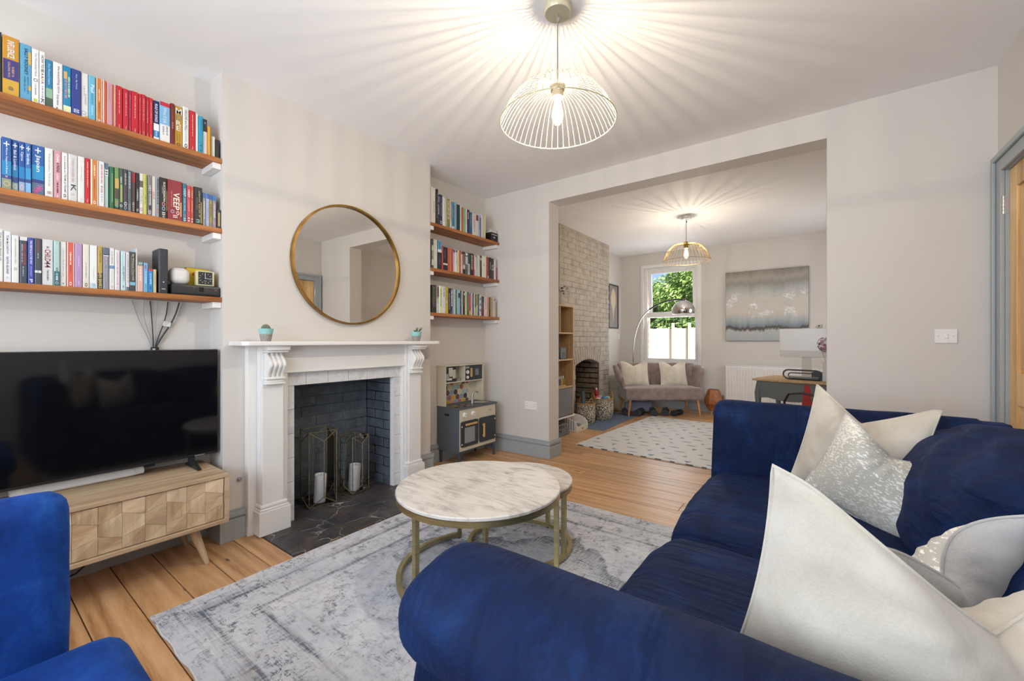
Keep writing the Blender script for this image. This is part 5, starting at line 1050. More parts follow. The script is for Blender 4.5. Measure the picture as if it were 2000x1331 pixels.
(2749.5, 2808.8, 268, '#7c7a4e', 'thick olive book with large pale capitals on the top alcove shelf', [(0, 1, '#b9b27c', 0, 0.3)], [('GEORGE III', 0.95, 0.3, 0.4, '#d4d2b4', 0.65)]),
(2809.7, 2832.6, 265, '#d3c9c4', 'red lettered white spine on the top alcove shelf', [], [('~', 0.95, 0.25, 0.6, '#b8434c', 0.5)]),
(2833.5, 2862.7, 255, '#2f87a0', 'teal photo spine on the top alcove shelf', [(0, 0.1, '#d9dcdc'), (0.1, 0.9, '#1f2a33', 0.72, 1)], [('~', 0.8, 0.4, 0.3, '#b5a274', 0.4)]),
(2864.5, 2900.1, 257, '#8fa9c0', 'pale slate blue spine on the top alcove shelf', [], [('~', 0.9, 0.35, 0.3, '#8d8a86', 0.5)]),
(2901.9, 2948.5, 251, '#12413f', 'dark teal hardback on the top alcove shelf', [(0, 1, '#1a2226', 0, 0.4)], []),
(2950.3, 2967.7, 250, '#d9d3cf', 'slim white spine beside dark teal hardback on the top alcove shelf', [], [('~', 0.9, 0.35, 0.3, '#8d8a86', 0.5)]),
(2969.5, 2991.4, 240, '#b8622c', 'slim burnt orange spine on the top alcove shelf', [], [('~', 0.9, 0.4, 0.4, '#8a4318', 0.5)]),
(2992.3, 3012.4, 238, '#8fc98c', 'slim mint green spine on the top alcove shelf', [], [('~', 0.9, 0.35, 0.3, '#8d8a86', 0.5)]),
(3014.2, 3028.8, 238, '#8f9c92', 'slim grey green spine on the top alcove shelf', [], [('~', 0.9, 0.35, 0.3, '#8d8a86', 0.5)]),
(3029.7, 3045.3, 234, '#d9d6cd', 'slim off white spine right of grey green one on the top alcove shelf', [], [('~', 0.9, 0.35, 0.3, '#8d8a86', 0.5)]),
(3045.7, 3080.9, 238, '#1f3a55', 'black and blue paperback on the top alcove shelf', [(0.9, 1, '#191a1c'), (0.5, 0.9, '#2a2c2e')], [('~', 0.9, 0.6, 0.4, '#c3c6c9', 0.5)]),
(3082.7, 3123.8, 222, '#2f5a82', 'denim blue hardback on the top alcove shelf', [], [('~', 0.9, 0.35, 0.3, '#8d8a86', 0.5)]),
(3126.5, 3178.5, 221, '#d8d2cc', 'white book with red dot print on the top alcove shelf', [], [('~', 0.92, 0.15, 0.4, '#b5838a', 0.5)]),
(3180.4, 3216.0, 222, '#d6d3d3', 'white book with maroon wedge top on the top alcove shelf', [(0.72, 0.98, '#86273c')], []),
(3216.9, 3246.1, 224, '#9fb2c4', 'pale blue grey spine near right of the top alcove shelf', [], [('~', 0.9, 0.35, 0.3, '#8d8a86', 0.5)]),
(3247.0, 3257.0, 204, '#3c2a3c', 'very slim plum spine near right of the top alcove shelf', [], []),
(3258.9, 3296.3, 245, '#cfc6d0', 'lilac white book near right of the top alcove shelf', [], []),
(3297.2, 3331.0, 247, '#c9c46a', 'yellow and cream book left of black boxes on the top alcove shelf', [(0, 1, '#dcd8c8', 0.6, 1)], []),
]),
'R2': (1.818, [
(2575.1, 2598.9, 260, '#4a463c', 'black and white patterned book at left end of the middle alcove shelf', [(0.6, 0.78, '#b5b09a'), (0.1, 0.3, '#bdbab2')], [('~', 0.6, 0.3, 0.5, '#d4d0c6', 0.5)]),
(2600.7, 2643.6, 261, '#c9c7b8', 'thick cream hardback near left of the middle alcove shelf', [(0, 1, '#e2e0d8', 0.82, 1)], [('~', 0.9, 0.4, 0.15, '#b3a692', 0.4), ('o', 0.2, 0.1, 0.2, '#7a8a5e', 0.4)]),
(2648.2, 2701.1, 258, '#23282c', 'black book with blue top near left of the middle alcove shelf', [(0.7, 1, '#5b96b5'), (0.6, 0.7, '#d3d8da')], [('~', 0.95, 0.75, 0.3, '#1f4a66', 0.5), ('~', 0.5, 0.15, 0.15, '#7d8488', 0.5)]),
(2702.9, 2720.3, 221, '#b23038', 'red spine beside the banded black book on the middle alcove shelf', [], [('~', 0.9, 0.35, 0.3, '#8d8a86', 0.5)]),
(2722.1, 2782.4, 217, '#222221', 'black book with narrow white band on the middle alcove shelf', [(0.24, 0.31, '#dcdad6')], [('~', 0.85, 0.5, 0.12, '#8c8a86', 0.4)]),
(2784.2, 2807.9, 219, '#bf4a34', 'vermilion spine on the middle alcove shelf', [], [('~', 0.9, 0.35, 0.3, '#8d8a86', 0.5)]),
(2808.8, 2831.6, 216, '#c08a54', 'tan spine between two reds on the middle alcove shelf', [], [('~', 0.9, 0.35, 0.3, '#8d8a86', 0.5)]),
(2833.5, 2851.7, 219, '#b8343c', 'narrow red spine right of tan on the middle alcove shelf', [], [('~', 0.9, 0.35, 0.3, '#8d8a86', 0.5)]),
(2853.6, 2877.3, 216, '#d5d2d2', 'white spine with dark blue head on the middle alcove shelf', [(0.86, 0.98, '#24455c')], [('~', 0.9, 0.35, 0.3, '#8d8a86', 0.5)]),
(2879.1, 2908.3, 215, '#d9d6d4', 'white spine with purple head on the middle alcove shelf', [(0.9, 0.98, '#6a4a6c')], [('~', 0.9, 0.35, 0.3, '#8d8a86', 0.5)]),
(2911.1, 2936.6, 218, '#d3bd7c', 'pale yellow spine on the middle alcove shelf', [], [('~', 0.9, 0.35, 0.3, '#8d8a86', 0.5)]),
(2938.5, 2960.4, 218, '#a8222f', 'crimson spine on the middle alcove shelf', [], [('~', 0.95, 0.1, 0.25, '#d88f94', 0.5)]),
(2962.2, 2984.1, 210, '#cfc4b6', 'white and brown mottled spine on the middle alcove shelf', [(0.9, 1, '#4c3a2c')], [('~', 0.9, 0.35, 0.3, '#8d8a86', 0.5)]),
(2985.9, 3017.9, 216, '#7d5530', 'brown topped spine with black foot on the middle alcove shelf', [(0, 0.22, '#23211f'), (0.22, 0.42, '#c7b9a6'), (0.9, 1, '#2f3320')], [('~', 0.9, 0.35, 0.3, '#8d8a86', 0.5)]),
(3020.6, 3053.5, 208, '#55565a', 'grey spine with white block on the middle alcove shelf', [(0.48, 0.84, '#d6d4d4'), (0.9, 1, '#dedcda')], [('~', 0.9, 0.35, 0.3, '#8d8a86', 0.5)]),
(3055.3, 3084.5, 217, '#3e5457', 'dark teal spine with white foot on the middle alcove shelf', [(0, 0.5, '#cfcfca')], [('~', 0.45, 0.1, 0.4, '#2f3a3e', 0.5)]),
(3090.0, 3143.9, 218, '#2a2b26', 'thick black paperback with pale title on the middle alcove shelf', [], [('~', 0.92, 0.25, 0.5, '#b9b5a0', 0.5)]),
(3146.6, 3160.3, 216, '#c8567c', 'slim magenta and white spine on the middle alcove shelf', [(0.3, 0.95, '#d9c4ca')], []),
(3162.1, 3183.1, 215, '#d9d5d3', 'white spine with dark logo head on the middle alcove shelf', [(0.88, 0.98, '#4c4a4a', 0.3, 0.9)], [('~', 0.9, 0.35, 0.3, '#8d8a86', 0.5)]),
(3184.9, 3210.5, 214, '#c3cbc0', 'pale sage spine on the middle alcove shelf', [], [('~', 0.9, 0.35, 0.3, '#8d8a86', 0.5)]),
(3212.3, 3243.4, 216, '#d4cfc8', 'off white spine between sage and black on the middle alcove shelf', [], [('~', 0.9, 0.35, 0.3, '#8d8a86', 0.5)]),
(3244.3, 3270.7, 220, '#2b2a2b', 'black spine with white figure head on the middle alcove shelf', [(0.78, 0.9, '#c9c5c0')], [('~', 0.9, 0.35, 0.3, '#8d8a86', 0.5)]),
(3273.5, 3340.1, 223, '#ded8c8', 'thick cream book with tiny red dancers on the middle alcove shelf', [], [('ii', 0.64, 0.54, 0.3, '#a8323c', 0.45)]),
(3342.9, 3378.5, 221, '#a6392f', 'brick red spine near right of the middle alcove shelf', [(0, 0.12, '#d9d0c4', 0.5, 1)], [('~', 0.9, 0.35, 0.3, '#8d8a86', 0.5)]),
(3380.3, 3418.6, 222, '#25262a', 'black spine near right of the middle alcove shelf', [], [('~', 0.8, 0.45, 0.2, '#c9c9c9', 0.6)]),
(3420.5, 3466.1, 219, '#4c3a3c', 'dark photo spine with large white letters near right of the middle alcove shelf', [], [('VS', 0.72, 0.42, 0.7, '#dcd8d4', 0.5)]),
(3468.8, 3499.9, 217, '#d4d1cd', 'white spine near right end of the middle alcove shelf', [], [('~', 0.9, 0.2, 0.12, '#6a6866', 0.5)]),
(3504.4, 3528.2, 134, '#a82a66', 'short magenta book at right end of the middle alcove shelf', [], [('~', 0.9, 0.35, 0.3, '#8d8a86', 0.5)]),
]),
'R3': (1.42, [
(2580.6, 2635.4, 248, '#26231f', 'thick black paperback packed with text at left end of the lower alcove shelf', [(0.38, 0.45, '#8c2430', 0.1, 0.35)], [('~', 0.95, 0.2, 0.2, '#8c8676', 0.3), ('~', 0.95, 0.2, 0.2, '#8c8676', 0.65)]),
(2637.2, 2667.3, 246, '#c9c9c8', 'grey book with pink and brown head on the lower alcove shelf', [(0.55, 1, '#c69a98'), (0.6, 0.95, '#7c4a3c', 0.5, 1)], [('~', 0.9, 0.35, 0.3, '#8d8a86', 0.5)]),
(2670.1, 2701.1, 248, '#d3dcb6', 'pale lime book on the lower alcove shelf', [], [('~', 0.9, 0.25, 0.3, '#5f7a4c', 0.6)]),
(2702.9, 2747.7, 249, '#d9d7d6', 'thick white book with grey title on the lower alcove shelf', [], [('~', 0.95, 0.6, 0.3, '#6a6c70', 0.6), ('~', 0.55, 0.2, 0.1, '#a5a5a8', 0.5)]),
(2748.6, 2786.0, 244, '#bfa42c', 'mustard yellow book on the lower alcove shelf', [(0.38, 0.5, '#d5c9b4', 0.2, 0.7)], [('~', 0.9, 0.35, 0.3, '#8d8a86', 0.5)]),
(2787.8, 2819.8, 239, '#1d1c1e', 'black book with white dotted title on the lower alcove shelf', [], [('~', 0.8, 0.15, 0.25, '#d5d2cc', 0.5)]),
(2820.7, 2848.1, 239, '#333a5c', 'navy book with bold white letters on the lower alcove shelf', [(0, 0.12, '#3f5a86')], [('~', 0.95, 0.3, 0.6, '#e3e3e8', 0.5)]),
(2849.0, 2866.3, 236, '#93a3b8', 'steel blue spine on the lower alcove shelf', [], [('~', 0.9, 0.35, 0.3, '#8d8a86', 0.5)]),
(2868.2, 2886.4, 238, '#d9c9c4', 'white and pink slim spine on the lower alcove shelf', [], [('~', 0.9, 0.35, 0.3, '#8d8a86', 0.5)]),
(2887.3, 2904.7, 237, '#1f7a52', 'emerald green spine on the lower alcove shelf', [], [('~', 0.9, 0.35, 0.3, '#8d8a86', 0.5)]),
(2906.5, 2945.8, 233, '#8fb0be', 'powder blue book with black face drawing on the lower alcove shelf', [(0.68, 0.88, '#2c2f33', 0.25, 0.85)], []),
(2947.6, 2968.6, 232, '#25272b', 'black spine beside powder blue book on the lower alcove shelf', [], [('~', 0.9, 0.35, 0.3, '#8d8a86', 0.5)]),
(2969.5, 2983.2, 227, '#d5d1cf', 'slim white spine between two blacks on the lower alcove shelf', [], [('~', 0.9, 0.35, 0.3, '#8d8a86', 0.5)]),
(2984.1, 3015.1, 227, '#232124', 'black book with small white head on the lower alcove shelf', [(0.84, 0.94, '#c9c5c2', 0.3, 0.9)], [('~', 0.9, 0.35, 0.3, '#8d8a86', 0.5)]),
(3015.6, 3041.6, 232, '#d6cb8c', 'butter yellow book on the lower alcove shelf', [], [('~', 0.9, 0.35, 0.3, '#8d8a86', 0.5)]),
(3042.5, 3070.8, 229, '#2f7a62', 'sea green book on the lower alcove shelf', [], [('~', 0.9, 0.2, 0.2, '#9cc2b3', 0.6)]),
(3072.6, 3098.2, 223, '#b53a3c', 'red book with purple head on the lower alcove shelf', [(0.9, 1, '#8a6c98'), (0, 0.2, '#c9a35c')], [('~', 0.9, 0.35, 0.3, '#8d8a86', 0.5)]),
(3099.1, 3123.8, 223, '#dccfcf', 'blush white spine on the lower alcove shelf', [], [('~', 0.9, 0.35, 0.3, '#8d8a86', 0.5)]),
(3124.7, 3144.8, 222, '#4f646c', 'slate spine on the lower alcove shelf', [], [('~', 0.9, 0.35, 0.3, '#8d8a86', 0.5)]),
(3145.7, 3161.2, 222, '#d3d0ca', 'slim white spine right of slate on the lower alcove shelf', [], [('~', 0.9, 0.35, 0.3, '#8d8a86', 0.5)]),
(3162.1, 3183.1, 216, '#aeb84a', 'black headed lime spine on the lower alcove shelf', [(0.4, 1, '#4a4e54')], [('~', 0.9, 0.35, 0.3, '#8d8a86', 0.5)]),
(3184.0, 3202.3, 218, '#c2b43c', 'slim yellow spine on the lower alcove shelf', [(0, 0.5, '#c9c9c4')], []),
(3203.2, 3224.2, 219, '#2c5a5e', 'petrol teal spine on the lower alcove shelf', [], [('~', 0.9, 0.35, 0.3, '#8d8a86', 0.5)]),
(3225.1, 3263.4, 212, '#cfd4d6', 'white spotted book on the lower alcove shelf', [], [('...', 0.9, 0.2, 0.4, '#4a5a66', 0.5)]),
(3264.4, 3279.9, 203, '#25221f', 'slim black spine right of white spotted book on the lower alcove shelf', [], [('~', 0.9, 0.35, 0.3, '#8d8a86', 0.5)]),
(3281.7, 3304.5, 202, '#8c2f3a', 'maroon spine with black head on the lower alcove shelf', [(0.7, 1, '#3a3032')], [('~', 0.9, 0.35, 0.3, '#8d8a86', 0.5)]),
(3307.3, 3352.0, 202, '#d6d4d2', 'double white book near right of the lower alcove shelf', [(0, 1, '#a9a8a6', 0.46, 0.52)], [('~', 0.9, 0.35, 0.3, '#8d8a86', 0.5)]),
(3353.8, 3379.4, 202, '#d29a76', 'peach spine with red edge near right of the lower alcove shelf', [(0, 1, '#b5503c', 0, 0.2)], [('~', 0.9, 0.35, 0.3, '#8d8a86', 0.5)]),
(3382.1, 3408.6, 203, '#4c3c2a', 'dark brown spine near right of the lower alcove shelf', [], [('~', 0.9, 0.35, 0.3, '#8d8a86', 0.5)]),
(3410.4, 3442.4, 206, '#a89a66', 'khaki tan spine near right of the lower alcove shelf', [], [('~', 0.9, 0.35, 0.3, '#8d8a86', 0.5)]),
(3444.2, 3469.7, 205, '#d9c3cc', 'pink white spine near right end of the lower alcove shelf', [], [('~', 0.9, 0.35, 0.3, '#8d8a86', 0.5)]),
(3471.6, 3493.5, 170, '#d8cdb8', 'shorter cream spine near right end of the lower alcove shelf', [], [('~', 0.9, 0.35, 0.3, '#8d8a86', 0.5)]),
(3494.4, 3514.5, 184, '#a39c92', 'grey notebook at right end of the lower alcove shelf', [(0.9, 0.99, '#d4d2d0', 0.2, 0.8)], []),
]),
}
# ================================================================== WALL SHELVES
def shelf(label, y0, y1, ztop, xf, ends):
    s = thing('wall_shelf', label, 'shelf', ((XL + xf) / 2, (y0 + y1) / 2, ztop - 0.028), 0, 'reclaimed pine alcove shelves')
    hx, hy = (xf - XL) / 2, (y1 - y0) / 2
    MB().soft((0, 0, 0.014), (hx - 0.0005, hy, 0.0138), 0.002, 10, lambda p, u: p + Vector((0.0025 * noise.noise(Vector((p.y * 5, ztop, 0))) * (u[0] > 0.9), 0, 0.0))).build('plank', 'shelf', s)
    for e in ends:
        ye = e * hy
        m = MB(); m.box(-hx + 0.001, hx - 0.012, min(ye, ye - e * 0.042), max(ye, ye - e * 0.042), -0.034, 0.0002, 0.003); m.build('support_batten', 'white_paint', s)
    return s
SHELF_AT = {}
for key, z, nm in (('1', 2.222, 'top'), ('2', 1.818, 'middle'), ('3', 1.42, 'lower')):
    SHELF_AT['L' + key] = shelf('%s reclaimed pine shelf above the television' % nm, -0.9, BR0 - 0.001, z, -2.783, (1, -1))
    SHELF_AT['R' + key] = shelf('%s reclaimed pine shelf in the alcove beside the opening' % nm, BR1 + 0.001, YM0 - 0.001, z, -2.768, (1, -1))

# ================================================================== BOOKS
rb = random.Random(21)
page_mat = m_paint('book_pages', '#ddd3bd', 0.9, 0.3, 400)
def book(zs, y0, y1, h, col, label, bands, prints, group, xs, kind):
    w = y1 - y0; d = rb.uniform(0.118, 0.140); x = xs - rb.uniform(0.0, 0.008)
    h = max(h, 0.06); d = min(d, x - (XL + 0.004))
    t_ = min(0.0016, w * 0.16); hb = h - 0.0
    m = MB()
    # cover wrapped round the pages: spine (slightly rounded) and two boards
    rnd_ = min(0.004, w * 0.18)
    prof = [(-d, -w / 2), (-rnd_, -w / 2), (-rnd_ * 0.3, -w / 2 + rnd_ * 0.35), (0, -w / 2 + rnd_), (0, w / 2 - rnd_), (-rnd_ * 0.3, w / 2 - rnd_ * 0.35), (-rnd_, w / 2), (-d, w / 2),
            (-d, w / 2 - t_), (-rnd_ - 0.001, w / 2 - t_), (-0.003, 0.0), (-rnd_ - 0.001, -w / 2 + t_), (-d, -w / 2 + t_)]
    m.prism(prof, 'Z', 0.0, hb)
    o = m.build('book', P(col, 0.42)); o.location = (x, (y0 + y1) / 2, zs + 0.0003)
    tag(o, label, 'book' if kind == 'book' else 'disc case', group); o.name = kind
    MB().box(-d + 0.003, -rnd_ - 0.0012, -w / 2 + t_ + 0.0001, w / 2 - t_ - 0.0001, 0.003, hb - 0.003).build('pages' if kind == 'book' else 'inlay', page_mat if kind == 'book' else P('#2a2a2c', 0.5), o)
    for b in bands:
        za, zb_, c = b[:3]; ya, yb_ = (b[3], b[4]) if len(b) > 3 else (0.04, 0.96)
        ya, yb_ = max(ya, 0.04), min(yb_, 0.96)
        if abs(yb_ - ya) < 0.02: continue
        MB().box(-0.0006, 0.0003, -w / 2 + ya * w, -w / 2 + yb_ * w, max(za * hb, 0.0004), min(zb_ * hb, hb - 0.0004)).build('spine_band', P(c, 0.42), o)
    marks = {}
    for p in prints:
        s_, zt_, zb_, wf, c, yc = p[:6]
        L = (zt_ - zb_) * hb; cz = (zt_ + zb_) / 2 * hb; cy = -w / 2 + yc * w; ht = wf * w
        if s_ == '~':                                    # print too small to read: short strokes
            mm = marks.setdefault(c, MB()); n_ = max(3, int(L / 0.007)); r2 = random.Random(len(label) + n_)
            z_ = zt_ * hb
            while z_ > zb_ * hb + 0.003:
                l_ = r2.uniform(0.0018, 0.0042)
                a = ht * r2.uniform(0.35, 0.5)
                mm.box(0.0003, 0.0006, cy - a, cy + a, z_ - l_, z_); z_ -= l_ + r2.choice((0.0012, 0.0012, 0.0015, 0.004))
        elif len(p) > 6: letters(s_, o, P(c, 0.45), (0.0004, cy, cz), (0, 1, 0), (0, 0, 1), ht, L, 'spine_lettering')
        else: letters(s_, o, P(c, 0.45), (0.0004, cy, cz), (0, 0, -1), (0, 1, 0), L, ht, 'spine_lettering')
    for c, mm in marks.items(): mm.build('spine_print', P(c, 0.45), o)
    return o
for key, (zs, rows) in SHELF_BOOKS.items():
    for r_ in rows:
        y0, y1, h = r_[0] / 1000, r_[1] / 1000, r_[2] / 1000
        kind = 'disc_case' if ('case' in r_[4] or 'box set' in r_[4]) else 'book'
        book(zs, y0, y1 - 0.0003, h, r_[3], r_[4], r_[5], r_[6], {'L1': 'books on the top left shelf', 'L2': 'books and film cases on the middle left shelf', 'L3': 'books on the lower left shelf', 'R1': 'books on the top alcove shelf', 'R2': 'books on the middle alcove shelf', 'R3': 'books on the lower alcove shelf'}[key], -2.797 if key[0] == 'L' else -2.782, kind)

# ---- black storage boxes and papers at the right end of the top alcove shelf
zs = 2.222
bx_ = thing('storage_box', 'black lidded storage box with label holder on top alcove shelf', 'box', (-2.87, 3.472, zs))
MB().box(-0.085, 0.085, -0.052, 0.052, 0.0005, 0.075, 0.003).build('box_body', 'black', bx_)
MB().box(-0.088, 0.088, -0.055, 0.055, 0.072, 0.094, 0.003).build('lid', P('#222326', 0.5), bx_)
MB().box(0.085, 0.087, -0.018, 0.012, 0.035, 0.052, 0.0005).build('label_holder', 'steel', bx_)
MB().box(0.0872, 0.0882, -0.05, 0.05, 0.068, 0.075, 0.0003).build('ribbon', P('#d9d6d0', 0.7), bx_)
MB().tube([(0.088, 0.045, 0.07), (0.092, 0.046, 0.03), (0.094, 0.048, -0.005), (0.093, 0.055, -0.03)], 0.0018, 5).build('cord', 'black', bx_)
pp = thing('paper_stack', 'stack of white papers on the black storage box', 'papers', (-2.87, 3.472, zs + 0.0945))
rr = random.Random(8); z = 0.0
for k in range(6):
    hh = rr.uniform(0.004, 0.008); dx, dy = rr.uniform(-0.006, 0.006), rr.uniform(-0.004, 0.004)
    MB().box(-0.078 + dx, 0.078 + dx, -0.05 + dy, 0.05 + dy, z, z + hh - 0.0004, 0.001).build('paper_bundle', P(('#d8d5d1', '#c9c6c4', '#e2dfda')[k % 3], 0.9), pp); z += hh

# ---- router, smart speaker, clock, set top box, card on the lower left shelf
zs = 1.42
ro = thing('router', 'tall black tower router between books and set top box', 'router', (-2.858, 0.690, zs))
MB().prism([(-0.058, -0.020), (0.052, -0.020), (0.058, -0.014), (0.058, 0.014), (0.052, 0.020), (-0.058, 0.020)], 'Z', 0.0003, 0.237, 0.004).build('case', P('#2b2e35', 0.45), ro)
MB().box(0.0578, 0.0586, -0.014, 0.014, 0.098, 0.0985).build('seam', 'black', ro)
MB().box(0.058, 0.0588, -0.003, 0.003, 0.058, 0.062, 0.0003).build('status_light', P('#e6e6ea', 0.3), ro)
MB().box(0.058, 0.0588, -0.008, 0.008, 0.022, 0.025, 0.0003).build('brand_mark', P('#e3dcdc', 0.4), ro)
st = thing('set_top_box', 'low black set top box on the lower left shelf', 'set top box', (-2.868, 0.836, zs))
MB().soft((0, 0, 0.0305), (0.068, 0.113, 0.030), 0.008, 8).build('case', P('#26272b', 0.35), st, smooth=True)
MB().box(0.0675, 0.0688, 0.012, 0.034, 0.024, 0.050, 0.0004).build('display', P('#0c0c0e', 0.1), st)
MB().box(0.0675, 0.0688, 0.086, 0.098, 0.036, 0.0395, 0.0003).build('brand_mark', P('#c9343c', 0.4), st)
letters('~', st, P('#d8d8d8', 0.4), (0.0682, -0.012, 0.042), (0, 1, 0), (0, 0, 1), 0.004, 0.002, 'mark')
sp = thing('smart_speaker', 'rounded white smart speaker standing on set top box', 'speaker', (-2.862, 0.772, zs + 0.0607))
MB().soft((0, 0, 0.0455), (0.042, 0.044, 0.0455), 0.030, 12).build('shell', P('#ddd9d4', 0.55), sp, smooth=True)
MB().cyl((0.0415, -0.002, 0.035), (0.0426, -0.002, 0.035), 0.003, seg=14).build('mark', P('#f2efec', 0.4), sp)
ck = thing('alarm_clock', 'cream square alarm clock with black dial on set top box', 'clock', (-2.845, 0.886, zs + 0.0607)); ck.rotation_euler = (0, 0, R(-6))
MB().soft((0, 0, 0.0435), (0.026, 0.0435, 0.0432), 0.006, 6).build('case', P('#cdc79a', 0.4), ck, smooth=True)
MB().box(0.0255, 0.027, -0.033, 0.033, 0.008, 0.079, 0.0004).build('dial', P('#24262a', 0.5), ck)
for k in range(12):
    a = R(30 * k); c, s_ = math.sin(a), math.cos(a); r0 = 0.024; r1 = 0.030 if k % 3 else 0.031
    MB().tube([(0.0274, r0 * c, 0.0435 + r0 * s_), (0.0274, r1 * c, 0.0435 + r1 * s_)], 0.0009, 4).build('hour_mark', P('#e9e7e0', 0.5), ck)
for a, ln, wd in ((-3, 0.026, 0.0011), (97, 0.025, 0.0009)):
    MB().tube([(0.0282, 0, 0.0435), (0.0282, ln * math.sin(R(a)), 0.0435 + ln * math.cos(R(a)))], wd, 4).build('clock_hand', P('#f2f0ea', 0.5), ck)
MB().cyl((0.0274, 0, 0.0435), (0.0295, 0, 0.0435), 0.002, seg=10).build('hand_cap', P('#f2f0ea', 0.5), ck)
MB().box(0.0268, 0.0273, -0.0055, 0.0055, 0.0275, 0.0295).build('dial_mark', P('#d8d6cf', 0.5), ck)
MB().cyl((0.0, 0.0435, 0.075), (0.0, 0.050, 0.079), 0.004, seg=10).build('knob', P('#d9d4b4', 0.4), ck)
yb_ = thing('yellow_box', 'yellow card box with red arch behind the clock', 'box', (-2.915, 0.872, zs + 0.0607))
MB().box(-0.018, 0.018, -0.056, 0.056, 0.0003, 0.105, 0.001).build('carton', P('#d8b81f', 0.5), yb_)
MB().box(-0.0185, 0.0185, -0.0565, 0.0565, 0.1045, 0.1065, 0.0005).build('dark_edge', P('#5c3a2c', 0.6), yb_)
pr = MB(); pr.prism([(0.030 * math.cos(R(a)), 0.062 + 0.028 * math.sin(R(a))) for a in range(0, 181, 15)], 'X', 0.018, 0.0186); pr.build('printed_arch', P('#b5462a', 0.5), yb_)

# ---- leads gathered below the shelf down to the television
CZ, CY = 1.128, 0.690
rr = random.Random(6)
for k, (yy_, col, r_, bow) in enumerate(((0.596, '#8d8d8c', 0.0017, -0.02), (0.647, '#8d8d8c', 0.0015, -0.03), (0.671, '#26262a', 0.0027, 0.0), (0.702, '#9a9a98', 0.0014, 0.0), (0.749, '#2a2a2e', 0.0028, 0.02), (0.800, '#2a2a2e', 0.0034, 0.03), (0.812, '#c8c8c6', 0.0024, 0.03), (0.829, '#a8a8a6', 0.0015, 0.02))):
    pts = []
    for q in range(9):
        f = q / 8.0; y = yy_ + (CY + (k - 3.5) * 0.0028 - yy_) * (f ** 0.85) + bow * math.sin(math.pi * f) * (1 - f)
        pts.append((-2.961 + 0.003 * (k % 2) + 0.004 * math.sin(f * 3), y, 1.388 + (CZ - 1.388) * f))
    pts.append((-2.955, CY + (k - 3.5) * 0.0016, 1.07)); pts.append((-2.93, CY + (k - 3.5) * 0.0016, 0.98))
    tag(MB().tube(pts, r_, 6).build('cable', P(col, 0.6), smooth=True), ['thin grey lead hanging leftmost below the lower shelf', 'thin grey lead second from left below the lower shelf', 'black lead third from left below the lower shelf', 'thin pale lead in the middle below the lower shelf', 'black lead right of the middle below the lower shelf', 'thick black lead beside the white one below shelf', 'white lead running beside the thick black one below shelf', 'thin grey lead hanging rightmost below the lower shelf'][k], 'cable', 'leads below the lower left shelf')
cl = thing('cable_clip', 'black clip gathering the leads above the television', 'cable clip', (-2.955, CY, CZ - 0.006))
MB().box(-0.010, 0.010, -0.017, 0.017, -0.012, 0.012, 0.003).build('clip_body', 'black', cl); MB().box(0.010, 0.0106, -0.012, 0.000, -0.006, 0.004).build('clip_label', P('#d9d6d0', 0.6), cl)
lb = thing('cable_tag', 'white printed paper tag on the black lead', 'tag', (-2.950, 0.742, 1.262)); lb.rotation_euler = (R(-14), 0, 0)
MB().box(0, 0.001, -0.017, 0.017, -0.013, 0.013).build('paper_tag', P('#e4e2da', 0.7), lb)
mk_ = MB()
for k in range(3): mk_.box(0.001, 0.0013, -0.012, 0.008 - 0.003 * k, 0.007 - k * 0.006, 0.0085 - k * 0.006)
mk_.build('tag_print', P('#55555a', 0.7), lb)
# ================================================================== TOY KITCHEN
KX, KY = -2.82, 3.09
kt = thing('toy_kitchen', 'grey and cream wooden toy kitchen in the alcove', 'toy kitchen', (KX, KY, 0))
slate_ = P('#565c62', 0.5); ink = P('#34383f', 0.5); creamk = P('#cfc6b0', 0.5); oakk = P('#c9a266', 0.5); wht = P('#e8e6e1', 0.4)
def kb(m, x0, x1, y0, y1, z0, z1, bev=0.002): return m.box(x0 - KX, x1 - KX, y0 - KY, y1 - KY, z0, z1, bev)
for y0 in (2.812, 3.356):
    m = MB(); kb(m, -2.965, -2.682, y0, y0 + 0.014, 0.122, 0.525)
    m.build('side_panel', slate_, kt)
kb(MB(), -2.86, -2.80, 2.8114, 2.8124, 0.457, 0.479, 0).build('hand_slot', P('#15171a', 0.8), kt)
m = MB(); kb(m, -2.965, -2.955, 2.826, 3.356, 0.122, 0.525); kb(m, -2.965, -2.684, 2.826, 3.356, 0.122, 0.136); m.build('carcass', slate_, kt)
kb(MB(), -2.966, -2.668, 2.808, 3.376, 0.525, 0.541, 0.003).build('worktop', slate_, kt)
kb(MB(), -2.696, -2.680, 2.826, 3.356, 0.136, 0.525, 0.001).build('front_panel', creamk, kt)
def rrect(y0, y1, z0, z1, r, n=5):
    pts = []
    for cy, cz, a0 in ((y1 - r, z1 - r, 0), (y0 + r, z1 - r, 90), (y0 + r, z0 + r, 180), (y1 - r, z0 + r, 270)):
        pts += [(cy + r * math.cos(R(a0 + 90 * k / n)) - KY, cz + r * math.sin(R(a0 + 90 * k / n))) for k in range(n + 1)]
    return pts
od = MB().prism(rrect(2.838, 3.080, 0.172, 0.412, 0.02), 'X', -2.680 - KX, -2.670 - KX, 0.001).build('oven_door', ink, kt)
kb(MB(), -2.670, -2.6695, 2.885, 3.030, 0.205, 0.350, 0).build('oven_window', P('#8d9297', 0.15), od)
m = MB(); kb(m, -2.662, -2.648, 2.885, 3.045, 0.372, 0.390, 0.003); kb(m, -2.670, -2.660, 2.895, 2.91, 0.374, 0.388, 0); kb(m, -2.670, -2.660, 3.02, 3.035, 0.374, 0.388, 0); m.build('handle', oakk, od)
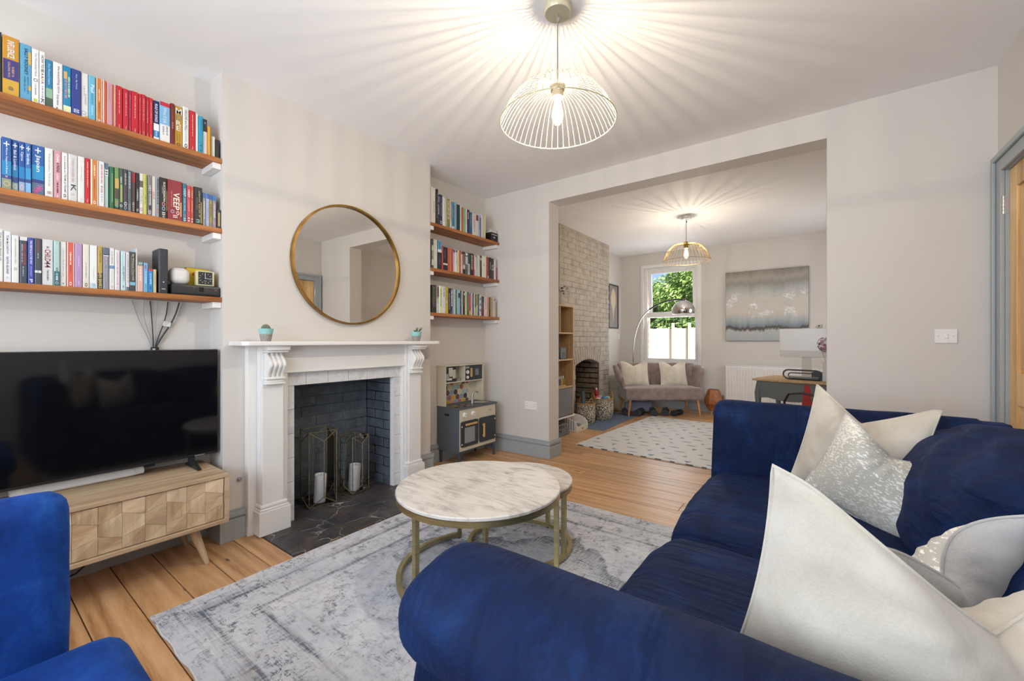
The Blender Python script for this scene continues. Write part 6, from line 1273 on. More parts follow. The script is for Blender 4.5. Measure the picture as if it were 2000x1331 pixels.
cd = MB().prism(rrect(3.098, 3.345, 0.172, 0.412, 0.02), 'X', -2.680 - KX, -2.670 - KX, 0.001).build('cupboard_door', ink, kt)
m = MB(); kb(m, -2.662, -2.648, 3.140, 3.158, 0.222, 0.356, 0.003); kb(m, -2.670, -2.660, 3.142, 3.156, 0.230, 0.244, 0); kb(m, -2.670, -2.660, 3.142, 3.156, 0.334, 0.348, 0); m.build('handle', oakk, cd)
for y, z, par in ((2.848, 0.20, od), (2.848, 0.365, od), (3.335, 0.205, cd), (3.335, 0.375, cd)): kb(MB(), -2.671, -2.667, y - 0.006, y + 0.006, z - 0.006, z + 0.006, 0.001).build('hinge', wht, par)
for y in (2.893, 3.012):
    k_ = MB().cyl((-2.680 - KX, y - KY, 0.470), (-2.662 - KX, y - KY, 0.470), 0.024, 0.021, 20).build('control_knob', wht, kt, smooth=True)
    MB().cyl((-2.662 - KX, y - KY, 0.470), (-2.660 - KX, y - KY, 0.470), 0.008, seg=12).build('knob_cap', P('#b9b6b0', 0.4), k_)
m = MB()
for z, y0, y1 in ((0.474, 3.245, 3.285), (0.464, 3.262, 3.300)): kb(m, -2.6799, -2.6794, y0, y1, z, z + 0.004, 0)
m.build('brand_print', P('#6d665a', 0.6), kt)
for y in (2.84, 3.345):
    for x, dx in ((-2.94, -0.0), (-2.70, 0.01)):
        MB().cyl((x - KX, y - KY, 0.124), (x + dx - KX, y - KY, 0.0), 0.018, 0.011, 12).build('leg', P('#3b4450', 0.5), kt, smooth=True)
# hob and sink
kb(MB(), -2.84, -2.69, 2.835, 3.06, 0.541, 0.5425, 0.0005).build('hob', P('#2a2422', 0.2), kt)
for x, y, c in ((-2.80, 2.90, '#8c7a2a'), (-2.80, 2.99, '#8a4a2a'), (-2.73, 2.90, '#5c2430'), (-2.73, 2.99, '#6a3a30')):
    MB().cyl((x - KX, y - KY, 0.5425), (x - KX, y - KY, 0.543), 0.03, seg=6).build('hob_ring', P(c, 0.3), kt)
MB().lathe([(0.075, 0.0022), (0.078, 0.0045), (0.072, 0.005), (0.062, 0.0), (0.05, -0.010), (0.0, -0.011)], 28, (-2.765 - KX, 3.23 - KY, 0.541)).build('sink', 'chrome', kt, smooth=True)
m = MB().tube([(-2.80 - KX, 3.135 - KY, 0.541), (-2.80 - KX, 3.135 - KY, 0.63), (-2.795 - KX, 3.145 - KY, 0.652), (-2.78 - KX, 3.17 - KY, 0.66), (-2.772 - KX, 3.19 - KY, 0.648)], 0.009, 10); m.cyl((-2.80 - KX, 3.135 - KY, 0.541), (-2.80 - KX, 3.135 - KY, 0.58), 0.014, 0.011, 14); m.build('tap', 'steel', kt, smooth=True)
# hutch
for y0 in (2.812, 3.356): kb(MB(), -2.965, -2.850, y0, y0 + 0.012, 0.541, 0.925).build('hutch_side', creamk, kt)
kb(MB(), -2.967, -2.845, 2.808, 3.372, 0.920, 0.932).build('hutch_top', creamk, kt)
kb(MB(), -2.965, -2.955, 2.824, 3.356, 0.541, 0.920).build('hutch_back', creamk, kt)
kb(MB(), -2.955, -2.850, 2.824, 3.356, 0.758, 0.768).build('hutch_shelf', creamk, kt)
for y in (3.080,): kb(MB(), -2.955, -2.850, y, y + 0.010, 0.768, 0.920).build('divider', creamk, kt)
cm = kb(MB(), -2.955, -2.866, 2.826, 2.975, 0.770, 0.918, 0).build('coffee_machine_panel', P('#2c2d2f', 0.5), kt)
for y0, y1, z0, z1, c in ((2.872, 2.925, 0.82, 0.905, '#c6c9b8'), (2.925, 2.968, 0.800, 0.885, '#b7bba8'), (2.835, 2.880, 0.80, 0.85, '#9c9c98'), (2.845, 2.915, 0.785, 0.805, '#d2d0ca')): kb(MB(), -2.866, -2.8645, y0, y1, z0, z1, 0.0005).build('printed_part', P(c, 0.5), cm)
MB().lathe([(0.0, 0.0), (0.022, 0.0), (0.024, 0.03), (0.021, 0.03), (0.019, 0.004), (0, 0.004)], 18, (-2.90 - KX, 3.03 - KY, 0.768)).build('cup', P('#8d8a84', 0.3), kt, smooth=True)
mw = kb(MB(), -2.955, -2.856, 3.092, 3.354, 0.770, 0.918, 0.002).build('microwave', ink, kt)
kb(MB(), -2.856, -2.8545, 3.100, 3.150, 0.888, 0.908, 0.0005).build('display', P('#9aa3a0', 0.4), mw)
for z in (0.852, 0.800): MB().cyl((-2.856 - KX, 3.125 - KY, z), (-2.846 - KX, 3.125 - KY, z), 0.019 if z > 0.82 else 0.015, seg=18).build('dial', wht, mw, smooth=True)
kb(MB(), -2.856, -2.842, 3.168, 3.190, 0.800, 0.890, 0.003).build('handle', oakk, mw)
kb(MB(), -2.856, -2.8545, 3.245, 3.300, 0.812, 0.880, 0.0005).build('window', P('#6f7478', 0.15), mw)
# hexagon splashback, each hexagon a piece
sbk = kb(MB(), -2.955, -2.9525, 2.826, 3.245, 0.545, 0.758, 0).build('splashback', P('#dcd9d2', 0.5), kt)
cols = ['#a5705f', '#a9b9c4', '#c99a82', '#d9cf93', '#d2a53a', '#b5613a', '#4c3a3a', '#8fa5a5', '#9fb7a5', '#7f9aa0', '#c3d0c8', '#6c4448', '#c08a78', '#d6cc9a', '#cfa13c', '#ad5f3c', '#a8706c', '#54504e', '#8d9aa8']
hr = 0.033; rr = random.Random(12); k = 0; row = 0; z = 0.545 + hr * 0.2
while z < 0.765:
    y = 2.826 + (hr * 0.866 if row % 2 else 0)
    while y < 3.25:
        pts = [(min(3.244, max(2.827, y + (hr - 0.0022) * math.cos(R(30 + 60 * q)))) - KY, min(0.757, max(0.546, z + (hr - 0.0022) * math.sin(R(30 + 60 * q))))) for q in range(6)]
        pts = [p for i, p in enumerate(pts) if (Vector(p) - Vector(pts[i - 1])).length > 0.001]
        if len(pts) >= 3 and max(p[0] for p in pts) - min(p[0] for p in pts) > 0.004 and max(p[1] for p in pts) - min(p[1] for p in pts) > 0.004:
            MB().prism(pts, 'X', -2.9525 - KX, -2.9515 - KX).build('hexagon_tile', P(cols[(k * 7 + row * 3) % len(cols)], 0.4), sbk); k += 1
        y += hr * 1.732
    z += hr * 1.5; row += 1

# ================================================================== SOCKET AND SWITCHES
def plate(name, label, cat, loc, rz, w, h):
    o = thing(name, label, cat, loc, rz)
    MB().box(-w / 2, w / 2, -0.008, -0.0004, -h / 2, h / 2, 0.0025).build('face_plate', 'white_plastic', o); return o
so = plate('double_socket', 'white double plug socket on the pier by the opening', 'socket', (-2.365, YM0, 0.508), 0, 0.146, 0.086)
for s_ in (-1, 1):
    for px_, pz_, w_, h_ in ((0, 0.018, 0.004, 0.008), (-0.011, -0.006, 0.0065, 0.0035), (0.011, -0.006, 0.0065, 0.0035)):
        MB().box(s_ * 0.047 + px_ - w_ / 2, s_ * 0.047 + px_ + w_ / 2, -0.0085, -0.0078, pz_ - h_ / 2, pz_ + h_ / 2).build('pin_hole', 'black', so)
    MB().box(s_ * 0.017 - 0.008, s_ * 0.017 + 0.008, -0.0115, -0.008, 0.008, 0.030, 0.001).build('rocker', 'white_plastic', so)
s1 = plate('light_switch', 'white light switch on the cream wall beside the door', 'light switch', (0.608, YM0, 1.196), 0, 0.096, 0.084)
MB().box(-0.009, 0.009, -0.0125, -0.008, -0.012, 0.014, 0.0015).build('rocker', 'white_plastic', s1)
for x in (-0.032, 0.032): MB().cyl((x, -0.0085, 0), (x, -0.0075, 0), 0.003, seg=12).build('screw', 'steel', s1)
s2 = plate('light_switch', 'small white switch on back room wall below framed print', 'light switch', (XL, 7.335, 1.24), R(90), 0.086, 0.086)
MB().box(-0.008, 0.008, -0.0125, -0.008, -0.012, 0.012, 0.0015).build('rocker', 'white_plastic', s2)
# ================================================================== BACK ROOM: painted brick chimney
t = NT('painted_brick'); t.set(Roughness=0.75); v = t.coord(); n1 = t.noise(v, 6, 4, 0.6); n2 = t.noise(v, 70, 4, 0.65)
t.base(t.ramp(t.math('ADD', t.math('MULTIPLY', n1, 0.7), t.math('MULTIPLY', n2, 0.3)), [(0.33, '#94887a'), (0.5, '#a99e91'), (0.7, '#b7ada1')])); t.bump(n2, 0.5, 0.006); M['pbrick'] = t.m
t = NT('bare_brick'); t.set(Roughness=0.85); v = t.coord(rnd=6.0); n1 = t.noise(v, 9, 4, 0.65); n2 = t.noise(v, 60, 4, 0.65)
t.base(t.ramp(n1, [(0.3, '#5c5046'), (0.5, '#7d6c5c'), (0.7, '#958472')])); t.bump(n2, 0.6, 0.006); M['bbrick'] = t.m
CB0, CB1, AF0, AF1, AZ = 4.84, 6.47, 5.30, 6.10, 0.80
bc = thing('wall_brick_chimney', 'off white painted brick chimney breast with arched hearth opening', 'wall', (XB, 5.65, 0)); bc['kind'] = 'structure'
def bb(m, x0, x1, y0, y1, z0, z1, bev=0): return m.box(x0 - XB, x1 - XB, y0 - 5.65, y1 - 5.65, z0, z1, bev)
m = MB(); bb(m, -3.35, XB - 0.004, CB0 + 0.004, AF0, 0, ZC); bb(m, -3.35, XB - 0.004, AF1, CB1 - 0.004, 0, ZC); bb(m, -3.35, XB - 0.004, AF0, AF1, 0.93, ZC)
m.build('mortar', 'pbrick', bc)
rr = random.Random(31); CHh = 0.0765; BL = 0.232
def place_b(y0, y1, z0, z1, r):
    # arch zone is filled by the soldier course instead
    yc_ = (y0 + y1) / 2; zc_ = (z0 + z1) / 2
    inside = AF0 - 0.04 < yc_ < AF1 + 0.04
    if inside and zc_ < 1.10: 
        return
    if y0 < AF0 and y1 > AF0 and zc_ < 0.86: y1 = AF0
    if y1 > AF1 and y0 < AF1 and zc_ < 0.86: y0 = AF1
    if y1 - y0 < 0.03: return
    m = MB(); lumpy(m, XB - 0.03 - XB, 0.001 + 0.004 * r, y0 - 5.65, y1 - 5.65, z0, z1, 0.0035, r); m.build('brick', 'pbrick', bc)
for k in range(36):
    za = k * CHh; zb_ = min(za + CHh, ZC) ; yy_ = CB0 - (BL * 0.5 if k % 2 else 0.0)
    while yy_ < CB1:
        p, q = max(yy_, CB0), min(yy_ + BL, CB1)
        if q - p > 0.03: place_b(p + 0.002, q - 0.002, za + 0.002, zb_ - 0.002, rr.random())
        yy_ += BL
# soldier arch
AC = (AF0 + AF1) / 2; RA = 1.02; zc0 = AZ + 0.085 - RA
n_s = 13
for k in range(n_s):
    a = R(90) + (k - (n_s - 1) / 2) * (0.86 / n_s) / RA * 1.0
    m = MB(); lumpy(m, -0.14, 0.004 + 0.003 * rr.random(), -0.030, 0.030, RA, RA + 0.21, 0.003, rr.random())
    m.xf(Matrix.Translation((0, AC - 5.65, zc0)) @ Matrix.Rotation(a - R(90), 4, 'X')); m.build('brick', 'pbrick', bc)
# side jamb bricks left and right of the flue opening
# recess lining of bare bricks
m = MB(); bb(m, -3.36, -3.30, AF0 - 0.02, AF1 + 0.02, 0, 1.0); bb(m, -3.35, XB - 0.02, AF0 - 0.03, AF0, 0, 1.0); bb(m, -3.35, XB - 0.02, AF1, AF1 + 0.03, 0, 1.0); m.build('recess_lining', P('#4c443c', 0.9), bc)
for k in range(11):
    za = k * 0.082; yy_ = AF0 - (0.12 if k % 2 else 0)
    while yy_ < AF1:
        p, q = max(yy_, AF0), min(yy_ + 0.24, AF1)
        if q - p > 0.03:
            m = MB(); lumpy(m, -3.32 - XB, -3.29 + 0.012 * rr.random() - XB, p + 0.006 - 5.65, q - 0.006 - 5.65, za + 0.006, za + 0.076, 0.005, rr.random()); m.build('brick', 'bbrick', bc)
        yy_ += 0.24
    xx_ = -3.28 - (0.1 if k % 2 else 0)
    while xx_ < XB - 0.02:
        p, q = max(xx_, -3.28), min(xx_ + 0.22, XB - 0.025)
        if q - p > 0.03:
            m = MB(); lumpy(m, p + 0.005 - XB, q - 0.005 - XB, AF1 - 0.012 - 0.01 * rr.random() - 5.65, AF1 + 0.01 - 5.65, za + 0.006, za + 0.076, 0.004, rr.random()); m.build('brick', 'bbrick', bc)
        xx_ += 0.22
m = MB(); lumpy(m, -3.22 - XB, -3.08 - XB, AF0 + 0.30 - 5.65, AF0 + 0.40 - 5.65, 0.0, 0.84, 0.006, 0.3); m.build('pier', 'bbrick', bc)

# ================================================================== shelf unit in the far alcove
su = thing('shelf_unit', 'tall pale oak shelf unit with grey chevron door', 'shelf unit', (-2.78, 4.33, 0))
uy0, uy1, ux0, ux1, uz0, uz1 = -0.56, 0.565, -0.185, 0.185, 0.205, 1.62
MB().box(ux0, ux1, uy1 - 0.018, uy1, uz0 + 0.002, uz1, 0.001).build('side_panel', 'oak', su); MB().box(ux0, ux1, uy0, uy0 + 0.018, uz0 + 0.002, uz1, 0.001).build('side_panel', 'oak', su)
MB().box(ux0, ux1, uy0 + 0.018, uy1 - 0.018, uz1 - 0.018, uz1, 0.001).build('top_panel', 'oak_y', su)
MB().box(ux0, ux0 + 0.008, uy0 + 0.018, uy1 - 0.018, uz0, uz1 - 0.018).build('back_panel', 'oak', su)
for z in (1.255, 0.915, 0.565): MB().box(ux0 + 0.008, ux1 - 0.004, uy0 + 0.018, uy1 - 0.018, z, z + 0.018, 0.001).build('shelf_board', 'oak_y', su)
MB().box(ux0 + 0.008, ux1 - 0.006, 0.215, 0.230, 1.273, uz1 - 0.018).build('divider', 'oak', su)
MB().box(ux0 - 0.002, ux1 + 0.012, uy0, uy1 + 0.02, uz0 - 0.018, uz0, 0.002).build('white_plinth', 'white_paint', su)
for y in (uy0 + 0.05, -0.05): MB().box(ux0, ux1 - 0.02, y, y + 0.02, 0.0, uz0 - 0.018).build('leg', 'white_paint', su)
dr_ = MB().box(ux1 - 0.016, ux1, 0.02, uy1 - 0.020, uz0 + 0.012, 0.560, 0.001).build('chevron_door', P('#7d7b7c', 0.6), su)
cv = MB()
for k in range(7):
    yb0 = 0.04 + k * 0.072
    for z in range(4):
        za = 0.235 + z * 0.08; cv.tube([(ux1 + 0.0005, yb0, za), (ux1 + 0.0005, min(yb0 + 0.036, uy1 - 0.025), za + 0.04), (ux1 + 0.0005, yb0, za + 0.08)], 0.0012, 4)
cv.build('chevron_groove', P('#938f8f', 0.6), dr_)
# things on the shelf unit
pl = thing('trailing_plant', 'dark purple trailing plant in stone pot on shelf unit', 'potted plant', (-2.72, 4.66, 1.62))
MB().lathe([(0.062, 0.0), (0.066, 0.004), (0.086, 0.14), (0.090, 0.142), (0.090, 0.165), (0.080, 0.165), (0.078, 0.14), (0, 0.14)], 28).build('pot', P('#a79e8e', 0.8), pl, smooth=True)
rr = random.Random(14); lf = m_paint('purple_leaf', '#4a3440', 0.5, 0.1); lf2 = m_paint('silver_leaf', '#8b7f88', 0.5, 0.1)
for k in range(46):
    az = rr.uniform(0, 2 * math.pi) if k > 16 else rr.uniform(0.3, 1.9); rad = rr.uniform(0.02, 0.16 if k <= 16 else 0.11); zz = 0.165 + rr.uniform(-0.01, 0.07) - max(0, rad - 0.09) * 0.5
    c = Vector((rad * math.cos(az), rad * math.sin(az), zz)); d = Vector((math.cos(az), math.sin(az), rr.uniform(-0.5, 0.7))).normalized(); sd = d.orthogonal().normalized()
    w_, l_ = rr.uniform(0.008, 0.013), rr.uniform(0.03, 0.05); up = d.cross(sd) * 0.006
    MB().poly([c, c + d * l_ * 0.4 + sd * w_ + up, c + d * l_, c + d * l_ * 0.4 - sd * w_ + up]).build('leaf', lf if k % 3 else lf2, pl)
fr1 = thing('framed_photo', 'small white picture frame standing on top shelf of unit', 'picture frame', (-2.70, 4.665, 1.2735)); fr1.rotation_euler = (0, R(-6), R(8))
m = MB(); m.box(-0.008, 0.008, -0.075, -0.060, 0, 0.24, 0.001); m.box(-0.008, 0.008, 0.060, 0.075, 0, 0.24, 0.001); m.box(-0.008, 0.008, -0.06, 0.06, 0, 0.018, 0.001); m.box(-0.008, 0.008, -0.06, 0.06, 0.222, 0.24, 0.001); m.build('frame', 'white_paint', fr1)
MB().box(-0.004, 0.0, -0.06, 0.06, 0.018, 0.222).build('mount', P('#b8b3ac', 0.7), fr1)
MB().box(0.0, 0.0012, -0.045, 0.035, 0.055, 0.18).build('picture', P('#dcd8d3', 0.7), fr1)
for lab, y0, wv, h, c in (('orange picture book in left cell of shelf unit', 4.47, 0.022, 0.255, '#c9713a'), ('tan picture book beside the orange one in shelf unit', 4.497, 0.014, 0.245, '#b28a5e'), ('white picture book against the divider in shelf unit', 4.515, 0.012, 0.235, '#dcd6cc')):
    o = MB().prism([(-0.2, -wv / 2), (0, -wv / 2), (0, wv / 2), (-0.2, wv / 2), (-0.2, wv / 2 - 0.002), (-0.004, wv / 2 - 0.002), (-0.004, -wv / 2 + 0.002), (-0.2, -wv / 2 + 0.002)], 'Z', 0, h).build('picture_book', P(c, 0.5)); o.location = (-2.605, y0, 1.2735); tag(o, lab, 'book', 'picture books in the shelf unit')
    MB().box(-0.197, -0.0045, -wv / 2 + 0.0025, wv / 2 - 0.0025, 0.003, h - 0.003).build('pages', page_mat, o)
def crate(name, label, loc, w, d, h, rz=0.0):
    c = thing(name, label, 'crate', loc, rz, 'grey slotted crates'); g = P('#8d9093', 0.6)
    t_ = 0.004
    m = MB(); m.box(-d / 2, d / 2, -w / 2, w / 2, 0, t_); m.build('crate_floor', g, c)
    for side in range(4):
        m = MB(); W_ = w if side < 2 else d; n = 6
        def bar(a, b, z0, z1):
            if side == 0: m.box(d / 2 - t_, d / 2, a, b, z0, z1, 0.0008)
            elif side == 1: m.box(-d / 2, -d / 2 + t_, a, b, z0, z1, 0.0008)
            elif side == 2: m.box(a, b, w / 2 - t_, w / 2, z0, z1, 0.0008)
            else: m.box(a, b, -w / 2, -w / 2 + t_, z0, z1, 0.0008)
        bar(-W_ / 2, W_ / 2, 0, 0.03 * h / 0.15); bar(-W_ / 2, W_ / 2, h * 0.9, h); bar(-W_ / 2, W_ / 2, h * 0.55, h * 0.62)
        for k in range(n + 1):
            a = -W_ / 2 + (W_ - 0.012) * k / n; bar(a, a + 0.012, 0, h)
        bar(-W_ * 0.22, W_ * 0.22, h * 0.2, h * 0.55)
        m.build('slotted_side', g, c)
    return c
crate('storage_crate', 'small grey slotted crate on middle shelf of unit', (-2.69, 4.655, 0.9335), 0.15, 0.15, 0.15)
cr2 = crate('storage_crate', 'larger grey slotted crate of toys on the floor', (-2.63, 4.50, 0.0), 0.26, 0.22, 0.15)
for k, (x, y, r_, c) in enumerate(((-2.60, 4.43, 0.038, '#8a2f34'), (-2.66, 4.50, 0.035, '#c9c3b4'), (-2.58, 4.55, 0.03, '#4a4a50'), (-2.63, 4.58, 0.03, '#6f3a34'))):
    o = MB().soft((0, 0, r_), (r_, r_ * 0.9, r_ * 0.8), r_ * 0.5, 6).build('toy_block', P(c, 0.5), smooth=True); o.location = (x, y, 0.085); tag(o, ('dark red toy block in the floor crate', 'cream toy block in the floor crate', 'dark grey toy block in the floor crate', 'brown toy block in the floor crate')[k], 'toy', 'toys in the floor crate')
tray = thing('bottle_tray', 'little wooden tray of paint bottles on shelf unit', 'tray', (-2.665, 4.66, 0.5835))
m = MB(); m.box(-0.03, 0.03, -0.10, 0.10, 0, 0.006, 0.001); m.box(0.026, 0.03, -0.10, 0.10, 0.006, 0.018); m.box(-0.03, -0.026, -0.10, 0.10, 0.006, 0.018); m.build('tray_board', 'oak_y', tray)
for k, (c, n_) in enumerate((('#a8202a', 'red'), ('#4a5a8a', 'blue'), ('#cf9a2a', 'yellow'), ('#7f8a3a', 'olive green'))):
    o = thing('paint_bottle', '%s paint bottle with white cap in wooden tray' % n_, 'bottle', (-2.665, 4.585 + k * 0.05, 0.5897), 0, 'paint bottles on the shelf unit')
    MB().soft((0, 0, 0.045), (0.018, 0.019, 0.045), 0.006, 6).build('bottle_body', P(c, 0.3), o, smooth=True); MB().cyl((0, 0, 0.089), (0, 0, 0.125), 0.009, 0.007, 12).build('cap', wht, o, smooth=True)

# ---- white toy caddy on the floor
tc = thing('toy_caddy', 'white curved sided toy caddy on the floor', 'toy caddy', (-2.62, 4.925, 0))
def arch(y0, y1):
    pts = [(-0.14, 0.0), (0.14, 0.0), (0.14, 0.06)] + [(-0.06 + 0.20 * math.cos(R(a)), 0.06 + 0.118 * math.sin(R(a))) for a in range(10, 91, 10)] + [(-0.14, 0.178)]
    return MB().prism(pts, 'Y', y0, y1, 0.003)
arch(-0.155, -0.143).build('side_panel', 'white_paint', tc); arch(0.143, 0.155).build('side_panel', 'white_paint', tc)
m = MB(); m.box(0.128, 0.14, -0.143, 0.143, 0.0, 0.066, 0.002); m.box(-0.14, -0.128, -0.143, 0.143, 0, 0.178, 0.002); m.box(-0.128, 0.128, -0.143, 0.143, 0.0, 0.01); m.build('tray', P('#d8d2c2', 0.5), tc)
st_ = MB()
for k in range(7): st_.box(-0.12 + k * 0.034, -0.108 + k * 0.034, -0.1556, -0.155, 0.02, 0.15)
st_.build('side_stripes', P('#8d9198', 0.6), tc)
MB().box(0.14, 0.1408, -0.02, 0.02, 0.022, 0.036).build('badge', P('#a3352c', 0.5), tc)
for k, (x, y, z, r_, c, lab) in enumerate(((-2.60, 4.87, 0.011, 0.045, '#6f7f62', 'green toy tangled in white caddy'), (-2.57, 4.95, 0.011, 0.04, '#8c8a88', 'grey toy car in white caddy'), (-2.63, 5.0, 0.011, 0.045, '#c9c2b4', 'cream toy in white caddy'), (-2.66, 4.92, 0.10, 0.03, '#a8282f', 'small red toy leaning at caddy back'))):
    o = MB().soft((0, 0, r_ * 0.8), (r_, r_ * 0.85, r_ * 0.8), r_ * 0.45, 6, wob_fn(0.012, 30, k * 3.1)).build('soft_toy', P(c, 0.7), smooth=True); o.location = (x, y, z if z < 0.05 else 0.084); tag(o, lab, 'toy', 'toys in the white caddy')

# ---- baskets
t = NT('speckled_basket'); t.set(Roughness=0.9); v = t.coord(); vo = t.n('ShaderNodeTexVoronoi'); vo.inputs['Scale'].default_value = 75; t.l(t.coord((1, 1, 0.8)), vo.inputs['Vector'])
n1 = t.noise(v, 90, 2, 0.5); sx = t.ramp(n1, [(0.47, '#1d1a18'), (0.52, '#cfc5b0')]); t.base(sx); t.bump(vo.outputs['Distance'], 0.6, 0.006); M['basket'] = t.m
def basket(label, x, y, r, h):
    b = thing('woven_basket', label, 'basket', (x, y, 0.0065), 0, 'black and cream seagrass baskets')
    MB().lathe([(0.0, 0.0), (r * 0.80, 0.0), (r * 0.95, h * 0.12), (r * 1.05, h * 0.45), (r * 1.02, h * 0.8), (r * 0.98, h * 0.95), (r * 0.93, h * 0.95), (r * 0.97, h * 0.5), (r * 0.8, h * 0.1), (0, 0.012)], 40).build('woven_body', 'basket', b, smooth=True)
    MB().tube([(r * 0.965 * math.cos(2 * math.pi * k / 40), r * 0.965 * math.sin(2 * math.pi * k / 40), h * 0.97) for k in range(40)], 0.011, 7, True).build('rim', P('#a37f52', 0.8), b, smooth=True)
    for s_ in (-1, 1):
        pts = [(s_ * r * 0.97 * math.cos(R(a0)) * 1.0, r * 0.97 * math.sin(R(a0)), h * 0.96 + 0.085 * math.sin(R(q))) for q, a0 in ((k * 18, -22 + 4.4 * k) for k in range(11))]
        ax = [(p[1], p[0], p[2]) if True else p for p in pts]
        MB().tube(pts, 0.007, 7).build('handle', P('#a37f52', 0.8), b, smooth=True)
    return b
basket('larger black and cream speckled basket full of toys', -2.60, 5.80, 0.158, 0.315).rotation_euler = (0, 0, R(50))
basket('smaller black and cream speckled basket by the shelf unit', -2.635, 5.34, 0.125, 0.29).rotation_euler = (0, 0, R(-30))
rr = random.Random(77)
toys = [(-2.62, 5.70, 0.24, 0.045, '#d8d6d0', 'white toy near left of large basket'), (-2.55, 5.76, 0.25, 0.05, '#2f6fa8', 'blue ball in the large basket'), (-2.56, 5.84, 0.25, 0.045, '#5a9a3a', 'green ball in the large basket'), (-2.57, 5.91, 0.25, 0.042, '#e0ddd6', 'white ball at right of large basket'), (-2.66, 5.85, 0.25, 0.048, '#b9a58a', 'tan toy at back of large basket'), (-2.67, 5.74, 0.27, 0.045, '#b02f33', 'red toy at back of large basket')]
for x, y, z, r_, c, lab in toys:
    o = MB().soft((0, 0, r_), (r_, r_, r_), r_ * 0.9, 8, wob_fn(0.004, 18, x * 7)).build('toy_ball', P(c, 0.5), smooth=True); o.location = (x, y, z); tag(o, lab, 'toy', 'toys in the large basket')
o = MB().soft((0, 0, 0.03), (0.026, 0.022, 0.04), 0.015, 6).build('toy_figure', P('#a8242c', 0.5), smooth=True); o.location = (-2.665, 5.735, 0.365); tag(o, 'small red toy figure on top of large basket', 'toy'); MB().sphere((0, 0, 0.085), 0.018, 10, 7).build('head', P('#d9c4b0', 0.5), o, smooth=True)
o = thing('toy_guitar', 'dark green toy guitar sticking out of small basket', 'toy', (-2.64, 5.32, 0.03)); o.rotation_euler = (R(-10), R(-4), R(30))
MB().prism([(0.0, 0.05), (0.07, 0.1), (0.085, 0.2), (0.06, 0.3), (0.07, 0.36), (0.05, 0.43), (0, 0.455), (-0.05, 0.43), (-0.07, 0.36), (-0.06, 0.3), (-0.085, 0.2), (-0.07, 0.1)], 'X', -0.02, 0.02, 0.006).build('body', P('#1f3c3c', 0.3), o, smooth=True)
for k in range(3): MB().tube([(0.022, -0.01 + 0.01 * k, 0.12), (0.022, -0.01 + 0.01 * k, 0.42)], 0.0015, 4).build('string', P('#dcdcdc', 0.3), o)
# ---- mats
bm_ = MB().soft((0, 0, 0.003), (0.30, 0.69, 0.003), 0.003, 8).build('exercise_mat', m_paint('mat_foam', '#5c6a80', 0.9, 0.2, 200), smooth=True); bm_.location = (-2.55, 5.74, 0); bm_.rotation_euler = (0, 0, R(0.5)); tag(bm_, 'slate blue exercise mat under the baskets', 'mat')
pm = thing('play_mat', 'pale padded play mat with blue grey pebble print', 'play mat', (-1.37, 5.27, 0)); pm.rotation_euler = (0, 0, R(-3.2))
MB().soft((0, 0, 0.007), (0.765, 1.12, 0.007), 0.004, 10).build('foam_pad', m_paint('mat_face', '#d4d2d0', 0.55, 0.05), pm, smooth=True)
rr = random.Random(40); mo = [MB(), MB()]
for i in range(9):
    for j in range(14):
        cx, cy = -0.70 + i * 0.19 + (0.095 if j % 2 else 0) + rr.uniform(-.02, .02), -1.04 + j * 0.16 + rr.uniform(-.02, .02)
        if abs(cx) > 0.70 or abs(cy) > 1.08: continue
        g = mo[rr.random() > 0.5]
        if (i + j) % 2: g.poly([(cx - 0.065, cy, 0.0142), (cx - 0.03, cy - 0.018, 0.0142), (cx + 0.03, cy - 0.018, 0.0142), (cx + 0.065, cy + 0.004, 0.0142), (cx, cy + 0.012, 0.0142)])
        else:
            a = rr.uniform(0, 6.28); g.poly([(cx + 0.042 * math.cos(a + q) * (1 if k != 1 else 0.7), cy + 0.042 * math.sin(a + q), 0.0142) for k, q in enumerate((0, 2.0, 4.1))])
mo[0].build('printed_motifs', P('#767f92', 0.6), pm)['kind'] = 'stuff'; mo[1].build('printed_motifs', P('#959cab', 0.6), pm)['kind'] = 'stuff'
ed = MB()
for k in range(10):
    a = -0.74 + k * 0.145; ed.box(a, a + rr.uniform(0.03, 0.09), -1.1207, -1.119, 0.002, 0.012)
ed.build('edge_print', P('#55585c', 0.6), pm)

# ================================================================== settee
t = NT('mauve_velvet'); t.set(Roughness=0.8); t.b.inputs['Sheen Weight'].default_value = 0.4; n1 = t.noise(t.coord(), 12, 3); t.base(t.ramp(n1, [(0.35, '#7d6a66'), (0.65, '#94807b')])); M['mauve'] = t.m
st = thing('settee', 'small mauve velvet settee with channelled back under the window', 'settee', (-2.05, 6.72, 0), R(37))
MB().soft((0, 0, 0.35), (0.60, 0.27, 0.095), 0.03, 14, lambda p, u: p + Vector((0, 0, 0.014 * (1 - u[0] ** 2) * (1 - u[1] ** 2) * (u[2] > 0)))).build('seat', 'mauve', st, smooth=True)
for k in range(11):                                    # channelled back, curving round at the ends
    def pos(q): return (q * 0.60, 0.26 - 0.16 * abs(q) ** 4)
    q0 = -1 + 2 * (k + 0.5) / 11; x, y = pos(q0); x2, y2 = pos(q0 + 0.05); a = math.atan2(y2 - y, x2 - x)
    m = MB().soft((0, 0, 0), (0.058, 0.035, 0.205), 0.028, 8, lambda p, u: Vector((p.x * (1 + 0.12 * u[2]), p.y + 0.03 * u[2], p.z))); m.xf(Matrix.Translation((x, y, 0.60)) @ Matrix.Rotation(a, 4, 'Z')); m.build('back_channel', 'mauve', st, smooth=True)
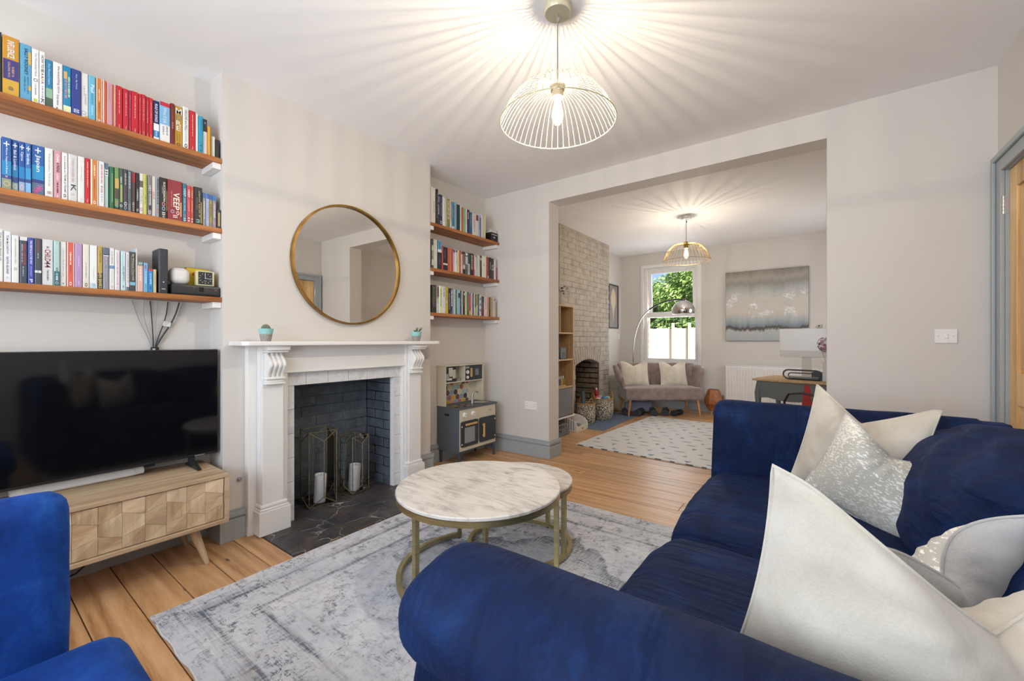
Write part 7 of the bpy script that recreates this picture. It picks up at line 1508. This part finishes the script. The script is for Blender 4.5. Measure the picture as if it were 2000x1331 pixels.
for s_ in (-1, 1):
    m = MB().soft((0, 0, 0), (0.035, 0.15, 0.19), 0.03, 8, lambda p, u: Vector((p.x + 0.05 * (u[2] + 0.3) , p.y * (1 - 0.35 * max(0, u[2] * 0)) , p.z - 0.10 * max(0, -u[1]) * (u[2] > 0)))); m.xf(Matrix.Scale(s_, 4, (1, 0, 0)) if s_ < 0 else Matrix.Identity(4)); m.xf(Matrix.Translation((s_ * 0.60, 0.06, 0.585)))
    bmesh.ops.recalc_face_normals(m.bm, faces=m.bm.faces); m.build('side_wing', 'mauve', st, smooth=True)
    for y0, sp_y in ((-0.21, -0.03), (0.2, 0.05)):
        MB().cyl((s_ * 0.52, y0, 0.26), (s_ * 0.55, y0 + sp_y, 0.0), 0.022, 0.013, 12).build('leg', 'leg_oak', st, smooth=True)
def stt(x, y): c, s_ = math.cos(R(37)), math.sin(R(37)); return (-2.05 + c * x - s_ * y, 6.72 + s_ * x + c * y)
M['cream_cotton'] = m_linen('cream_cotton', '#c9bfae', '#d8cebd', '#e2d9ca')
a = stt(-0.36, 0.05); pillow('cream cushion at the left end of the settee', (a[0], a[1], 0.452), 0.44, 0.40, 0.14, (R(-14), 0, R(34)), 'cream_cotton', 'cream_cotton', 2.0, 0.2, 0.04, 'cushion', 'cream cushions on the settee', 26, name='settee_cushion')
a = stt(0.27, 0.05); pillow('cream cushion at the right end of the settee', (a[0], a[1], 0.452), 0.44, 0.40, 0.14, (R(-14), 0, R(40)), 'cream_cotton', 'cream_cotton', 5.0, 0.22, 0.04, 'cushion', 'cream cushions on the settee', 26, name='settee_cushion')
# ---- dumbbells under the settee
dm = P('#2a2c31', 0.6)
def dumbbell(label, x, y, z, rz, s):
    o = thing('dumbbell', label, 'dumbbell', (x, y, z), rz, 'hex dumbbells under the settee')
    for e in (-1, 1): MB().cyl((e * 0.055 * s, 0, 0.045 * s), (e * 0.12 * s, 0, 0.045 * s), 0.051 * s, 0.049 * s, 6).build('hex_head', dm, o)
    MB().cyl((-0.056 * s, 0, 0.045 * s), (0.056 * s, 0, 0.045 * s), 0.014 * s, seg=12).build('handle', 'steel', o, smooth=True)
for k, (x, y, z, rz, s) in enumerate(((-0.42, -0.02, 0, 80, 1.0), (-0.22, -0.10, 0, 60, 1.15), (0.0, -0.08, 0, 75, 1.2), (0.2, -0.06, 0, 65, 1.15), (0.36, -0.12, 0, 40, 1.0))):
    a = stt(x - 0.12, y); dumbbell(('leftmost hex dumbbell under the settee', 'second hex dumbbell from left under the settee', 'middle hex dumbbell under the settee', 'second hex dumbbell from right under the settee', 'rightmost hex dumbbell under the settee')[k], a[0], a[1], 0.0, R(37 + rz), s)
a = stt(-0.25, 0.19); o = MB().soft((0, 0, 0.09), (0.22, 0.07, 0.09), 0.05, 8, wob_fn(0.02, 9, 3)).build('folded_blanket', m_paint('lavender_cloth', '#9d9bb0', 0.9, 0.3), smooth=True); o.location = (a[0], a[1], 0); o.rotation_euler = (0, 0, R(37)); tag(o, 'folded lavender blanket behind the dumbbells', 'blanket')
# ---- sack cushion leaning left of the settee
o = MB().soft((0, 0, 0.29), (0.13, 0.20, 0.29), 0.10, 14, lambda p, u: Vector((p.x * (1.15 - 0.25 * u[2]) - 0.05 * u[2], p.y * (1.1 - 0.15 * u[2]), p.z)) + noise.noise_vector(p * 6) * 0.02).build('floor_cushion', m_linen('olive_linen', '#8f8a76', '#a6a18c', '#b7b29f'), smooth=True); o.location = (-2.76, 6.80, 0.0); tag(o, 'slumped olive grey floor cushion beside the settee', 'cushion')
# ---- wooden faceted stand
ws = thing('wicker_stand', 'faceted wooden barrel stand on thin legs beside settee', 'plant stand', (-1.36, 7.28, 0))
pr_ = [(0.075, 0.05), (0.135, 0.16), (0.140, 0.22), (0.085, 0.38), (0.078, 0.385), (0.0, 0.385)]
MB().lathe([(0, 0.05)] + pr_, 10).build('barrel', m_wood('stand_wood', [(0.3, '#8a5228'), (0.5, '#a86a3a'), (0.7, '#bb8150')], 'X', 18, 0.1, 0.5, 0.1), ws)
for k in range(3):
    a = R(120 * k + 20); MB().cyl((0.06 * math.cos(a), 0.06 * math.sin(a), 0.06), (0.09 * math.cos(a), 0.09 * math.sin(a), 0), 0.005, 0.004, 8).build('leg', P('#d8d2c6', 0.5), ws)
MB().tube([(0.07 * math.cos(R(a)), 0.03 * math.sin(R(a)), 0.388 + 0.0) for a in range(0, 181, 20)], 0.004, 5).build('handle', 'black', ws)

# ---- arc lamp
al = thing('arc_floor_lamp', 'chrome arc floor lamp with mirrored dome shade', 'floor lamp', (-2.68, 7.28, 0))
MB().lathe([(0, 0), (0.125, 0.0), (0.128, 0.004), (0.128, 0.03), (0.12, 0.036), (0, 0.038)], 32).build('base', P('#d9d6d0', 0.3), al, smooth=True)
ctrl = [(-2.68, 7.28, 0.036), (-2.67, 7.27, 0.8), (-2.64, 7.23, 1.15), (-2.53, 7.14, 1.45), (-2.34, 6.98, 1.64), (-2.10, 6.79, 1.74), (-1.84, 6.59, 1.785), (-1.60, 6.41, 1.77)]
def cr_(P_, n=8):
    out = []; P_ = [Vector(p) for p in P_]; Q = [P_[0] * 2 - P_[1]] + P_ + [P_[-1] * 2 - P_[-2]]
    for i in range(1, len(Q) - 2):
        for k in range(n):
            t_ = k / n; p0, p1, p2, p3 = Q[i - 1:i + 3]
            out.append(0.5 * ((2 * p1) + (p2 - p0) * t_ + (2 * p0 - 5 * p1 + 4 * p2 - p3) * t_ ** 2 + (3 * p1 - p0 - 3 * p2 + p3) * t_ ** 3))
    return out + [P_[-1]]
arcp = [p - Vector((-2.68, 7.28, 0)) for p in cr_(ctrl)]; cut = int(len(arcp) * 0.62)
MB().tube(arcp[:cut + 1], 0.011, 10).build('stem', 'chrome', al, smooth=True)
MB().tube(arcp[cut:], 0.013, 10).build('arm_sleeve', P('#33363c', 0.4, 0.3), al, smooth=True)
e = arcp[-1]
sh = MB().lathe([(0.02, 0.0), (0.06, -0.012), (0.12, -0.055), (0.155, -0.12), (0.16, -0.165), (0.145, -0.205), (0.138, -0.205), (0.152, -0.165), (0.148, -0.12), (0.115, -0.06), (0.05, -0.018), (0.0, -0.01)], 40, (e.x, e.y, e.z - 0.01)).build('dome_shade', 'chrome', al, smooth=True)
MB().lathe([(0, 0.012), (0.02, 0.01), (0.024, -0.012), (0, -0.014)], 18, (e.x, e.y, e.z)).build('shade_cap', P('#33363c', 0.4, 0.3), sh, smooth=True)
MB().lathe([(0.0, -0.19), (0.1425, -0.19), (0.1425, -0.196), (0, -0.196)], 32, (e.x, e.y, e.z - 0.01)).build('diffuser', P('#e4e2df', 0.5), sh, smooth=True)

# ---- framed print on side wall, abstract canvas on garden wall
fp2 = thing('framed_print', 'black framed botanical print beside the brick chimney', 'framed picture', (XL + 0.001, 7.08, 1.775))
m = MB(); hw, hh, b_ = 0.21, 0.39, 0.018
for y0, y1, z0, z1 in ((-hw, -hw + b_, -hh, hh), (hw - b_, hw, -hh, hh), (-hw + b_, hw - b_, -hh, -hh + b_), (-hw + b_, hw - b_, hh - b_, hh)): m.box(0, 0.022, y0, y1, z0, z1, 0.001)
m.build('frame', 'black', fp2); MB().box(0.0, 0.010, -hw + b_, hw - b_, -hh + b_, hh - b_).build('sheet', P('#8d8781', 0.7), fp2)
MB().prism([(0.0, -0.30), (0.02, -0.12), (0.05, -0.04), (0.10, 0.05), (0.11, 0.16), (0.07, 0.27), (0.0, 0.33), (-0.07, 0.27), (-0.11, 0.16), (-0.10, 0.05), (-0.05, -0.04), (-0.02, -0.12)], 'X', 0.010, 0.0106).build('printed_leaf', P('#cdbba2', 0.7), fp2)
t = NT('abstract_canvas'); t.set(Roughness=0.6); v = t.coord(); sx = t.n('ShaderNodeSeparateXYZ'); t.l(v, sx.inputs[0]); z_ = sx.outputs[2]
drip = t.noise(t.coord((14, 1, 1.6)), 1.0, 5, 0.65); blot = t.noise(v, 2.6, 4, 0.6); fine = t.noise(v, 30, 4, 0.7)
zz = t.math('ADD', t.math('ADD', t.math('MULTIPLY', z_, 0.92), 0.5), t.math('MULTIPLY', t.math('SUBTRACT', t.math('ADD', t.math('MULTIPLY', drip, 0.5), t.math('MULTIPLY', blot, 0.5)), 0.5), 0.30))
colr = t.ramp(zz, [(0.02, '#a8adae'), (0.13, '#b4b6b4'), (0.165, '#5c544e'), (0.19, '#514a45'), (0.215, '#76828a'), (0.30, '#a7adad'), (0.40, '#c9c1b6'), (0.58, '#cbc4bb'), (0.70, '#b3b4b1'), (0.82, '#908b84'), (0.9, '#a39c92'), (1.0, '#807a72')])
mask = t.math('MULTIPLY', t.ramp(t.noise(t.coord(loc=(0.3, 0, 0.2)), 5.2, 3, 0.5), [(0.54, '#000000'), (0.57, '#ffffff')]), t.math('MULTIPLY', t.ramp(zz, [(0.34, '#000000'), (0.40, '#ffffff'), (0.62, '#ffffff'), (0.70, '#000000')]), t.ramp(fine, [(0.4, '#000000'), (0.5, '#ffffff')])))
t.base(t.mix(mask, colr, '#e3e2e0')); t.l(t.math('MULTIPLY', mask, 0.6), t.b.inputs['Metallic']); t.bump(t.math('ADD', fine, mask), 0.5, 0.01); M['canvas'] = t.m
pa = thing('abstract_painting', 'large grey and white abstract canvas on garden wall', 'painting', (-0.668, YR - 0.001, 1.712))
MB().box(-0.545, 0.545, -0.035, -0.002, -0.545, 0.545, 0.002).build('canvas', 'canvas', pa)
m = MB(); ring(m, -0.547, 0.547, -0.547, 0.547, 0.006, -0.034, 0.0); m.build('stretcher_edge', P('#4a443e', 0.8), pa)

# ---- radiator
ra = thing('radiator', 'white panel radiator on garden wall below the painting', 'radiator', (-0.50, YR, 0.18))
m = MB(); m.box(-0.71, 0.71, -0.075, -0.045, 0.0, 0.595, 0.004); m.build('panel', 'white_paint', ra)
for k in range(35):
    x = -0.69 + k * 0.0405; MB().box(x - 0.011, x + 0.011, -0.089, -0.074, 0.03, 0.565, 0.005).build('flute', 'white_paint', ra)
m = MB(); m.box(-0.715, 0.715, -0.086, -0.036, 0.595, 0.603, 0.001); m.build('top_grille', 'white_paint', ra); MB().box(-0.5, 0.5, -0.045, -0.001, 0.45, 0.5).build('bracket', 'steel', ra)
m = MB().cyl((-0.75, -0.06, -0.17), (-0.75, -0.06, 0.06), 0.008, seg=10); m.cyl((-0.75, -0.06, 0.03), (-0.71, -0.06, 0.03), 0.008, seg=10); m.cyl((-0.75, -0.06, 0.05), (-0.75, -0.06, 0.10), 0.016, 0.013, 12); m.build('valve', 'chrome', ra, smooth=True)

# ---- desk with monitor
dk = thing('writing_desk', 'grey painted writing desk with pale wood top and curved legs', 'desk', (-0.06, 5.42, 0), R(-14))
gp = m_paint('desk_paint', '#5f625f', 0.5, 0.05)
MB().soft((0.05, 0.03, 0.746), (0.52, 0.34, 0.014), 0.008, 8).build('desk_top', 'oak_y', dk, smooth=True)
pts = [(-0.42, 0.732), (0.52, 0.732), (0.52, 0.58)] + [(0.52 - 0.094 * k, 0.58 + 0.045 * math.sin(k / 10 * math.pi * 2 + 0.4) * (1 if k < 5 else 0.8) - 0.012) for k in range(1, 10)] + [(-0.42, 0.55)]
MB().prism(pts, 'Y', -0.285, -0.265, 0.002).build('apron', gp, dk)
MB().box(-0.435, -0.415, -0.28, 0.34, 0.58, 0.732, 0.002).build('side_apron', gp, dk); MB().box(0.505, 0.525, -0.28, 0.34, 0.58, 0.732, 0.002).build('side_apron', gp, dk); MB().box(-0.42, 0.52, 0.325, 0.345, 0.58, 0.732, 0.002).build('apron', gp, dk)
for x in (-0.41, 0.5):
    for y, o_ in ((-0.255, -1), (0.32, 1)):
        sxx = -1 if x < 0 else 1
        MB().tube([(x, y, 0.72), (x + sxx * 0.018, y + o_ * 0.012, 0.6), (x + sxx * 0.012, y + o_ * 0.01, 0.45), (x - sxx * 0.012, y - o_ * 0.008, 0.25), (x, y, 0.08), (x + sxx * 0.02, y + o_ * 0.015, 0.0)], [0.034, 0.033, 0.026, 0.019, 0.017, 0.022], 10).build('cabriole_leg', gp, dk, smooth=True)
MB().sphere((-0.45, -0.18, 0.66), 0.014, 10, 7).build('knob', P('#a28a5a', 0.4, 0.8), dk, smooth=True)
mo_ = thing('monitor', 'white all in one computer monitor on the writing desk', 'monitor', (-0.11, 5.46, 0.7602), R(-6))
MB().soft((0.02, 0, 0.385), (0.265, 0.008, 0.155), 0.008, 8).build('screen_panel', P('#d9d5d0', 0.4), mo_, smooth=True)
MB().box(-0.235, 0.275, -0.0088, -0.0078, 0.300, 0.534, 0.0004).build('face', P('#dedad5', 0.25), mo_)
m = MB(); m.box(-0.05, 0.05, -0.055, 0.085, 0.0, 0.006, 0.002); m.box(-0.045, 0.045, 0.02, 0.032, 0.004, 0.30, 0.003); m.build('stand', P('#c9c2b6', 0.4), mo_)
wc = thing('webcam', 'small white webcam clipped on top of the monitor', 'webcam', (0.0, 5.445, 1.301), R(-6)); MB().soft((0, 0, 0.022), (0.034, 0.014, 0.019), 0.008, 6).build('camera_body', P('#d4d0c8', 0.4), wc, smooth=True); MB().box(-0.018, 0.018, -0.012, 0.02, -0.0, 0.006, 0.001).build('clip', P('#c9c4bc', 0.4), wc)
MB().cyl((0, -0.015, 0.022), (0, -0.012, 0.022), 0.008, seg=14).build('lens', 'black', wc)
ds = thing('laptop_stand', 'dark grey folding frame stand lying on the desk', 'stand', (-0.14, 5.30, 0.7602), R(-14))
def rr_loop(hw_, hz_, r, y, z0): return [(sx_ * (hw_ - r) + r * math.cos(R(a)), y, z0 + sz_ * (hz_ - r) + r * math.sin(R(a))) for sx_, sz_, a0 in ((1, 1, 0), (-1, 1, 90), (-1, -1, 180), (1, -1, 270)) for a in (a0, a0 + 30, a0 + 60, a0 + 90)]
MB().tube(rr_loop(0.17, 0.046, 0.044, -0.02, 0.054), 0.008, 8, True).build('outer_frame', P('#3f4245', 0.4), ds, smooth=True); MB().tube(rr_loop(0.12, 0.025, 0.024, -0.03, 0.045), 0.006, 8, True).build('inner_frame', P('#4c5053', 0.4), ds, smooth=True)
for z in (0.02, 0.035): MB().box(-0.11, 0.15, -0.06, 0.02, z - 0.003, z + 0.003, 0.001).build('bar', P('#8f979c', 0.3), ds)
MB().box(0.09, 0.17, -0.05, 0.03, 0.003, 0.09, 0.01).build('end_block', P('#2e3033', 0.5), ds)
sp2 = thing('desk_speaker', 'slim pale grey desk speaker at right of monitor', 'speaker', (0.04, 5.18, 0.7602), R(-10)); MB().soft((0.02, 0, 0.10), (0.03, 0.04, 0.10), 0.008, 6).build('cabinet', P('#c9c5c0', 0.5), sp2, smooth=True); MB().cyl((0.01, -0.042, 0.03), (0.01, -0.039, 0.03), 0.018, seg=18).build('cone', P('#a9bccb', 0.3), sp2)
vs = thing('flower_vase', 'dried pink hydrangea in a clear vase on desk', 'flowers', (0.075, 5.34, 0.7602)); MB().lathe([(0, 0.0), (0.03, 0.0), (0.034, 0.006), (0.034, 0.12), (0.025, 0.15), (0.028, 0.17), (0.024, 0.17), (0.022, 0.15), (0.030, 0.118), (0.030, 0.008), (0, 0.006)], 20).build('vase', P('#c9c6bf', 0.2), vs, smooth=True)
rr = random.Random(19)
for sx_ in (-0.015, 0.0, 0.015): MB().tube([(sx_, 0, 0.05), (sx_ * 1.5, 0, 0.2), (sx_ * 3 - 0.02, 0, 0.34)], 0.002, 5).build('stem', P('#6a6a48', 0.7), vs)
for k in range(60):
    d = Vector((rr.gauss(0, 1), rr.gauss(0, 1), rr.gauss(0, 1))).normalized(); c = Vector((-0.02, 0, 0.37)) + Vector((d.x * 0.07, d.y * 0.06, d.z * 0.075)); a_ = d.orthogonal().normalized(); b2 = d.cross(a_)
    MB().poly([c + a_ * 0.017, c + b2 * 0.017 + d * 0.004, c - a_ * 0.017, c - b2 * 0.017 + d * 0.004]).build('petal', P(('#a97f98', '#b892a8', '#8f6a86')[k % 3], 0.7), vs)
# desk chair seen through the legs
dc = thing('desk_chair', 'black bentwood chair pushed under the desk', 'chair', (-0.10, 5.05, 0), R(-14))
MB().lathe([(0, 0.43), (0.18, 0.43), (0.2, 0.44), (0.2, 0.455), (0.18, 0.46), (0, 0.455)], 28, (0, 0.12, 0)).build('seat', 'black', dc, smooth=True)
for x in (-0.14, 0.14):
    for y in (-0.02, 0.26): MB().cyl((x * 0.9, y, 0.435), (x * 1.15, y + (0.03 if y > 0.1 else -0.03), 0), 0.014, 0.011, 10).build('leg', 'black', dc, smooth=True)
MB().tube([(-0.17, -0.06, 0.44), (-0.165, -0.09, 0.56), (-0.12, -0.11, 0.64), (0, -0.12, 0.66), (0.12, -0.11, 0.64), (0.165, -0.09, 0.56), (0.17, -0.06, 0.44)], 0.011, 8).build('back_hoop', 'black', dc, smooth=True)
o = MB().soft((0, 0, 0.13), (0.045, 0.022, 0.13), 0.012, 6, lambda p, u: Vector((p.x * (1.2 - 0.3 * u[2]), p.y, p.z))).build('red_bag', m_paint('red_cloth', '#a8332c', 0.8, 0.2), smooth=True); o.location = (-0.08, 5.15, 0.462); tag(o, 'small red bag on the seat under the desk', 'bag')
# ================================================================== GARDEN BEYOND THE WINDOW
struct(B(-14, 10, YR + 0.24, 34, -0.35, -0.25).build('ground_garden', m_paint('paving', '#b3aca2', 0.9, 0.3, 12)), 'pale paved garden ground behind the house', 'ground')
fe = thing('garden_fence', 'sunlit pale timber fence at end of the side garden', 'fence', (-3.2, 10.9, -0.25))
fm = m_wood('weathered_fence', [(0.3, '#c9c2b8'), (0.5, '#dbd5cc'), (0.7, '#e6e1d9')], 'Z', 14, 0.1, 0.8, 0.1)
for k in range(26):
    x = -1.3 + k * 0.125; h = 1.74 - 0.01 * (k % 3)
    MB().box(x, x + 0.118, -0.01 + 0.006 * (k % 2), 0.012 + 0.006 * (k % 2), 0.0, h, 0.002).build('fence_board', fm, fe)
for x in (-0.5, 0.23, 0.62, 1.3): MB().box(x - 0.03, x + 0.03, -0.05, 0.03, 0.0, 1.86, 0.005).build('fence_post', P('#a89f96', 0.8), fe)
for z in (0.3, 1.1): MB().box(-1.3, 1.95, 0.02, 0.06, z, z + 0.08).build('fence_rail', fm, fe)
# neighbouring brick wall at the left of the view
nb = thing('neighbour_wall', 'red brick house corner at left of the garden view', 'brick wall', (-3.31, 9.2, -0.25))
MB().box(-0.22, -0.012, -1.0, 1.0, 0, 3.4).build('mortar', P('#b9ada0', 0.9), nb)
rr = random.Random(55); bmats = [P(c, 0.85) for c in ('#9c6a54', '#8a5a48', '#b08468', '#a5755c')]
bk = MB().box(-0.1, 0.0, -0.107, 0.107, 0, 0.065, 0.004, 1).build('brick', bmats[0], nb); first = True
for k in range(40):
    for j in range(9):
        y = -0.98 + j * 0.225 + (0.11 if k % 2 else 0); z = 0.01 + k * 0.076
        if y > 0.9: continue
        if first: c = bk; first = False
        else:
            c = bk.copy(); COL.objects.link(c); c.parent = nb
        c.location = (0.003 * rr.random(), y, z)
        if j % 2 or k % 3: c.material_slots[0].link = 'OBJECT'; c.material_slots[0].material = bmats[(k * 3 + j) % 4]
# trees
def tree(name, label, x, y, r, zc, n, seed, cols):
    T = thing(name, label, 'tree', (x, y, -0.25), 0, 'trees behind the garden fence')
    tk = MB(); tk.tube([(0, 0, 0), (0.08, 0.03, zc * 0.35), (-0.05, 0.05, zc * 0.7), (0.05, 0, zc)], [0.16, 0.13, 0.10, 0.05], 10)
    rr = random.Random(seed)
    for k in range(9):
        a = rr.uniform(0, 6.28); tk.tube([(0, 0, zc * rr.uniform(0.4, 0.75)), (math.cos(a) * r * 0.45, math.sin(a) * r * 0.45, zc * rr.uniform(0.75, 1.0)), (math.cos(a) * r * 0.85, math.sin(a) * r * 0.85, zc + r * rr.uniform(-0.2, 0.6))], [0.06, 0.035, 0.012], 6)
    tk.build('trunk', P('#6a5a4a', 0.9), T, smooth=True)
    for ci, c in enumerate(cols):
        vs, fs = [], []
        for k in range(n // len(cols)):
            d = Vector((rr.gauss(0, 1), rr.gauss(0, 1), rr.gauss(0, 1))).normalized()
            q = r * rr.uniform(0.35, 1.0) ** 0.5 * (1 + 0.35 * noise.noise(d * 2.2 + Vector((seed, 0, 0))))
            p = Vector((d.x * q, d.y * q, zc + d.z * q * 0.85)); nn = Vector((rr.gauss(0, 1), rr.gauss(0, 1), rr.gauss(0, 1) + 0.6)).normalized(); a_ = nn.orthogonal().normalized(); b_ = nn.cross(a_); s_ = rr.uniform(0.022, 0.048)
            i0 = len(vs); vs += [p + a_ * s_ * 1.6, p + b_ * s_ * 0.7, p - a_ * s_ * 1.6, p - b_ * s_ * 0.7]; fs.append((i0, i0 + 1, i0 + 2, i0 + 3))
        me = bpy.data.meshes.new('foliage'); me.from_pydata(vs, [], fs); link('foliage', me, P(c, 0.6), T)['kind'] = 'stuff'
tree('garden_tree', 'leafy green tree behind the fence, right of view', -2.75, 14.2, 1.6, 2.75, 30000, 1, ('#7f9f4a', '#9ab865', '#5c7a36'))
tree('garden_tree', 'smaller leafy tree behind the fence, left of view', -5.3, 15.5, 1.2, 2.3, 18000, 2, ('#5f8038', '#7d9a4c', '#445f2a'))
tree('garden_tree', 'dark shrubby tree low behind the fence', -3.25, 12.0, 0.8, 1.45, 16000, 3, ('#55733a', '#6f8c48', '#3f5a2a'))
# distant house with tiled roof
hs = thing('distant_house', 'distant red roofed house beyond the trees', 'house', (-6.4, 19.0, -0.25))
MB().box(-2.5, 1.2, 0, 4, 0, 2.6).build('house_wall', P('#a8705a', 0.9), hs); MB().prism([(-0.3, 2.5), (4.3, 2.5), (2.0, 3.9)], 'X', -2.7, 1.4).build('roof', P('#7d4a40', 0.9), hs)
for x in (-1.6, -0.2): f = MB().box(x, x + 0.8, -0.03, 0.02, 1.4, 2.5).build('window', 'white_paint', hs); MB().box(x + 0.08, x + 0.72, -0.04, -0.03, 1.48, 2.42).build('pane', P('#6a7884', 0.1), f)
